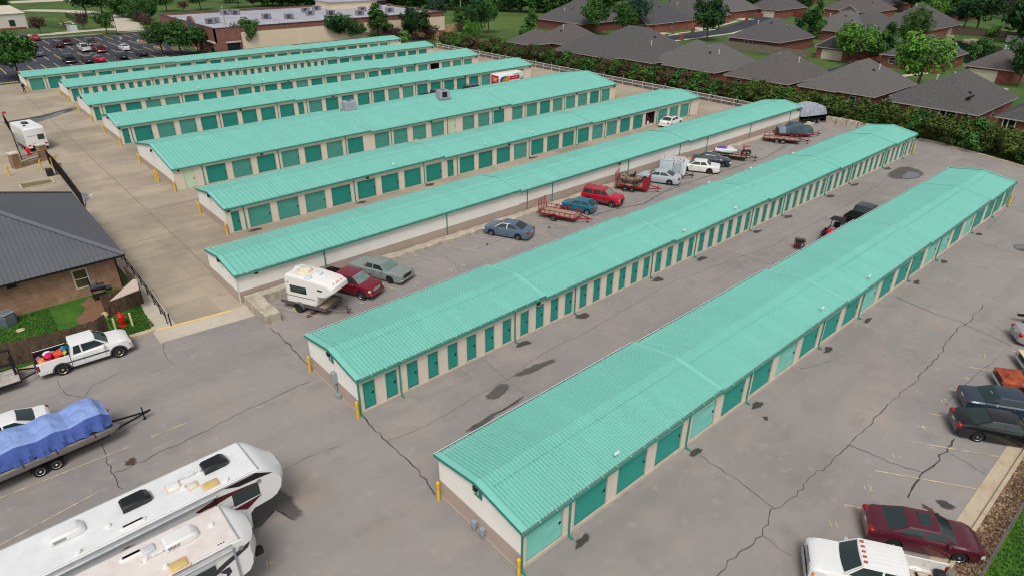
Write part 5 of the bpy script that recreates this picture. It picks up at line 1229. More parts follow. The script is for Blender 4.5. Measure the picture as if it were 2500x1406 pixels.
def acunit(T, x, y, z, mt, dark=False, L=1.0):
    mb = MB(); rows = []
    for a, w_, h in ((-L/2,.33,.02),(-L/2,.34,.24),(-L/2+.1,.34,.32),(L/4,.35,.33),(L/2-.12,.32,.26),(L/2-.01,.24,.12),(L/2,.22,.02)):
        rows.append([(a,-w_,.02),(a,-w_,h*.75),(a,-w_*.82,h),(a,w_*.82,h),(a,w_,h*.75),(a,w_,.02)])
    mb.grid(rows); mb.add(rows[0], [tuple(range(6))]); mb.add(rows[-1], [tuple(reversed(range(6)))])
    o = mb.build('air_conditioner', mt, T, 35); o.location = (x, y, z)
    q = MB(); [q.box(-L*.42+.05*k,-.349,.06,-L*.42+.05*k+.025,-.338,.2) for k in range(9)]; q.build('vent_grille', trim_b, o)
def hatch(T, x, y, z, w_, d, mt, seal=True):
    if seal: MB().rbox(x-w_/2-.08,y-d/2-.08,z,x+w_/2+.08,y+d/2+.08,z+.012,.06).build('sealant', seal_m, T)
    MB().rbox(x-w_/2,y-d/2,z+.012,x+w_/2,y+d/2,z+.10,.05).build('roof_hatch', mt, T, 40)
def antenna(T, x, y, z):
    mb = MB(); mb.bar((x-1.1,y,z+.08),(x-.1,y,z+.08),.05); mb.bar((x-.9,y+.1,z+.06),(x-.2,y+.1,z+.06),.03); mb.rbox(x-.65,y-.06,z+.04,x-.25,y+.06,z+.13,.02); mb.tube((x,y,z),(x,y,z+.12),.09); mb.build('antenna', M('antenna_white', (220,222,220), .4), T)
def vent(T, x, y, z, r=.11): MB().lathe([(r,0),(r,.08),(r*.8,.12),(.02,.13)], n=12).build('plumbing_vent', white_m, T, 40).location = (x, y, z)
T, hw, zt = fifth_wheel('long white fifth wheel trailer with black roof units and maroon swooshes', (6.3,25.5), 1.1, 11.2, 1.27, 3.8, 1.32, rvroof, 1)
gl_b = M('black_plastic_gloss', (22,24,28), .18, var=0, coat=.5); zz = zt+.02
acunit(T, -1.35, .25, zz, gl_b, L=1.15); acunit(T, -4.65, .25, zz, gl_b, L=1.2); acunit(T, -7.2, .3, zz, rvw, L=1.25)
hatch(T, -3.2, .15, zz, .5, .5, rvw); hatch(T, -2.55, -.35, zz, .36, .36, M('beige_hatch', (216,212,196), .5)); hatch(T, -1.95, -.8, zz, .62, .42, amberv); vent(T, -1.35,-1.0,zz,.13); vent(T,-2.9,-.2,zz,.1); vent(T,-5.9,-.35,zz,.12); vent(T,-7.1,-1.0,zz,.12)
antenna(T, -2.0, .35, zz)
mb = MB(); mb.rbox(-5.6,-1.05,zz,-4.6,-.75,zz+.10,.1); mb.build('refrigerator_vent', rvw, T)
y = -hw-.004
decal(T, [(-1.6,zt-.12),(-.2,zt-.08),(.55,zt-.5),(-.25,zt-.42),(-1.0,zt-.38)], y, dec_k); decal(T, [(-2.9,zt-.62),(-1.9,zt-.42),(-.15,zt-.62),(-1.4,zt-.66),(-2.7,zt-.82)], y, dec_r)
decal(T, [(-1.7,zt-1.28),(-.9,zt-1.22),(-.1,zt-1.3),(-.9,zt-1.28)], y, dec_k); decal(T, [(-1.45,zt-1.5),(-.1,zt-1.42),(-.85,zt-1.85),(-1.1,zt-1.7)], y, dec_r)
decal(T, [(-4.8,zt-1.0),(-3.6,zt-.95),(-2.1,zt-1.25),(-3.6,zt-1.12)], y, dec_k); decal(T, [(-7.0,zt-1.0),(-5.6,zt-.6),(-4.4,zt-.9),(-5.6,zt-.95)], y, dec_r); decal(T, [(-5.6,zt-.9),(-4.2,zt-.7),(-3.2,zt-1.1),(-4.6,zt-1.15)], y, dec_k)
for x0, z0, x1, z1 in [(-1.35,zt-1.35,-.15,zt-.62),(-3.05,zt-1.7,-2.55,zt-1.05),(-4.4,zt-1.25,-3.4,zt-.95)]: MB().rbox(x0,-hw-.02,z0,x1,-hw+.01,z1,.05).build('window', glass_m, T)
mb = MB(); mb.tube((-8.5,-hw-.12,zt-.2),(-2.0,-hw-.12,zt-.2),.075,n=12); mb.build('awning_roll', M('awning_silver', (196,200,204), .3, .4), T, 40)
for x in (-2.05,-8.4): MB().bar((x,-hw-.06,zt-.2),(x,-hw-.06,1.1),.07).build('awning_arm', trim_b, T)
MB().rbox(.02,-.5,zt-.5,.9,.5,zt-.3,.1)
mb = MB()
for v in range(9): a = -1.1+v*.27; mb.bar((1.27-.1*abs(a),a*.45,zt-1.0-.1*math.sin(a*3)),(1.27-.1*abs(a),a*.45+.09,zt-.95-.1*math.sin(a*3)),.03)
mb.build('nose_emblem', dec_g, T)
MB().lathe([(.11,0),(.11,.03),(.02,.035)], 'y', n=14).build('porthole', rim_m, T).matrix_local = Matrix.Translation((-.1,-hw-.0,zt-.62)) @ Matrix.Rotation(R(180),4,'Z')
T, hw, zt = fifth_wheel('shorter fifth wheel trailer with a pinkish stained roof at the lower left corner', (4.17,22.15), -.5, 8.6, 1.22, 3.8, .78, rvroof2, 2)
zz = zt+.02; y = -hw-.004
acunit(T, -1.75, .25, zz, rvw, L=1.3); hatch(T, -2.85, .55, zz, .42, .42, M('smoke_hatch', (196,198,206), .4), False); hatch(T, -2.2, -.95, zz, .6, .45, amberv); antenna(T, -2.2, .1, zz); vent(T,-.6,.2,zz,.11); vent(T,-3.1,.1,zz,.1); vent(T,-2.6,-.7,zz,.09)
mb = MB(); mb.rbox(-3.9,.5,zz,-3.0,.78,zz+.12,.1); mb.build('refrigerator_vent', rvw, T)
mb = MB(); [mb.box(-.75+.1*k,-1.0,zz,-.69+.1*k,-.95,zz+.01) for k in range(3)]; mb.build('roof_marks', trim_b, T)
decal(T, [(-1.9,zt-1.3),(-.7,zt-.75),(.35,zt-.35),(.25,zt-.6),(-.7,zt-1.0),(-1.8,zt-1.5)], y, dec_g); decal(T, [(-1.0,zt-1.15),(-.6,zt-1.1),(-.55,zt-1.4),(-.9,zt-1.75),(-.75,zt-1.4)], y, dec_g)
MB().rbox(-2.05,-hw-.02,zt-1.15,-1.05,-hw+.01,zt-.62,.05).build('window', glass_m, T)
MB().rbox(-2.1,-hw-.014,zt-1.2,-1.0,-hw+.005,zt-.57,.06).build('window_frame', M('rv_frame', (206,208,210), .4), T)
mb = MB(); mb.tube((-6.5,-hw-.1,zt-.22),(-.35,-hw-.1,zt-.22),.06,n=12); mb.build('awning_roll', M('awning_silver', (196,200,204), .3, .4), T, 40)
MB().bar((-.3,-hw-.05,zt-.2),(-.3,-hw-.05,1.2),.07).build('awning_arm', M('arm_silver', (176,182,188), .4, .5), T)
MB().lathe([(.11,0),(.11,.03),(.02,.035)], 'y', n=14).build('porthole', rim_m, T).matrix_local = Matrix.Translation((-.02,-hw,zt-.45)) @ Matrix.Rotation(R(180),4,'Z')
mb = MB()
for v in range(8): a = -1.0+v*.27; mb.bar((.74-.1*abs(a),a*.4,zt-1.0-.1*math.sin(a*3)),(.74-.1*abs(a),a*.4+.09,zt-.93-.1*math.sin(a*3)),.03)
mb.build('nose_emblem', dec_g, T)
mb = MB(); mb.rbox(.62,-.35,1.5,1.0,-.05,1.8,.04); mb.build('hitch_lock', steel_b, T)
# white travel trailer by the gate and the dark one at the left edge
def box_rv(label, loc, deg, L, hw, zt, bodym, roofm):
    T = thing('travel_trailer', label, 'travel trailer', (loc[0], loc[1], 0), R(deg))
    mb = MB(); shell(mb, [(-L/2,.55),(-L/2,zt-.15),(-L/2+.15,zt),(L/2-.3,zt),(L/2,zt-.5),(L/2,.55)], hw, .08); mb.build('shell', bodym, T, 35)
    MB().box(-L/2+.15,-hw+.06,zt-.01,L/2-.35,hw-.06,zt+.02).build('roof', roofm, T); MB().box(-L/2+.2,-hw+.1,.3,L/2-.2,hw-.1,.6).build('chassis', under_m, T)
    for x in (-.5,.35):
        for sg in (1,-1): wheel(T, x, sg*(hw-.1), .33, .2, sg, rim_m)
    mb = MB(); mb.bar((L/2-.2,-.6,.5),(L/2+1.2,0,.5),.1); mb.bar((L/2-.2,.6,.5),(L/2+1.2,0,.5),.1); mb.build('tongue', steel_b, T)
    return T
g_ = gp(68,372)
T = box_rv('white travel trailer backed up beside the gate with its spare wheel showing', (9.3,106.6), 97, 5.6, 1.2, 3.05, rvw, rvroof)
MB().rbox(-2.83,-.95,1.5,-2.79,-.2,2.15,.08).build('rear_window', glass_m, T)
a, b = wheel_meshes(.36,.2, M('red_cover', (170,30,50), .5)); o = link('spare_wheel', a, T, (-2.92,.3,.75), R(90)); link('rim', b, o)
for yy in (-.95,.95): MB().rbox(-2.84,yy-.15,.85,-2.79,yy+.15,1.0,.02).build('taillight', tail_m, T)
MB().box(-2.83,-.35,.55,-2.8,-.05,.95).build('vent_grille', trim_b, T)
MB().rbox(-.2,-.3,3.05,.8,.4,3.3,.08).build('air_conditioner', gl_b, T); hatch(T,-1.2,.5,3.07,.36,.36,gl_b,False); hatch(T,-1.4,-.5,3.07,.36,.36,rvw,False)
MB().box(-2.6,-1.23,2.6,2.2,-1.2,2.75).build('awning_roll', steel_b, T); decal(T,[(-2.0,1.2),(2.0,1.9),(2.0,1.5),(-2.0,.8)], -1.215, dec_g)
o = MB().box(-2.81,-.1,2.0,-2.80,.9,2.1).build('rear_lettering_band', M('grey_band', (176,180,186), .5), T)
T = box_rv('dark travel trailer cut by the left edge', (6.0,139.6), -86, 8.5, 1.25, 3.3, M('navy_rv', (26,32,44), .3, var=.05), M('cream_roof', (222,206,184), .7))
decal(T,[(-4.0,1.6),(-3.4,2.3),(-2.0,2.6),(-3.2,2.0)], 1.255, M('silver_swirl', (150,160,170), .3)); 
mb = MB(); mb.add([(4.255,-.9,1.9),(4.255,-.2,2.4),(4.255,.2,2.2),(4.255,-.3,1.8)],[(0,1,2,3)]); mb.add([(4.255,.3,1.7),(4.255,.9,2.5),(4.255,1.0,2.2)],[(0,1,2)]); mb.build('nose_swirl', M('silver_swirl', (150,160,170), .3), T)
MB().rbox(5.0,-.2,.3,5.5,.2,.9,.1).build('gas_bottle', M('bottle_dark', (40,60,64), .4), T)
o = MB().rbox(-.2,-.2,0,.2,.2,.3,.05).build('fuel_can', M('can_red', (200,24,44), .5)); o.location = gp(11,278); tag(o, 'red fuel can in front of the dark travel trailer', 'can')

from mathutils.noise import noise as NZ
# ------------------------------------------------------------------ pontoon boat
T0 = trailer('black tandem trailer under the covered pontoon boat', (-.7,36.55), 4, 5.6, 1.6, steel_b, 2, 0, 0, deck=None, dz=.55, name='boat_trailer', rim=rim_w, r=.31, tongue=2.3)
T = thing('pontoon_boat', 'pontoon boat under a blue cover on its black trailer', 'boat', (-.7,36.6,0), R(4))
alum = M('pontoon_aluminium', (168,164,160), .32, .85, var=.15, scale=2, stretch=(.3,3,3))
for sg in (1,-1):
    mb = MB(); mb.lathe([(.05,-4.6),(.31,-4.5),(.31,2.6),(.27,3.0),(.15,3.3),(.03,3.45)], 'x', (0,sg*.92,.98), n=18); mb.build('pontoon', alum, T, 40)
    mb = MB(); mb.box(-4.4,sg*1.16-.02,1.24,3.0,sg*1.16+.02,1.30); mb.build('rub_rail', rim_m, T)
MB().box(-4.5,-1.2,1.26,3.05,1.2,1.34).build('deck', steel_b, T)
cov1 = M('blue_boat_cover', (124,150,208), .75, rgb2=(142,166,216), scale=.8); cov2 = M('dark_blue_cover_skirt', (66,88,160), .75, rgb2=(82,106,178), scale=1.5)
prof = [(-4.55,1.9),(-4.3,2.15),(-3.6,2.2),(-2.9,2.0),(-2.3,2.35),(-1.2,2.55),(-.3,2.35),(.5,2.5),(1.2,2.3),(2.0,2.5),(2.7,2.45),(3.05,2.1)]
r_ = random.Random(9); mb = MB(); n = 60; rows = []
for i in range(n+1):
    x = -4.55+7.65*i/n; h = lerp_tab(prof, x)-.12; row = []; endt = min(1, min(i, n-i)/4)
    for j in range(21):
        v = j/10-1; a = abs(v); hwid = 1.22*(.86+.14*endt)
        k = 1.1*NZ(Vector((x*.9, v*2, 3)))+.7*NZ(Vector((x*2.2+v*1.5, v*3.5-x, 7)))+.35*NZ(Vector((x*5, v*7, 1)))
        if a < .68: yy = v/.68*hwid*.80; z = h+.13*k*(1-a*.8)-.10*(a/.68)**2+.10*math.exp(-((x+1.9)**2+(yy)**2)/.3)*-1+.08*math.exp(-((x-1.4)**2+yy*yy)/.2)*-1
        else:
            f = (a-.68)/.32; yy = math.copysign(hwid*(.80+.24*f**.75)+.16*f*NZ(Vector((x*2.6, 5, f)))+.10*f*NZ(Vector((x*7+f*1.5, 2, v))), v); z = (h-.10)*(1-f)+(1.30-.06*math.sin(x*1.4+2))*f+.02*math.sin(x*13)*f
        row.append((x, yy, z))
    rows.append(row)
for i in range(n):
    for j in range(20): mb.add([rows[i][j], rows[i+1][j], rows[i+1][j+1], rows[i][j+1]], [(0,1,2,3)], 1 if (j < 3 or j > 16) else 0)
mb.add(rows[0], [tuple(range(21))], 1); mb.add(rows[-1], [tuple(reversed(range(21)))], 1)
mb.build('cover', [cov1, cov2], T, 60)
mb = MB()
for x in (-3.6,-2.5,-1.2,.3,2.1): mb.path([(x,-1.25,1.36),(x+.03,-1.262,1.1),(x+.08,-1.1,.70)], .022)
mb.build('tie_strap', trim_b, T)
mb = MB(); [blob(mb, [(x+.16*math.cos(t),.12*math.sin(t)) for t in [k*.9 for k in range(7)]], lerp_tab(prof, x)-.19+.1, 3, .03) for x in (-1.9,1.4)]

# ------------------------------------------------------------------ rental truck
T = thing('box_truck', 'red and white rental box truck with orange and teal artwork', 'truck', (79.4,93.35,0), 0)
tw = M('truck_white', (230,228,224), .4, var=.03); tred = M('truck_red', (190,20,40), .45, var=.04)
mb = MB(); mb.rbox(0,0,.85,5.1,2.25,3.2,.05); mb.box(5.1,.1,2.3,6.0,2.15,3.2); mb.build('box_body', tw, T, 40)
mb = MB(); mb.box(.05,-.012,1.55,3.2,-.002,2.55); mb.build('background_panel', M('truck_cream', (226,222,214), .5), T)
mb = MB(); mb.box(2.5,-.02,2.05,4.95,-.004,2.72); mb.build('red_panel', tred, T)
mb = MB(); mb.xz([(.6,1.3),(.6,2.0),(1.0,2.5),(1.7,2.75),(2.3,2.85),(2.45,2.1),(2.45,1.3)][::-1], -.024, -.006); mb.build('artwork_orange', M('art_orange', (222,150,70), .6, rgb2=(190,100,60), scale=2), T)
mb = MB(); mb.xz([(.25,1.2),(.25,2.3),(.6,2.75),(1.5,2.85),(1.9,2.8),(1.2,2.45),(.75,2.0),(.7,1.2)][::-1], -.03, -.006); mb.build('artwork_teal', M('art_teal', (28,130,146), .6, rgb2=(20,70,90), scale=2), T)
mb = MB(); mb.box(-.02,.1,1.0,-.004,2.15,2.95); mb.build('rear_door', tred, T)
mb = MB(); [mb.box(-.03,.4+.1*k,z,-.02,1.8-.12*k,z+.10) for k, z in enumerate((2.45,2.2,1.95))]; mb.build('door_lettering_bars', tw, T)
mb = MB(); mb.box(-.032,.15,1.0,-.019,2.1,1.55); mb.build('door_artwork', M('door_art', (120,110,90), .7, rgb2=(40,44,40), scale=4), T)
me = text_mesh('U-HAUL', .36, trim_b); o = link('lettering', me, T, (4.2,-.03,2.95)); o.rotation_euler = (R(90),0,0)
me = text_mesh('1-800-GO-UHAUL', .2, tw); o = link('lettering', me, T, (3.7,-.035,2.4)); o.rotation_euler = (R(90),0,0)
mb = MB(); mb.xz([(5.2,.6),(5.2,2.2),(5.9,2.2),(6.5,1.45),(7.4,1.25),(7.5,.6)][::-1], .15, 2.1); mb.build('cab', tw, T, 30)
mb = MB(); mb.xz([(5.35,1.45),(5.35,2.08),(5.82,2.08),(6.3,1.45)][::-1], .135, .15); mb.xz([(5.35,1.45),(5.35,2.08),(5.82,2.08),(6.3,1.45)][::-1], 2.1, 2.115); mb.build('side_windows', glass_m, T)
mb = MB(); mb.add([(5.95,.25,2.15),(5.95,2.0,2.15),(6.5,2.0,1.5),(6.5,.25,1.5)],[(0,3,2,1)]); o = mb.build('windshield', glass_m, T); o.location = (.02,0,.02)
MB().box(.2,.2,.5,7.2,2.05,.85).build('chassis', under_m, T)
for x in (1.2,6.3):
    for sg in (1,-1): wheel(T, x, 1.12+sg*.95, .4, .25, sg, rim_w)
MB().rbox(6.0,-.05,1.5,6.15,.12,1.85,.03).build('mirror', trim_b, T)

# ------------------------------------------------------------------ people
def person(label, loc, deg, joints, bands, hair, shirtname=None):
    """joints: dict of skeleton points; bands: function of the point giving the clothing index"""
    V = ['pelvis','waist','chest','neck','head','crown','shl','ell','hal','shr','elr','har','hil','knl','anl','tol','hir','knr','anr','tor']
    Rr = dict(pelvis=.15,waist=.14,chest=.165,neck=.06,head=.095,crown=.085,shl=.075,ell=.05,hal=.038,shr=.075,elr=.05,har=.038,hil=.10,knl=.07,anl=.05,tol=.045,hir=.10,knr=.07,anr=.05,tor=.045)
    E_ = [('pelvis','waist'),('waist','chest'),('chest','neck'),('neck','head'),('head','crown'),('chest','shl'),('shl','ell'),('ell','hal'),('chest','shr'),('shr','elr'),('elr','har'),('pelvis','hil'),('hil','knl'),('knl','anl'),('anl','tol'),('pelvis','hir'),('hir','knr'),('knr','anr'),('anr','tor')]
    pts = [joints[k] for k in V]; me = bpy.data.meshes.new('person'); 
    fing = []; edges = [(V.index(a), V.index(b)) for a, b in E_]; rads = [Rr[k] for k in V]
    for hnd, el in (('hal','ell'),('har','elr')):
        d = (Vector(joints[hnd])-Vector(joints[el])).normalized(); sd_ = d.cross(Vector((0,1,.1))).normalized(); b0 = V.index(hnd)
        palm = Vector(joints[hnd])+d*.07; pts.append(tuple(palm)); rads.append(.03); edges.append((b0, len(pts)-1)); pi = len(pts)-1
        for k in range(4):
            o_ = sd_*(.022*(k-1.5)); ln = (.06,.075,.07,.055)[k]; pts.append(tuple(palm+o_+d*.03)); rads.append(.011); edges.append((pi, len(pts)-1)); pts.append(tuple(palm+o_*1.2+d*(.03+ln)+Vector((.02,0,0)))); rads.append(.009); edges.append((len(pts)-2, len(pts)-1))
        pts.append(tuple(Vector(joints[hnd])+sd_*.05+d*.06)); rads.append(.012); edges.append((b0, len(pts)-1))
    me.from_pydata(pts, edges, []); o = bpy.data.objects.new('person', me); col.objects.link(o)
    sk = o.modifiers.new('skin', 'SKIN'); ss = o.modifiers.new('sub', 'SUBSURF'); ss.levels = ss.render_levels = 2
    for v, r_ in zip(me.skin_vertices[0].data, rads): v.radius = (r_, r_)
    me.skin_vertices[0].data[0].use_root = True
    bpy.context.view_layer.update()
    m2 = bpy.data.meshes.new_from_object(o.evaluated_get(bpy.context.evaluated_depsgraph_get())); m2.name = 'person'
    bpy.data.objects.remove(o); m2.materials.clear()
    for mt in (M('skin', (196,146,120), .6), *bands[1]): m2.materials.append(mt)
    for f in m2.polygons: f.use_smooth = True; f.material_index = bands[0](f.center)
    p_ = link('person', m2, None, loc, R(deg)); tag(p_, label, 'person')
    h = Vector(joints['crown']); q = MB(); q.lathe([(.115,-.03),(.12,.03),(.10,.09),(.05,.125),(.01,.13)], n=12); q.build('hair', hair, p_, 60).location = (h.x-.01, h.y, h.z-.04)
    q = MB(); hd = Vector(joints['head']); [q.box(hd.x+.085, hd.y+s*.035-.012, hd.z+.03, hd.x+.10, hd.y+s*.035+.012, hd.z+.045) for s in (1,-1)]; q.build('eyes', trim_b, p_); q = MB(); q.rbox(hd.x+.085, hd.y-.014, hd.z-.02, hd.x+.118, hd.y+.014, hd.z+.025, .01); q.build('nose', _mats['skin'], p_)
    return p_
stand = dict(pelvis=(0,0,.95),waist=(0,0,1.12),chest=(0,0,1.36),neck=(.01,0,1.52),head=(.03,0,1.64),crown=(.03,0,1.74),shl=(0,.2,1.44),ell=(.02,.3,1.18),hal=(.18,.22,1.02),shr=(0,-.2,1.44),elr=(.02,-.3,1.18),har=(.18,-.22,1.02),hil=(0,.1,.9),knl=(.03,.12,.5),anl=(0,.13,.08),tol=(.17,.15,.05),hir=(0,-.1,.9),knr=(.03,-.13,.5),anr=(0,-.15,.08),tor=(.17,-.17,.05))
dk = M('dark_clothing', (30,30,38), .9); person('person in dark clothes standing by the bollard at the rearmost row', (14.3,147.4,.0), -70, stand, (lambda c: 0 if c.z > 1.53 or (c.x > .12 and .85 < c.z < 1.1) else 1, [dk]), M('grey_hair', (120,112,108), .9))
bend = dict(stand); bend.update(waist=(.05,0,1.1),chest=(.2,0,1.28),neck=(.32,0,1.4),head=(.42,0,1.48),crown=(.48,0,1.56),shl=(.22,.2,1.33),ell=(.42,.24,1.12),hal=(.62,.16,1.02),shr=(.22,-.2,1.33),elr=(.42,-.24,1.12),har=(.62,-.16,1.02))
person('person in dark red shirt and jeans inside the open unit by the white sedan', (81.3,61.5,.0), -10, bend, (lambda c: 0 if (c.z > 1.36 and c.x > .3) or (c.x > .55) else (1 if c.z > .98 else 2), [M('wine_shirt', (92,34,40), .9), M('blue_jeans', (110,124,146), .9)]), M('brown_hair', (60,44,36), .9))
o = lump('storage_tub', 'orange red tub on the clutter inside the open unit', 'tub', (82.3,61.9,.95), (.25,.25,.22), plast('tub', (220,92,66)), Matrix.Identity(4), 21)
lump('refuse_sack', 'white sack on the floor of the open unit by the white sedan', 'sack', (81.9,61.4,.3), (.25,.25,.32), plast('unit_sack', (220,222,226)), Matrix.Identity(4), 22)
o = MB().rbox(-.5,-.4,0,.5,.4,.8,.05).build('crate', M('crate_dark', (60,50,48), .8)); o.location = (82.3,61.95,.02); tag(o, 'dark crate under the orange tub inside the open unit', 'crate')
# ------------------------------------------------------------------ low walls and kerb blocks
block_m = M('old_concrete', (196,184,166), .9, rgb2=(150,140,126), scale=1.6, thr=(.4,.7), bump=.3, bscale=6)
def rough(name, x0, y0, x1, y1, h, label, cat, seed=0, step=.5, j=.05):
    """weathered concrete: a box whose top edge crumbles"""
    r_ = random.Random(seed); mb = MB(); lx = x1-x0; ly = y1-y0; al = lx > ly; n = max(2, int((lx if al else ly)/step)); rows = []
    for i in range(n+1):
        t = i/n; q = []
        for k in range(6):
            f = [0,0,.33,.66,1,1][k]; z = 0 if k in (0,5) else h+r_.uniform(-j, j*.4); e = r_.uniform(-j, j)*.6 if k in (1,4) else 0
            q.append((x0+lx*t, y0+ly*f+e, z) if al else (x0+lx*f+e, y0+ly*t, z))
        rows.append(q)
    mb.grid(rows); mb.add(rows[0], [tuple(range(6))]); mb.add(rows[-1], [tuple(reversed(range(6)))])
    return tag(mb.build(name, block_m, None, 40), label, cat)
rough('retaining_wall', 13.85,42.35,14.95,45.75,.8,'thick crumbling concrete wall block at the near corner of the blank row','wall',1,.4,.07)
rough('retaining_wall', 13.9,45.75,20.5,46.55,.72,'low concrete wall along the blank row behind the camper trailer','wall',2)
rough('concrete_footing', 20.5,45.65,58,46.6,.34,'rough concrete footing along the blank siding wall, near half','footing',3,.7,.08)
rough('concrete_footing', 58,45.7,97.5,46.6,.32,'rough concrete footing along the blank siding wall, far half','footing',4,.7,.06)
for k in range(6):
    y = 44.4-k*1.6; rough('wall_block', 104.2+.08*k, y-1.5, 104.95+.08*k, y, 1.0, ['grey concrete wall block nearest the covered load','second grey wall block from the covered load','third grey wall block from the covered load','fourth grey wall block from the covered load','fifth grey wall block from the covered load','grey wall block next to the far end of the row signed J'][k], 'wall block', 10+k, .4, .05)
# ------------------------------------------------------------------ office house lower left
office_brick = brick_mat('office_brick', (168,128,100), (146,104,80), (176,152,128))
T = thing('office_house', 'brown brick office with a dark ribbed metal hip roof', 'house', (-14,55.9,0), 0)
gx = 21.7; dp = 17.3
mb = MB(); mb.box(0,0,-.02,gx,.15,2.85); mb.box(gx-.15,.15,-.02,gx,dp,2.85); mb.box(0,dp-.15,-.02,gx-.15,dp,2.85); mb.box(0,.15,-.02,.15,dp-.15,2.85); mb.build('wall', office_brick, T)
MB().box(.2,.2,2.7,gx-.2,dp-.2,2.75).build('ceiling', dark_in, T)
roofd = M('dark_roof_sheet', (94,97,102), .5, var=.06, scale=.5, spec=.3)
mb = MB(); o_ = .55; x1, y0, y1 = gx+o_, -o_-.3, dp+o_; s_ = .5; yc = (y0+y1)/2; ap = (x1-(yc-y0), yc); z0 = 2.92; za = z0+s_*(yc-y0); xl = -14
def rib_face(a, b, dirn, along):
    pass
st = .32; rows = []
x = xl
while x < x1:            # front slope, ribs run up the slope
    xs_ = [(x,0),(x+st-.09,0),(x+st-.065,.03),(x+st-.025,.03)]
    for xx, h in xs_:
        xx = min(xx, x1); t = min(yc-y0, x1-xx); rows.append([(xx,y0,z0+h),(xx,y0+t,z0+s_*t+h)])
    x += st
mb.grid(rows); rows = []; y = y0
while y < y1:            # hip end facing +x
    for yy, h in [(y,0),(y+st-.09,0),(y+st-.065,.03),(y+st-.025,.03)]:
        yy = min(yy, y1); t = min(yy-y0, y1-yy); rows.append([(x1,yy,z0+h),(x1-t,yy,z0+s_*t+h)])
    y += st
mb.grid(rows); mb.add([(xl,y1,z0),(x1,y1,z0),(ap[0],ap[1],za),(xl,yc,za)], [(0,1,2,3)]); mb.build('roof', roofd, T)
mb = MB()
for yy in (y0, y1): mb.bar((x1,yy,z0+.06),(ap[0],ap[1],za+.06),.42,.05)
mb.build('hip_cap', M('hip_cap', (112,114,122), .5), T)
mb = MB(); mb.box(xl,y0,z0-.16,x1,y0+.05,z0-.005); mb.box(x1-.05,y0,z0-.16,x1,y1,z0-.005); mb.add([(xl,y0,z0-.1),(x1,y0,z0-.1),(x1,0,z0-.1),(xl,0,z0-.1)],[(0,1,2,3)]); mb.add([(gx,0,z0-.1),(x1,0,z0-.1),(x1,y1,z0-.1),(gx,y1,z0-.1)],[(0,1,2,3)]); mb.build('fascia', black_m, T)
fr_m = M('window_frame_cream', (214,210,190), .6, var=.04); pane_m = M('dim_window', (86,78,56), .15, var=.2, scale=2)
wx = gp(225,665,1.6).x+14-.0
q = MB(); xw = 18.55; q.box(xw,-.05,.75,xw+.09,.02,2.35); q.box(xw+.96,-.05,.75,xw+1.05,.02,2.35); q.box(xw+.09,-.05,.75,xw+.96,.02,.85); q.box(xw+.09,-.05,2.25,xw+.96,.02,2.35); q.box(xw+.09,-.045,1.5,xw+.96,.02,1.57); o = q.build('window', fr_m, T); MB().box(xw+.08,-.02,.8,xw+.97,-.005,2.3).build('pane', pane_m, o)
MB().box(14.5,-.02,2.2,15.1,.0,2.42).build('wall_vent', trim_b, T)
MB().rbox(12.3,-.12,.95,12.55,0,1.25,.02).build('meter_box', elec_m, T)
MB().bar((gx-.08,-.05,0.05),(gx-.08,-.05,2.8),.09).build('downspout', trim_b, T)
# satellite dish on the far roof edge
T = thing('satellite_dish', 'grey satellite dish on the right edge of the dark office roof', 'satellite dish', (8.55,69.0,2.9), R(-50))
mb = MB(); mb.path([(-.2,0,-.1),(0,0,.3),(.05,0,.75)], .035); mb.build('mast', trim_b, T)
mb = MB(); mb.lathe([(.36,.02),(.3,-.04),(.15,-.08),(.02,-.09),(.02,-.07),(.15,-.06),(.3,-.02),(.34,.03)], n=18); o = mb.build('dish', M('dish_grey', (132,140,150), .5), T, 40); o.location = (.1,0,.85); o.rotation_euler = (0,R(60),0)
mb = MB(); mb.bar((.05,0,.75),(.75,0,.95),.03); mb.rbox(.7,-.06,.9,.85,.06,1.08,.02); mb.build('feed_arm', white_m, T)
T = thing('air_conditioner', 'grey condenser unit on the grass against the brick office', 'air conditioner', (-.2,54.9,0), 2)
mb = MB(); mb.rbox(-.52,-.5,.04,.52,.5,.92,.16); mb.build('cabinet', M('condenser_grey', (98,108,120), .6, var=.1, scale=30, stretch=(1,1,.05)), T)
MB().rbox(-.54,-.52,.92,.54,.52,.98,.16).build('top', M('condenser_top', (128,134,138), .5), T); MB().lathe([(.34,.98),(.34,.995),(.05,1.0)], n=18).build('fan_grille', M('grille_grey', (110,118,124), .5), T)
# smoker grill
T = thing('smoker_grill', 'black barrel smoker with chimney under the office window', 'grill', (5.75,54.75,0), 3)
mb = MB(); mb.tube((-.55,0,1.0),(.45,0,1.0),.27,n=16); mb.tube((-.95,0,.75),(-.5,0,.75),.2,n=14); mb.build('barrel', M('smoker_black', (36,40,48), .5), T, 40)
mb = MB(); mb.tube((.4,.0,1.2),(.4,0,1.85),.06); mb.build('chimney', steel_b, T); mb = MB()
for x in (-.4,.35):
    for y in (-.25,.25): mb.bar((x,y,0),(x,y*.6,.85),.05)
mb.box(-.5,-.35,.3,.45,.35,.33); mb.build('leg_frame', steel_b, T)
o = MB().lathe([(.2,0),(.22,.3),(.22,.32),(.19,.34)], n=16).build('pot', M('pot_metal', (176,172,166), .35, .7), None, 40); o.location = (5.65,54.75,1.26); tag(o, 'metal pot standing on the black smoker', 'pot')
o = MB().lathe([(.28,.0),(.3,.03),(.2,.07),(.02,.08)], n=18).build('lid', M('pale_lid', (214,190,160), .6), None, 40); o.location = gp(50,806,0); tag(o, 'pale round lid lying on the office lawn', 'lid')
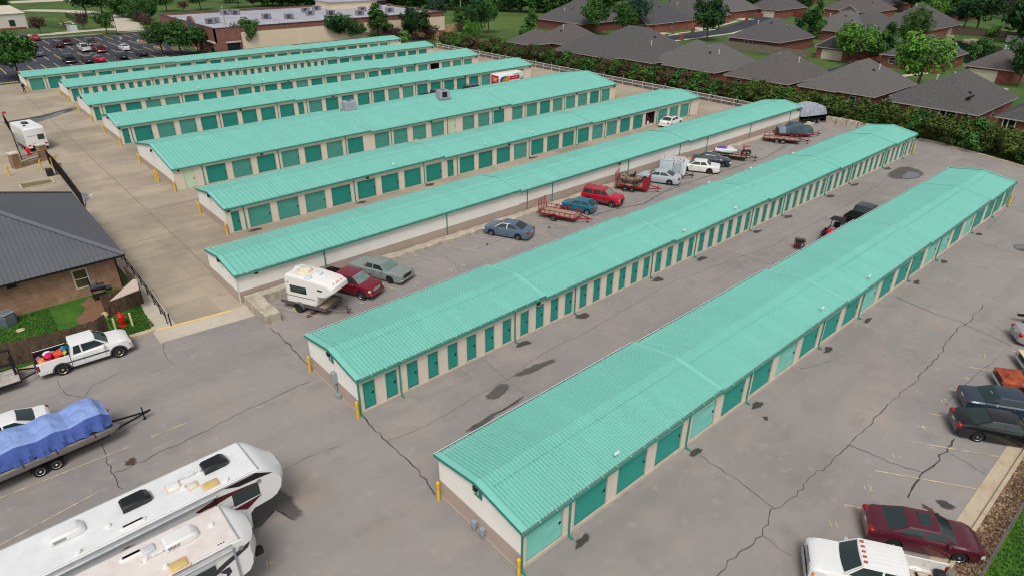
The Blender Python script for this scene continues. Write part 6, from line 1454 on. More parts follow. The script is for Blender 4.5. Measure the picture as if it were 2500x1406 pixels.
# hydrants
def hydrant(loc, label):
    T = thing('fire_hydrant', label, 'fire hydrant', loc, 0, 'red fire hydrants'); hm = M('hydrant_red', (216,22,30), .35, coat=.3)
    MB().lathe([(.17,0),(.17,.05),(.11,.07),(.11,.48),(.15,.5),(.15,.55),(.13,.57),(.12,.64),(.07,.71),(.03,.72),(.03,.77),(.0,.78)], n=16).build('barrel', hm, T, 35)
    mb = MB(); mb.tube((-.2,0,.42),(.2,0,.42),.055,n=10); mb.tube((0,-.2,.38),(0,0,.38),.075,n=10); mb.build('nozzle_caps', hm, T, 35)
    T.scale = (1.5,1.5,1.5)
hydrant(gp(301,795), 'red fire hydrant between two pale posts on the corner lawn'); hydrant(gp(72,380), 'red fire hydrant behind the brick gate wall')
pale = M('pale_post', (232,220,170), .6, rgb2=(206,190,140), scale=5)
for px, py, lb in [(285,810,'pale yellow post left of the red hydrant, leaning'),(325,796,'pale yellow post right of the red hydrant')]:
    o = MB().lathe([(.075,0),(.075,1.05),(.07,1.1),(.02,1.12)], n=12).build('post', pale, None, 40); o.location = gp(px,py); tag(o, lb, 'post', 'pale posts at the hydrant')
# wooden fences
wood_f = M('weathered_fence_wood', (112,90,72), .9, rgb2=(64,50,42), scale=3.0, stretch=(3,3,.5), thr=(.35,.65))
wood_g = M('grey_fence_wood', (140,130,116), .9, rgb2=(106,98,86), scale=2, stretch=(3,3,.5)); wood_r = M('red_fence_wood', (124,58,42), .9, var=.2, stretch=(3,3,.5))
def plank_fence(pts, h, label, mt, pw=.14, seed=0, name='wooden_fence', both=True):
    r_ = random.Random(seed); T = thing(name, label, 'fence', (pts[0][0], pts[0][1], 0), 0); mb = MB(); mr = MB(); O = Vector(pts[0][:2])
    for a, b in zip(pts, pts[1:]):
        a, b = Vector(a[:2])-O, Vector(b[:2])-O; d = b-a; n = max(1, int(d.length/pw)); u = d/n; nn = Vector((-d.y, d.x)).normalized()
        for i in range(n):
            p0 = a+u*i; p1 = a+u*(i+.93); o2 = nn*r_.uniform(0,.012); z1 = h+r_.uniform(-.05,.04)
            p0 = p0+o2; p1 = p1+o2; t = nn*.02
            mb.add([(*p0,0),(*p1,0),(*(p1+t),0),(*(p0+t),0),(*p0,z1-.0),(*p1,z1),(*(p1+t),z1),(*(p0+t),z1)], [(0,1,5,4),(1,2,6,5),(2,3,7,6),(3,0,4,7),(4,5,6,7)])
        for z in (.35, h-.35): mr.bar((*(a+nn*.05), z), (*(b+nn*.05), z), .07, .09)
        k = max(1, int(d.length/2.4))
        for i in range(k+1): p0 = a+d*(i/k)+nn*.09; mr.bar((*p0,0),(*p0,h-.05),.09)
    mb.build('planks', mt, T); mr.build('rails', mt, T); return T
plank_fence([(-30,48.9),(-1.5,48.5),(1.4,47.95),(4.3,47.75),(5.0,48.3)], 1.75, 'long weathered plank fence behind the white pickup', wood_f, seed=1)
plank_fence([(5.45,51.2),(8.1,51.8),(8.15,54.0)], 1.8, 'dark plank enclosure behind the red hydrant', wood_f, seed=2)
o = MB().prism([gp(268,735,1.82)[:2],gp(340,707,1.82)[:2],gp(334,683,1.82)[:2],gp(325,682,1.82)[:2]], 1.78, 1.84).build('shelter_board', M('pale_board', (200,182,168), .85)); tag(o, 'pale flat board covering the plank enclosure', 'board')
T = thing('wooden_gate', 'dark wooden gate leaf leaning by the corner of the brick office', 'gate', (8.15,54.3,0), R(92)); mb = MB(); [mb.box(.0+.16*k,-.03,.1,.14+.16*k,0,1.6) for k in range(10)]; mb.build('planks', wood_f, T)
o = lump('sack', 'pale sack at the end of the plank fence', 'sack', gp(258,768,.25), (.25,.22,.3), plast('sack_pale',(196,182,140)), Matrix.Identity(4), 31)
# steel railing along the side walk
T = thing('railing', 'black steel railing beside the concrete driveway', 'railing', (8.5,47.4,0), 0); mb = MB(); mp = MB()
P_ = [(0,0),(.15,3.6),(.3,7.6),(.35,12),(.4,15.5)]
for a, b in zip(P_, P_[1:]):
    for z in (.55,.95): mb.bar((*a, z), (*b, z), .055)
for a, b in zip(P_, P_[1:]):
    for k in range(2): p0 = (a[0]+(b[0]-a[0])*k/2, a[1]+(b[1]-a[1])*k/2); mp.bar((*p0,0),(*p0,1.0),.06)
mb.build('rails', steel_b, T); mp.build('posts', steel_b, T)
o = MB().tube((0,0,0),(0,0,1.05),.045).build('post', steel_b); o.location = (8.62,46.9,0); tag(o, 'black end post in front of the railing', 'post')
# gate: brick pillars, low wall, black fences
tan = brick_mat('tan_gate_brick', (150,118,92), (134,102,78), (150,126,104)); cap_m = M('stone_cap', (206,200,188), .8)
for (x, y, h, lb) in [(6.25,97.4,1.75,'left tan brick gate pillar with a pale cap'),(9.35,99.0,1.9,'right tan brick gate pillar with a pale cap')]:
    T = thing('gate_pillar', lb, 'pillar', (x,y,0), R(20), 'brick gate pillars'); MB().box(-.42,-.42,0,.42,.42,h).build('shaft', tan, T); MB().rbox(-.5,-.5,h,.5,.5,h+.18,.04).build('cap', cap_m, T)
T = thing('gate_wall', 'low brick wall with black pickets between the gate pillars', 'wall', (6.75,97.4,0), R(28)); MB().box(0,-.15,0,2.6,.15,.45).build('brickwork', tan, T)
mb = MB(); [mb.bar((.05+.13*k,0,.45),(.05+.13*k,0,1.3),.03) for k in range(20)]; mb.bar((0,0,.6),(2.6,0,.6),.04); mb.bar((0,0,1.25),(2.6,0,1.25),.04); mb.build('pickets', steel_b, T)
def picket(pts, h, label, sp=.16, name='steel_fence', rails=2):
    T = thing(name, label, 'fence', (pts[0][0], pts[0][1], 0), 0); O = Vector(pts[0][:2]); mb = MB()
    for a, b in zip(pts, pts[1:]):
        a, b = Vector(a[:2])-O, Vector(b[:2])-O; d = b-a; n = int(d.length/sp)
        for i in range(n): p0 = a+d*(i/n); mb.add([(p0.x-.02,p0.y-.02,0),(p0.x+.02,p0.y+.02,0),(p0.x+.02,p0.y+.02,h),(p0.x-.02,p0.y-.02,h)],[(0,1,2,3)])
        for k in range(rails): z = h-.1-(h-.25)*k/max(1,rails-1); mb.bar((*a,z),(*b,z),.04)
        for i in range(int(d.length/2.5)+1): p0 = a+d*min(1,i*2.5/d.length); mb.bar((*p0,0),(*p0,h+.05),.07)
    mb.build('pickets', steel_b, T); return T
picket([(9.5,97),(9.6,92),(9.5,84.5),(9.3,77)], 1.7, 'black picket fence running from the gate to the dark roofed office', .11)
picket([(7.2,101),(7.7,109),(8.2,116),(8.4,124)], 1.7, 'black picket fence behind the white travel trailer', .11)
picket([(9.3,91.5),(10.0,90.5)], 1.5, 'open black pedestrian gate leaf in the picket fence', .12, 'picket_gate')
picket([(-40,158.5),(15.5,158.5)], 1.6, 'thin dark fence between the dark car park and the storage yard', .5)
T = thing('gate_motor', 'black gate motor box on the planter', 'gate motor', (8.7,91.5,0), 0); MB().rbox(-.35,-.3,0,.35,.3,.85,.06).build('housing', M('motor_black', (34,44,56), .5), T)
o = sheet('planter_bed', [gp(*q)[:2] for q in [(48,452),(125,440),(131,447),(57,462)]], .06, M('planter_mulch', (128,110,84), .95, rgb2=(96,110,70), scale=3, world=True)); mb = MB()
q4 = [gp(*q) for q in [(46,451),(126,438),(133,448),(56,464)]]
for a, b in zip(q4, q4[1:]+q4[:1]): mb.bar((a.x,a.y,.06),(b.x,b.y,.06),.2,.14)
struct('planter_kerb', mb, kerb_m)
# chain link fence and gravel at the lower right
T = thing('chain_link_fence', 'grey chain link fence behind the kerb at the lower right', 'fence', (20,.95,0), 0)
link_m = bpy.data.materials.new('chain_link'); link_m.use_nodes = True; n_ = link_m.node_tree; b_ = n_.nodes['Principled BSDF']; b_.inputs['Base Color'].default_value = lin((120,124,128)); b_.inputs['Metallic'].default_value = .4; b_.inputs['Roughness'].default_value = .5; b_.inputs['Alpha'].default_value = .5
mb = MB(); mb.add([(0,0,.05),(80,0,.05),(80,0,1.15),(0,0,1.15)],[(0,1,2,3)]); mb.build('mesh', link_m, T); mb = MB(); mb.tube((0,0,1.17),(80,0,1.17),.035); [mb.tube((2.6*k,0,0),(2.6*k,0,1.25),.035) for k in range(31)]; mb.build('posts', M('galvanised', (110,116,122), .5, .4), T)
r_ = random.Random(6); mb = MB()
for k in range(5200):
    x = 24+r_.random()**1.5*34; y = r_.uniform(1.0,1.95); s = r_.uniform(.035,.10); a = r_.random()*6; c_, sn = math.cos(a)*s, math.sin(a)*s
    mb.add([(x+c_,y+sn,0),(x-sn*.8,y+c_*.8,0),(x-c_,y-sn,0),(x+sn*.8,y-c_*.8,0),(x+s*.2,y+s*.1,s*r_.uniform(.6,1))],[(0,1,4),(1,2,4),(2,3,4),(3,0,4)], r_.randrange(3))
struct('gravel', mb, [M('gravel_brown', (132,106,82), .9, var=.3, scale=4), M('gravel_tan', (170,148,120), .9, var=.2), M('gravel_dark', (88,70,56), .9)], 'stuff')
def tufts(name, polys, n, seed, h=(.06,.14), mt=None):
    r_ = random.Random(seed); mb = MB()
    for (x0,y0,x1,y1), cnt in zip(polys, n):
        for k in range(cnt):
            x, y = r_.uniform(x0,x1), r_.uniform(y0,y1); a = r_.random()*6.3; hh = r_.uniform(*h); w_ = .035
            for q in range(2):
                b2 = a+q*1.9; mb.add([(x-w_*math.cos(b2),y-w_*math.sin(b2),-.01),(x+w_*math.cos(b2),y+w_*math.sin(b2),-.01),(x+r_.uniform(-.06,.06),y+r_.uniform(-.06,.06),hh)],[(0,1,2)], r_.randrange(2))
    struct(name, mb, mt or [M('grass_blade', (84,128,44), .8, var=.2, scale=.6), M('grass_blade_dark', (58,100,34), .8, var=.2, scale=.6)], 'stuff')
tufts('lawn_tufts', [(-9,49,2.4,55.7),(5.3,47.6,7.7,50.8),(27,-5,46,.85)], [9000,2200,12000], 3)

# ------------------------------------------------------------------ vegetation
bark = M('bark', (88,74,62), .95, var=.25, scale=8, stretch=(1,1,.2)); bark_r = M('bare_bark', (110,96,88), .95, var=.2)
L_mid = leaf_mat('leaves_mid', (34,62,28), (58,96,42), (90,130,62)); L_dark = leaf_mat('leaves_dark', (26,52,30), (42,76,40), (68,104,56)); L_light = leaf_mat('leaves_light', (48,86,34), (82,124,48), (116,156,70))
L_hedge = leaf_mat('leaves_hedge', (52,64,30), (74,90,42), (100,112,54)); L_wine = leaf_mat('leaves_wine', (58,46,36), (78,68,48), (94,92,56)); L_brown = leaf_mat('leaves_brown', (62,46,46), (88,68,66), (108,92,80)); L_willow = leaf_mat('leaves_willow', (52,82,44), (80,112,60), (110,140,84)); L_blue = leaf_mat('leaves_bluegreen', (30,56,44), (52,82,64), (82,112,88))
def crown_mesh(name, mt, seed, h, rad, n, leaf, shape='round', base=.28, clumps=26):
    """leaf-sized faces in clumps spread through an uneven crown of total height h"""
    r_ = random.Random(seed); mb = MB(); zc = h*(base+(1-base)/2); hz = h*(1-base)/2; C_ = []
    while len(C_) < clumps:
        u = Vector((r_.gauss(0,1), r_.gauss(0,1), r_.gauss(0,1))).normalized()*(r_.random()**.45)
        if shape == 'cone': k = max(.12, .95-.8*(u.z*.5+.5)); c = Vector((u.x*rad*k*1.1, u.y*rad*k*1.1, zc+u.z*hz*.92)); s = rad*r_.uniform(.22,.36)*(1.1-.5*(u.z*.5+.5))
        elif shape == 'vase': k = .45+.6*(u.z*.5+.5); c = Vector((u.x*rad*k, u.y*rad*k, zc+u.z*hz*.8)); s = rad*r_.uniform(.24,.4)
        elif shape == 'bush': c = Vector((u.x*rad*.8, u.y*rad*.8, zc+u.z*hz*.75)); s = rad*r_.uniform(.28,.46)
        else: c = Vector((u.x*rad*.78, u.y*rad*.78, zc+u.z*hz*.76)); s = rad*r_.uniform(.24,.42)
        C_.append((c, s))
    for k in range(n):
        c, s = C_[r_.randrange(len(C_))]
        u = Vector((r_.gauss(0,1), r_.gauss(0,1), r_.gauss(0,.8))).normalized()*(r_.random()**.4)
        p = c+u*s
        if shape == 'weep': p.z -= r_.random()**1.4*h*.38*(math.hypot(p.x,p.y)/rad)
        if p.z < .05: p.z = .05
        nrm = (u*.8+Vector((r_.uniform(-.7,.7), r_.uniform(-.7,.7), r_.uniform(.0,1.0)))).normalized(); a = nrm.orthogonal().normalized(); a = (Matrix.Rotation(r_.random()*6.28,3,nrm) @ a); b = nrm.cross(a); ls = leaf*r_.uniform(.6,1.25)
        sx = (.5 if shape != 'weep' else .22)
        mb.add([p-a*ls, p+b*ls*sx+nrm*ls*.15, p+a*ls, p-b*ls*sx+nrm*ls*.15],[(0,1,2,3)])
    return mb.mesh(name, mt), C_
def trunk_mesh(seed, h, r0, C_, fork=.35, mt=None, nb=7):
    r_ = random.Random(seed); mb = MB(); q = Vector((0,0,0)); top = Vector((r_.uniform(-.2,.2), r_.uniform(-.2,.2), h*fork)); mb.tube(q, top, r0, r0*.75, 8)
    mid_ = top+Vector((r_.uniform(-.3,.3), r_.uniform(-.3,.3), h*.3)); mb.tube(top, mid_, r0*.75, r0*.4, 7)
    for c, s in C_[:nb]:
        st_ = top.lerp(mid_, r_.random()); e = c; kn = st_.lerp(e, .5)+Vector((0,0,-.05*h)); mb.tube(st_, kn, r0*.36, r0*.24, 5); mb.tube(kn, e, r0*.24, r0*.07, 5)
    return mb.mesh('trunk', mt or bark)
KIND = {}
def kind(key, mt, seed, h, rad, n, leaf, shape='round', base=.28, clumps=26, r0=.18, fork=.3, bk=None, nb=8):
    v = []
    for k in range(2):
        cm, C_ = crown_mesh('crown', mt, seed+k*77, h, rad, n, leaf, shape, base, clumps); v.append((cm, trunk_mesh(seed+k, h, r0, C_, fork, bk, nb)))
    KIND[key] = (v, h, rad)
kind('round', L_mid, 1, 8, 4, 3600, .30); kind('dark', L_dark, 2, 8, 4, 3600, .30, clumps=30); kind('light', L_light, 3, 8, 4, 3200, .28); kind('cone', L_mid, 4, 9, 3.2, 3400, .27, 'cone', .12, 34); kind('vase', L_mid, 5, 7, 3.5, 2600, .27, 'vase', .25, 22)
kind('brown', L_brown, 6, 4.5, 2.4, 1500, .2, 'bush', .2, 18, .1); kind('willow', L_willow, 7, 9, 4.5, 4200, .42, 'weep', .25, 30); kind('blue', L_blue, 8, 9, 4.5, 3600, .32); kind('wood', L_dark, 9, 10, 5.2, 3000, .48, 'round', .04, 30); kind('woodlight', L_mid, 10, 9, 5, 2800, .46, 'round', .04, 28)
kind('bush', L_mid, 11, 3, 2, 1800, .2, 'bush', .0, 20, .06, .15); kind('bare', L_brown, 12, 8, 4.5, 500, .2, 'round', .15, 40, .2, .3, bark_r, 40)
kind('hedge', L_hedge, 13, 3.7, 2.0, 3000, .20, 'bush', .0, 26, .07, .2); kind('hedgewine', L_wine, 14, 3.7, 1.9, 2300, .19, 'bush', .0, 24, .07, .2); kind('hedgedark', L_mid, 15, 3.4, 1.9, 2600, .20, 'bush', .0, 24, .07, .2); kind('sapling', L_light, 16, 2.2, 1.1, 700, .17, 'bush', .0, 12, .04, .2)
TN = [0]
def tree(key, x, y, h, wd, label, name='tree', cat='tree', group=None, rz=None):
    v, h0, r0 = KIND[key]; TN[0] += 1; r_ = random.Random(TN[0]*13+5); cm, tm = v[TN[0] % 2]
    T = thing(name, label, cat, (x, y, 0), rz if rz is not None else r_.random()*6.28, group); T.scale = (wd/2/r0*1.12, wd/2/r0*1.12, h/h0*1.08)
    link('trunk', tm, T); link('crown', cm, T); return T
def treepx(key, px, py, h, wd, label, **k): g_ = gp(px, py); return tree(key, g_.x, g_.y, h, wd, label, **k)
for a in [('round',50,193,8,8.6,'round green tree standing at the left corner of the dark car park'),('round',400,136,6.5,8,'leafy tree at the foot of the brick store, leftmost of its clump'),('round',446,140,7.5,9,'leafy tree in the middle of the clump by the brick store'),('round',486,131,5.5,6.5,'smaller tree at the right of the clump by the brick store'),
    ('round',610,126,7,7.4,'dark tree before the beige store wall, right of the leaning pole'),('vase',708,113,5.6,5.6,'small vase shaped tree before the middle of the beige store wall'),('dark',830,108,7.5,8.5,'dense tree before the right part of the beige store wall'),('round',870,104,5,6.5,'lower green tree between two dense trees by the store wall'),
    ('cone',925,101,9,9.5,'broad pointed tree near the right end of the store'),('dark',1015,98,8,8.5,'round topped dark tree on a thin trunk at the right end of the store'),('blue',1065,72,8,7.5,'airy tree standing in the meadow right of the store'),('cone',1122,78,7,5.5,'pointed tree in the meadow left of the power pole'),('dark',1170,96,10.5,8,'tall dense tree in front of the power pole'),('round',1192,82,9,7,'tree just right of the power pole'),('light',1152,118,6.5,5,'bright light green tree at the end of the hedge'),
    ('cone',1297,114,9,6.5,'pointed bright tree rising out of the hedge before the grey roofs'),('brown',100,84,4.6,4.4,'brownish round bush tree at the edge of the car park lawn, leftmost'),('brown',206,74,5,4.4,'purple brown bush tree beside the curving path'),('bare',160,79,4,2.4,'thin bare sapling by the utility cabinet'),('vase',262,86,6.2,6.2,'wind blown vase tree on the car park island'),
    ('dark',212,38,9,11,'large dark tree left in the clump beyond the path'),('dark',250,36,8.5,11,'large dark tree right in the clump beyond the path'),('woodlight',300,44,7,10,'bushy mid green tree right of the dark clump'),('woodlight',338,52,6.5,9,'bushy low tree left of the brick store roof'),('round',368,62,7,8,'tree against the left end of the brick store'),('brown',346,72,5,3.6,'brown stemmed shrub tree left of the brick store'),('brown',362,74,4.5,3.4,'brown stemmed shrub tree nearest the brick store'),
    ('round',2,38,8,8,'tree cut by the left edge behind the white hut'),('round',408,30,8,8,'tree behind the left corner of the store roof'),('round',490,26,7.5,8,'tree behind the store roof, second from its left corner'),('brown',448,30,3.5,4,'small brown bush between two trees behind the store'),('round',582,20,8,9,'tree behind the store roof left of its middle'),('brown',620,18,4,5,'brown bush behind the middle of the store'),
    ('round',1452,86,9,8.5,'tree between the grey roofs, left of the garage drive'),('round',1520,90,8.5,8,'tree before the garage drive, left of a pair'),('blue',1556,86,10.5,9,'tall airy tree before the garage drive, right of a pair'),('dark',1638,71,4.6,5.2,'clipped round lawn tree beside the street'),('dark',1726,101,11,9.3,'big round shade tree standing beside the street bend'),('cone',1690,58,8,5.5,'dark pointed tree behind the big shade tree'),
    ('dark',1834,34,9.5,8,'dark twin tree before the hip roofed garage'),('cone',1818,36,8,5,'pointed tree left of the dark twin tree'),('woodlight',1962,26,8,7,'mid green tree left of the gabled brick house'),('cone',1978,113,11,7,'tall dark pointed tree behind the plank fence'),('dark',1962,107,8,6,'shorter dark tree left of the tall pointed one'),('light',2082,156,8.6,9.6,'spreading light green tree in front of the cream garage door'),
    ('cone',2154,158,9,7,'dark pointed tree on a small trunk by the corner of the brick house'),('light',2237,217,10,10.5,'large open light green tree between two roofs near the hedge'),('willow',2232,104,9.5,9,'weeping willow by the pond'),('bush',2204,102,4,5,'rounded bush left of the weeping willow'),('light',2274,62,8,8,'bright green tree behind the willow'),('round',2300,58,7,8,'green tree before the far grey roof'),
    ('dark',2222,32,11,13,'large dark tree above the willow'),('wood',2180,24,9,11,'dark spreading tree behind the long grey roof'),('round',2318,60,8.5,10,'mid green tree below the far grey roof'),('dark',2384,76,11,13,'great round dark tree above the pond bank'),('blue',2352,70,7,9,'grey green tree at the pond fence'),('sapling',2424,92,4,4,'small sapling before the pale pond fence'),
    ('wood',2482,106,13,13,'massive dark tree cut by the right edge above the pond'),('bush',2398,137,3.8,5,'round bush on the pond shore'),('bush',2364,144,3.6,4,'low bush at the corner of the pond house'),('dark',2484,212,9,7.5,'dark leaning tree at the right edge beside a garage'),('bare',2456,68,12,11,'bare brown tree above the pond at the right'),
    ('dark',2428,36,10,12,'large tree at the upper right, left of the bare tree'),('round',2466,28,10,11,'large tree at the upper right behind the bare tree'),('wood',2496,50,12,12,'dark tree filling the upper right corner'),('round',2390,26,8,9,'tree right of the far grey roof'),('woodlight',2268,22,9,12,'tree mass above the far grey roof, left part'),('dark',2132,14,9,11,'dark tree between the upper roofs')]:
    treepx(*a)
sg = 'low shrubs beside the storage yard'
for px, py, key, w_, lb in [(1000,96,'brown',5,'purple brown shrub left of the tan wall'),(960,102,'brown',5,'purple brown shrub at the end of the rearmost row'),(1050,96,'brown',6,'brown shrub before the meadow'),(985,110,'sapling',4,'bright green sapling at the end of the rearmost row'),(1140,92,'brown',6,'brown shrub before the tall dense tree'),(1750,197,'light',3.5,'pale leaved bush by the hedge behind the houses'),(1865,118,'bush',4,'green bush at the end of the plank fence')]:
    treepx(key, px, py, 3.6, w_, lb, name='shrub', cat='shrub', group=sg)
# hedge of shrubs along the yard boundary
r_ = random.Random(8); y = 6.0; k = 0
while y < 148:
    x = 107.2 if y > 36 else 107.2-3.4*(36-y)/20
    f = 1 if y > 60 else 0
    key = ('hedge','hedge','hedgedark','hedge')[k % 4] if y < 60 else ('hedgewine','hedgedark','hedge','hedgewine','hedgedark')[k % 5]
    lab = {'hedge':'olive green hedge shrub along the yard boundary','hedgedark':'dark green hedge shrub along the yard boundary','hedgewine':'wine brown hedge shrub along the yard boundary'}[key]
    if abs(y-134.5) > 2.0: tree(key, x+r_.uniform(-.5,.5), y, r_.uniform(3.2,4.3)*(1.0 if y < 60 else .9), r_.uniform(3.9,5.0), lab, name='hedge_shrub', cat='shrub', group=lab.replace('shrub', 'shrubs'))
    y += r_.uniform(1.5,2.1); k += 1
# far wood along the meadow
k = 0; gp_ = []
for px0, px1, py0, py1, stp, dep in [(640,1480,16,34,19,0),(640,1500,4,16,26,1),(600,1560,-9,0,34,2),(1480,2130,-10,-12,26,3),(1700,1960,2,4,24,4),(2060,2330,2,0,24,5)]:
    px = px0
    while px < px1:
        py = py0+(py1-py0)*(px-px0)/(px1-px0)+r_.uniform(-2,2); key = ('wood','woodlight','wood')[k % 3]; lab = 'dark green tree in the far wood along the meadow' if key == 'wood' else 'mid green tree in the far wood along the meadow'
        treepx(key, px, py, r_.uniform(8,12), r_.uniform(9,13), lab, group=lab.replace('tree in', 'trees in')); px += stp*r_.uniform(.75,1.25); k += 1
for px, py in [(905,24),(1190,20),(1330,30),(560,8),(700,9),(470,6),(380,12),(330,2),(120,-6),(30,-8),(-30,2)]:
    treepx('woodlight', px, py, 7, 9, 'loose mid green tree beyond the fields', group='loose trees beyond the fields')

# ------------------------------------------------------------------ pipe fence and bank
T = thing('pipe_fence', 'long pale pipe fence with two rails behind the storage rows', 'fence', (103.2,55,0), 0); pm = M('pipe_pale', (196,190,180), .6); mb = MB(); mp = MB()
for z in (.6,1.15): mb.tube((0,0,z),(0,91,z),.06,n=8)
for k in range(38): mp.tube((0,2.45*k,0),(0,2.45*k,1.2),.055,n=8)
mb.build('rails', pm, T); mp.build('posts', pm, T)
T = thing('board_fence', 'dark plank fence panels below the hedge behind the pipe fence', 'fence', (104.0,55,0), 0); mb = MB()
for k in range(18): mb.box(0,.4+5*k,.15,.06,4.6+5*k,.95); mb.bar((.1,5*k,0),(.1,5*k,1.5),.16)
mb.build('boards', M('stone_grey_boards', (118,112,108), .95, var=.2, scale=3), T)
sheet('gravel_bank', rect(103.4,55,106.2,148), .012, ground_mat('bank_gravel', [((128,118,108),0,0,0,0), ((96,92,78),.8,.45,.6,.8), ((150,142,132),3,.5,.65,.7)], fine=12, finev=.25))
T = thing('block_wall', 'tan block wall behind the end of the rearmost row', 'wall', (112.5,158,0), R(0)); MB().box(-.1,0,0,.1,13,2.0).box(.1,12.8,0,17,13,2.0).build('blockwork', brick_mat('tan_block', (196,166,132), (184,152,120), (200,176,146), bw=.6, bh=.25), T)
picket([(104,148),(108,158),(112.2,170)], 1.6, 'thin dark fence before the tan block wall', .4)

# ------------------------------------------------------------------ brick houses
shing = M('grey_shingles', (98,95,95), .95, rgb2=(72,70,71), scale=3.2, bump=.4, bscale=14, stretch=(1,1,1)); shing2 = M('brown_grey_shingles', (104,98,95), .95, rgb2=(78,74,73), scale=2.8, bump=.4, bscale=14)
shing3 = M('light_grey_shingles', (110,107,105), .95, rgb2=(84,81,80), scale=3.6, bump=.4, bscale=14); shing4 = M('dark_grey_shingles', (88,87,90), .95, rgb2=(66,65,68), scale=3.0, bump=.4, bscale=14); SH_ = [0]
red_b = brick_mat('red_house_brick', (142,70,60), (112,50,46), (150,112,100)); red_b2 = brick_mat('dark_house_brick', (126,62,54), (100,46,42), (140,104,94)); trimh = M('eave_trim', (176,170,166), .6); gar_m = M('garage_door', (206,198,178), .6, var=.04); win_f = M('white_window_frame', (206,206,200), .6); glass_h = M('house_glass', (46,56,62), .12, var=.3, scale=1.5)
def hip_block(mb, mt_, x0, y0, x1, y1, ze, sl, ov, gable=None):
    """hip (or gable) roof over a rectangle, with a closed eave; returns ridge height"""
    X0, Y0, X1, Y1 = x0-ov, y0-ov, x1+ov, y1+ov; wx, wy = X1-X0, Y1-Y0; hx = min(wx, wy)/2; z1 = ze+sl*hx
    if wx >= wy:
        a, b = (X0+(0 if gable == '-x' else hx), (Y0+Y1)/2), (X1-(0 if gable == '+x' else hx), (Y0+Y1)/2); fs = [(0,1,5,4),(2,3,4,5),(3,0,4),(1,2,5)]
    else:
        a, b = ((X0+X1)/2, Y0+(0 if gable == '-y' else hx)), ((X0+X1)/2, Y1-(0 if gable == '+y' else hx)); fs = [(0,1,4),(1,2,5,4),(2,3,5),(3,0,4,5)]
    mb.add([(X0,Y0,ze),(X1,Y0,ze),(X1,Y1,ze),(X0,Y1,ze),(*a,z1),(*b,z1)], fs); mb.add([(X0,Y0,ze-.02),(X1,Y0,ze-.02),(X1,Y1,ze-.02),(X0,Y1,ze-.02)], [(0,3,2,1)])
    return z1
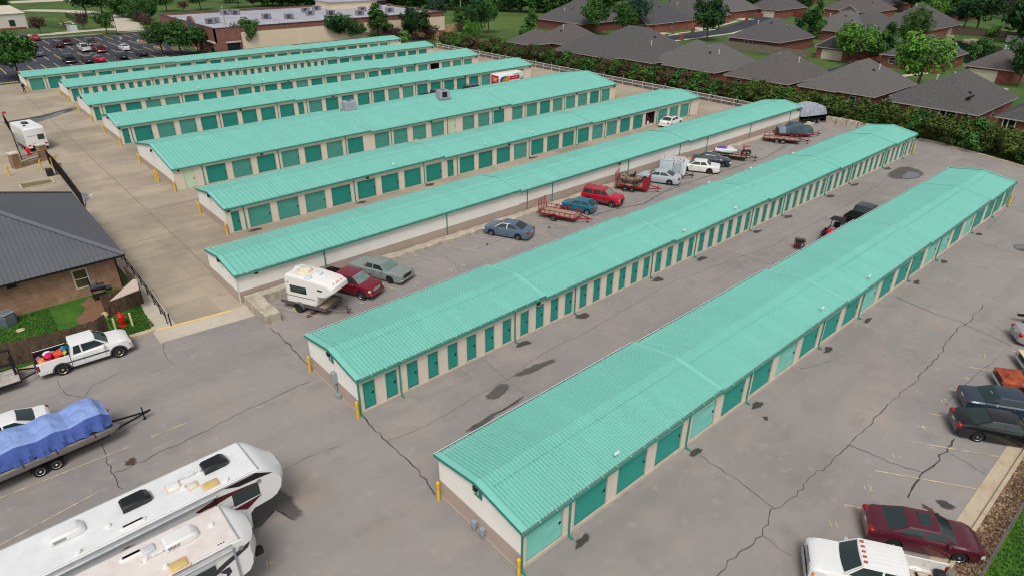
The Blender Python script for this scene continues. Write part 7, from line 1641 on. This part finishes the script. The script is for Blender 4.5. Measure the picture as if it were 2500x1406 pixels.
def house(label, blocks, windows=(), garages=(), vents=(), doors=(), sl=.62, alt=0, chim=None):
    """blocks: (x0,y0,x1,y1,gable) world rectangles; windows: (side,x or y,pos,w)"""
    bx = blocks[0]; O = Vector((bx[0], bx[1], 0)); T = thing('brick_house', label, 'house', O, 0, 'brick houses with grey hip roofs')
    mw, mr, mt_ = MB(), MB(), MB(); M_ = Matrix.Translation(-O); br = red_b2 if alt else red_b; ze = 2.7
    for k, b in enumerate(blocks):
        x0, y0, x1, y1 = b[:4]; g_ = b[4] if len(b) > 4 else None; d = .004*k
        mw.tr(M_).box(x0+d, y0+d, -.02, x1-d, y1-d, ze-.01); zr = hip_block(mr.tr(M_), None, x0, y0, x1, y1, ze+.003*k, sl*(1-.01*k), .5, g_)
        for c in [(x0-.52,y0-.52,x1+.52,y0-.48),(x0-.52,y1+.48,x1+.52,y1+.52),(x0-.52,y0-.48,x0-.48,y1+.48),(x1+.48,y0-.48,x1+.52,y1+.48)]: mt_.tr(M_).box(c[0],c[1],ze-.17,c[2],c[3],ze-.015-.002*k)
        if g_:
            hx = (min(x1-x0,y1-y0)+1)/2; zt = ze+sl*(1-.01*k)*hx
            if g_ in ('-x','+x'):
                xx = x0-.0 if g_ == '-x' else x1; yc = (y0+y1)/2; mw.add([(xx,y0-.3,ze),(xx,y1+.3,ze),(xx,yc,zt-.12)], [(0,1,2)])
                xe = x0-.5 if g_ == '-x' else x1+.5
                for s in (-1,1): mt_.bar((xe,yc+s*(hx),ze-.02),(xe,yc,zt+.0),.09,.16)
            else:
                yy = y0 if g_ == '-y' else y1; xc = (x0+x1)/2; mw.add([(x0-.3,yy,ze),(x1+.3,yy,ze),(xc,yy,zt-.12)], [(0,1,2)])
    mw.build('wall', br, T); SH_[0] += 1; ro = mr.build('roof', (shing, shing2, shing3, shing, shing4)[SH_[0] % 5], T); mt_.build('eave_trim', trimh, T)
    for s, fix, pos, wd in windows:
        q = MB(); q2 = MB()
        if s == 'x': q.tr(M_).box(fix-.05, pos-wd/2, .9, fix-.0, pos+wd/2, 2.2); q2.tr(M_).box(fix-.06, pos-wd/2+.08, .98, fix-.052, pos+wd/2-.08, 1.52).box(fix-.06, pos-wd/2+.08, 1.58, fix-.052, pos+wd/2-.08, 2.12)
        else: q.tr(M_).box(pos-wd/2, fix-.05, .9, pos+wd/2, fix-.0, 2.2); q2.tr(M_).box(pos-wd/2+.08, fix-.06, .98, pos+wd/2-.08, fix-.052, 1.52).box(pos-wd/2+.08, fix-.06, 1.58, pos+wd/2-.08, fix-.052, 2.12)
        o = q.build('window', win_f, T); q2.build('pane', glass_h, o)
    for s, fix, pos, wd in garages:
        q = MB().tr(M_)
        for k in range(4):
            if s == 'x': q.box(fix-.04, pos-wd/2, .02+.55*k, fix, pos+wd/2, .55+.55*k)
            else: q.box(pos-wd/2, fix-.04, .02+.55*k, pos+wd/2, fix, .55+.55*k)
        q.build('garage_door', gar_m, T)
    for s, fix, pos, wd in doors:
        q = MB().tr(M_)
        q.box(*( (fix-.03, pos-wd/2, .0, fix+.0, pos+wd/2, 2.45) if s == 'x' else (pos-wd/2, fix-.03, 0, pos+wd/2, fix, 2.45))); q.build('porch_shade_panel', M('porch_shade', (20,18,18), .9, var=0), T)  # flat near-black panel on the wall, painted as the shade of a recessed porch
        for f in (-.5,.1,.5):
            q = MB().tr(M_); c = pos+f*wd*.95
            q.box(*((fix-.14,c-.07,0,fix-.04,c+.07,2.5) if s == 'x' else (c-.07,fix-.14,0,c+.07,fix-.04,2.5))); q.build('porch_post', win_f, T)
    rr = random.Random(int(bx[0]*7+bx[1]*3)); x0, y0, x1, y1 = bx[:4]; hx = (min(x1-x0,y1-y0)+1)/2; xc, yc = (x0+x1)/2-O.x, (y0+y1)/2-O.y
    for k in range(4):
        a, b_ = xc+rr.uniform(-.38,.1)*(x1-x0), yc+rr.uniform(-.34,.34)*(y1-y0); zr = ze+sl*min(a+.5, x1-x0+.5-a, b_+.5, y1-y0+.5-b_)
        q = MB()
        if k == 0: q.lathe([(.1,-.1),(.1,.7),(.16,.72),(.16,.85),(.02,.9)], n=10); q.build('flue', M('flue_white', (210,208,204), .5), T, 40).location = (a,b_,zr)
        elif k < 3: q.lathe([(.2,-.05),(.2,.14),(.28,.16),(.2,.26),(.02,.3)], n=12); q.build('turbine_vent', [rim_m, trim_b][k % 2], T, 40).location = (a,b_,zr)
        else: q.tube((0,0,-.1),(0,0,.4),.06); q.build('plumbing_vent', rim_m, T).location = (a,b_,zr)
    return T
H = house
H('brick house with a dark porch between two roof points, middle of the hedge line', [(115.2,57.3,131,69.2),(114.6,62,122,68.8)], [('x',115.2,60.5,1.0),('x',114.6,66.5,1.3)], doors=[('x',115.17,59.0+2.6,0.1)])
H('brick house right of the porch house with a sharp hip roof', [(116.3,42.9,133,55.2),(115.6,49,122,54.6)], [('x',116.3,46,1.1),('x',116.3,50,1.1),('y',42.9,121,.9),('y',42.9,126,.9)], alt=1)
H('brick house with a black satellite dish and dark porch beside the hedge', [(115.2,27.7,134,40.2),(119.6,34,131,41.0)], [('x',115.2,38.8,1.1),('x',115.2,34.9,1.1),('x',115.2,33.3,1.1),('y',27.7,119,.9),('y',27.7,124,.9)], doors=[('x',115.18,31.3,2.4)])
H('brick house corner at the right edge below the dish house', [(116.4,13.5,130,25.0)], [('x',116.4,21,1.2)], doors=[('x',116.38,23.6,1.6)], alt=1)
H('brick house with a broad roof behind the hedge, left of the tall flue house', [(114.5,86.2,131,108),(112,95,122,111.5)], [('x',114.5,90,1.0),('x',112,104,1.2)], doors=[('x',111.98,99,2.6)])
H('brick house with a pointed left roof beside the pointed bright tree', [(119,116,133,127),(112,120,122,128)], [('x',112,124,1.2),('y',116,124,1.2)], alt=1)
H('brick house behind a wide plain roof next to the porch house', [(115,72,131,83.5),(117,76,130,88.5)], [('x',115,75,1.2),('x',115,80.5,1.2)], doors=[('x',114.98,77.8,2)])
H('brick house with a white double window above the plank fence', [(163.2,85.2,181,99)], [('x',163.2,94,1.0),('x',163.2,92.8,1.0)], alt=1)
H('brick house with a cream double garage door under a brick gable', [(168.7,64.7,188,78),(164.4,68.5,172,76,'-x')], garages=[('x',164.4,72.2,4.9)], windows=[('y',64.7,176,1.0)])
H('brick house by the pond with a steep pyramid roof', [(164.5,49.4,181,61)], [('x',164.5,58.6,1.4),('y',49.4,172,.7)], alt=1)
H('brick house at the right edge with a wide cream garage door', [(162.6,35.2,182,43.6)], garages=[('x',162.6,40.4,5.2)], windows=[('y',35.2,170,1)])
H('brick house with a long roof behind the dark pointed trees', [(197,82,216,96)], [('x',197,86,1.2)], alt=1)
H('large brick house left of the willow with a high grey roof', [(221,71,246,87),(205,80,226,92)], [('y',80,212,1),('x',221,76,1)], doors=[('y',70.97,238,2)])
H('far brick house among trees above the pond', [(284,81,300,94)], [('x',284,86,1.2)], alt=1)
H('hip roofed house with a cream garage facing the street at the top', [(243.5,128.6,262,142),(241.5,128.8,252,136)], garages=[('x',241.5,132.4,5.0)])
H('gabled brick house with an arched window at the top', [(262,104,282,122),(257,107,266,113,'-x')], [('x',257,110,1.8)])
H('house with a long roof and two small gables above the street', [(224,136.5,242,160),(222,140,230,146,'-x')], garages=[('x',222,143,3.4)], alt=1)
H('brick house with a high hip roof behind the broad roofs', [(153.5,142.5,172,162)], [('x',153.5,148,1.2),('y',142.5,160,1.2)], alt=1)
H('house with a white garage below a small gable', [(171,129.3,190,153),(167.5,129.6,174,136,'-x')], garages=[('x',167.5,132.8,4.4)], windows=[('y',129.3,180,1)])
H('brick house with a gabled garage beside the clipped round tree', [(190.5,131,214,150),(187,131.5,195,138,'-x')], garages=[('x',187,134.8,3.6)])
H('small roof end at the right edge below the hedge', [(118,2,132,11)], [('x',118,7,1.2)], alt=1)
H('distant brick house at the upper right', [(330,70,350,86)], [('x',330,78,1.4)])
H('distant house roof at the top behind the street', [(300,150,322,168)], alt=1)
H('distant house roof at the top right of the street', [(300,112,322,130)], alt=1)
# black satellite dish on the near house
T = thing('satellite_dish', 'black satellite dish on the grey roof near the hedge', 'satellite dish', (117.2,29.6,4.0), R(150))
mb = MB(); mb.path([(0,0,-.3),(0,0,.5)], .05); mb.build('mast', steel_b, T); mb = MB(); mb.lathe([(.62,.05),(.5,-.06),(.25,-.13),(.02,-.15),(.02,-.12),(.25,-.1),(.5,-.03),(.6,.06)], n=18); o = mb.build('dish', steel_b, T, 40); o.location = (0,0,.6); o.rotation_euler = (R(20),R(25),0)
# garden fences and street pillars
plank_fence([(161.4,99.5),(161.0,77),(163,77)], 1.9, 'long grey plank fence below the white double window house', wood_g, .3, 5)
plank_fence([(163.4,80.5),(163.4,84)], 1.8, 'red brown fence beside the tall dark pointed tree', wood_r, .3, 6)
plank_fence([(164.5,62),(164.5,64.2),(168,64.4)], 1.7, 'red brown fence left of the cream double garage', wood_r, .3, 7)
plank_fence([(117,53),(117,56.6)], 1.8, 'tan garden gate fence beside the porch house', M('tan_fence_wood', (176,126,72), .9), .3, 8)
plank_fence([(252,122),(252,128)], 1.8, 'red fence beside the street garage at the top', wood_r, .3, 9)
plank_fence([(229,146),(236,150)], 1.8, 'red fence below the dark twin tree', wood_r, .3, 10)
plank_fence([(240,92),(244,58),(236,40),(226,32)], 2.0, 'long brown fence along the pond bank', M('brown_pond_fence', (92,76,68), .9, var=.2), .4, 11)
T = thing('panel_fence', 'pale grey panel fence at the end of the pond bank', 'fence', (233.5,55,0), R(-70)); mb = MB(); [mb.box(2.5*k,-.05,.1,2.5*k+2.4,.05,1.9) for k in range(5)]; mb.build('panels', M('pale_panels', (176,178,176), .7, var=.1), T)
for px, py, lb in [(1691,80,'brick street pillar by the garage drive'),(1664,99,'brick street pillar nearest the roofs'),(1822,56,'small brick pillar at the street bend'),(1847,44,'left of two brick pillars at the street bend'),(1859,44,'right of two brick pillars at the street bend')]:
    T = thing('street_pillar', lb, 'pillar', gp(px,py), 0, 'brick pillars along the street'); MB().box(-.4,-.4,0,.4,.4,1.35).build('shaft', red_b, T); MB().rbox(-.46,-.46,1.35,.46,.46,1.5,.03).build('cap', M('brick_cap', (150,96,84), .8), T)
# pond with stone edge
pond = [gp(*q) for q in [(2312,97),(2340,100),(2385,104),(2430,112),(2458,124),(2440,140),(2420,152),(2380,158),(2350,152),(2330,128),(2318,110)]]
mb = MB(); blob(mb, pond, -.012, 4, .1); struct('pond_water', mb, M('pond_water', (34,48,42), .05, var=.1, scale=.3, world=True, spec=.8))
mb = MB()
for q in [(2285,78),(2295,81),(2302,84),(2310,88),(2318,92),(2326,96),(2314,98),(2360,101),(2372,102),(2385,104),(2396,106)]:
    g_ = gp(*q); a = rnd.uniform(.5,1.1); mb.rbox(g_.x-a,g_.y-a,0,g_.x+a,g_.y+a*.8,rnd.uniform(.3,.7),.25)
tag(struct('pond_rocks', mb, M('pond_rock', (150,138,120), .9, var=.2), 'structure'), 'pale rocks edging the pond', 'rocks')
for dx in (0,1.6):
    g_ = gp(2452,124); o = MB().lathe([(.3,0),(.3,1.1),(.34,1.15),(.05,1.25)], n=12).build('chimney_pipe', M('pipe_bluewhite', (186,198,210), .5), None, 40); o.location = (g_.x, g_.y-dx, 0); tag(o, 'left pale pipe at the pond edge' if dx == 0 else 'right pale pipe at the pond edge', 'pipe')

# ------------------------------------------------------------------ brick store, white hut, poles
store_b = brick_mat('store_brick', (136,92,82), (124,80,72), (140,104,96), bw=.5, bh=.2); stucco = M('beige_stucco', (222,204,178), .85, var=.05, scale=.4); flat_roof = M('grey_membrane', (176,176,184), .8, rgb2=(156,156,166), scale=.25, thr=(.4,.65))
T = thing('brick_store', 'large flat roofed brick store with beige side wall and rooftop units', 'store', (55.6,167.3,0), 0); SL, SD, SH = 66.0, 41.0, 6.0
mb = MB(); mb.box(0,0,2.9,.4,SD,SH); mb.box(0,-.0,0,6.2,.3,SH); mb.box(6.2,.1,SH-1.2,SL,.3,SH); mb.box(6.2,.1,0,SL,.35,1.0); mb.box(SL-.4,.35,0,SL,SD,SH); mb.box(.4,SD-.4,0,SL-.4,SD,SH); mb.build('wall', store_b, T)
MB().box(6.2,.12,1.0,SL,.3,SH-1.2).build('stucco_wall', stucco, T)
mb = MB(); mb.yz([(13.2,SH-.2),(13.2,SH+.5),(14,SH+1.2),(15.5,SH+1.6),(17,SH+1.2),(17.8,SH+.5),(17.8,SH-.2)],-.12,.38)
mb.build('parapet_gable', store_b, T)
for k in range(8):
    y = .0+k*5.6; MB().box(-.3,y+.01,0,.6,y+.9,2.9).build('pillar', store_b, T)
MB().box(2.2,.9,0,2.4,SD,2.9).build('shopfront', M('shop_glass', (34,38,42), .2, var=.3, scale=.5), T)
MB().box(-.45,-.05,2.75,.0,SD,3.05).build('canopy_band', M('pale_band', (196,186,176), .7), T); MB().box(.0,.35,-.02,3,SD-.4,.02).build('floor_slab', concrete_pale, T)
MB().box(2.6,-.03,.1,5.6,-.005,2.6).build('side_window', M('shop_glass', (34,38,42), .2), T); MB().box(2.3,-.3,2.65,5.9,0,2.95).build('side_canopy', M('pale_band', (196,186,176), .7), T)
MB().box(.4,.35,SH-.5,SL-.4,SD-.4,SH-.42).build('roof', flat_roof, T)
mb = MB(); mb.box(-.08,-.08,SH,SL+.05,.32,SH+.08); mb.box(-.08,.32,SH,.45,13.2,SH+.08); mb.box(-.08,17.8,SH,.45,SD,SH+.08); mb.box(.45,SD-.45,SH,SL,SD+.05,SH+.09); mb.build('coping', M('dark_coping', (84,74,76), .6), T)
mb = MB()
for a in (12,24,36): mb.box(2,a,SH-.418,SL-3,a+.12,SH-.41)
for a in (14,30,46): mb.box(a,1,SH-.416,a+.12,SD-2,SH-.409)
mb.build('roof_seam', M('roof_seam', (140,140,150), .8), T)
me = MB(); me.lathe([(1.5,0),(1.5,.05)], 'x', n=20); o = me.build('round_sign', M('sign_slate', (70,92,104), .5), T); o.location = (-.19,15.5,SH-.6)
for y, z, w_, h_, nm, c in [(25.5,SH-1.3,1.3,.9,'sign_red',(206,30,44)),(12.6,SH-2.0,2.6,1.2,'sign_slate2',(60,84,98)),(8.2,SH-1.9,2.0,.9,'sign_blue',(44,50,110))]: MB().rbox(-.1,y-w_/2,z-h_/2,-.02,y+w_/2,z+h_/2,.02).build('wall_sign', M(nm, c, .5, var=.1), T)
MB().box(45,28,SH-.4,64,38.5,SH+1.6).build('raised_block', stucco, T); MB().box(44.6,27.6,SH+1.6,64.4,38.9,SH+1.75).build('raised_roof', flat_roof, T); MB().box(60.5,27.97,SH+.1,64,28.0,SH+1.4).build('louvre', trim_b, T)
hv = M('hvac_grey', (140,140,150), .5, .2, var=.15, scale=2)
for k, (a, b_) in enumerate([(4.5,14.5),(6,15.8),(15,33),(17.5,32),(20,17),(24.5,13),(33,18),(36,27),(41,30),(38,15.5),(44,10),(50,19),(55,12),(57,22),(60,8)]):
    U = thing('rooftop_unit', 'grey rooftop unit on the flat store roof', 'rooftop unit', (55.6+a,167.3+b_,SH-.42), 0, 'grey units on the store roof'); MB().rbox(-1.1,-.7,.15,1.1,.7,1.3,.06).build('cabinet', hv, U); MB().box(-.9,-.72,.3,.2,-.70,1.1).build('side_grille', M('grille_dark', (70,70,80), .6), U)
def pole(x, y, h, label, arms=2, lean=0, r=.16):
    P0 = thing('utility_pole', label, 'utility pole', (x,y,0), R(30)); P0.rotation_euler[1] = R(lean)
    MB().tube((0,0,0),(0,0,h),r,r*.65,10).build('pole', M('pole_grey', (168,162,150), .8), P0)
    for k in range(arms): MB().bar((-1.0,0,h-.5-.9*k),(1.0,0,h-.5-.9*k),.1).build('crossarm', M('pole_grey', (168,162,150), .8), P0)
g_ = gp(560,128); pole(g_.x, g_.y-.6, 10.5, 'leaning pale utility pole before the corner of the store', 1)
g_ = gp(1166,70); pole(g_.x, g_.y, 11, 'pale utility pole with two crossarms in the meadow', 2); g_ = gp(1125,44); pole(g_.x, g_.y, 7, 'small pole with a short crossarm behind the tall utility pole', 1); g_ = gp(926,40); pole(g_.x, g_.y, 9, 'plain thin pole behind the right end of the store', 0, r=.12); g_ = gp(1533,20); pole(g_.x, g_.y, 8, 'thick pale pole rising behind the far roofs', 0)
T = thing('street_lamp', 'tall dark lamp post on the car park island', 'street lamp', (*gp(287,86)[:2],0), 0); MB().tube((0,0,0),(0,0,8.5),.09,.06).build('pole', steel_b, T); MB().rbox(-.9,-.15,8.4,.9,.15,8.6,.05).build('lamp_head', steel_b, T)
for px, py, lb in [(299,112,'white sign post in the dark car park, left'),(341,120,'white sign post in the dark car park, right')]:
    T = thing('sign_post', lb, 'sign', gp(px,py), R(20)); MB().tube((0,0,0),(0,0,2.0),.04).build('post', steel_b, T); MB().box(-.25,-.03,1.5,.25,0,2.1).build('panel', white_m, T)
T = thing('utility_building', 'white low hut with a sloping roof at the upper left', 'building', (8,251.5,0), R(7)); MB().box(0,0,0,23,14,4.3).build('wall', M('hut_white', (214,206,196), .8, var=.04), T); mb = MB(); mb.add([(-.3,-.3,4.32),(23.3,-.3,4.32),(23.3,14.3,5.6),(-.3,14.3,5.6)],[(0,1,2,3)]); mb.add([(23.3,-.3,4.2),(23.3,14.3,4.2),(23.3,14.3,5.6),(23.3,-.3,4.32)],[(0,1,2,3)]); mb.build('roof', M('hut_roof', (206,196,180), .7), T)
MB().box(18.5,-.05,.9,20,-.01,2.6).build('window', glass_h, T); MB().box(12,-.05,0,13.2,-.01,2.3).build('door', M('hut_door', (206,190,160), .7), T); MB().box(14.5,-.3,0,22.5,-.02,.55).build('planter', red_b, T)
T = thing('utility_cabinet', 'pale grey utility cabinet on the path lawn', 'cabinet', gp(178,76), R(5)); MB().rbox(-1.2,-.7,.1,1.2,.7,1.4,.06).build('housing', M('cabinet_grey', (186,198,204), .5), T); MB().box(-1.4,-.9,0,1.4,.9,.1).build('plinth', concrete_pale, T)
picket([gp(52,62)[:2],gp(110,66)[:2],gp(160,72)[:2],gp(205,66)[:2],gp(160,42)[:2]], 1.7, 'thin dark fence round the lawn beside the white hut', .6)
sheet('pad', [gp(*q)[:2] for q in [(142,57),(172,53),(184,60),(152,62)]], .01, concrete_pale); sheet('pad_lawn', [gp(*q)[:2] for q in [(149,57.5),(170,55),(177,60),(154,61)]], .016, grass_m)
sheet('island', [gp(*q)[:2] for q in [(246,86),(262,84),(286,86),(280,90),(252,89)]], .05, grass_m)
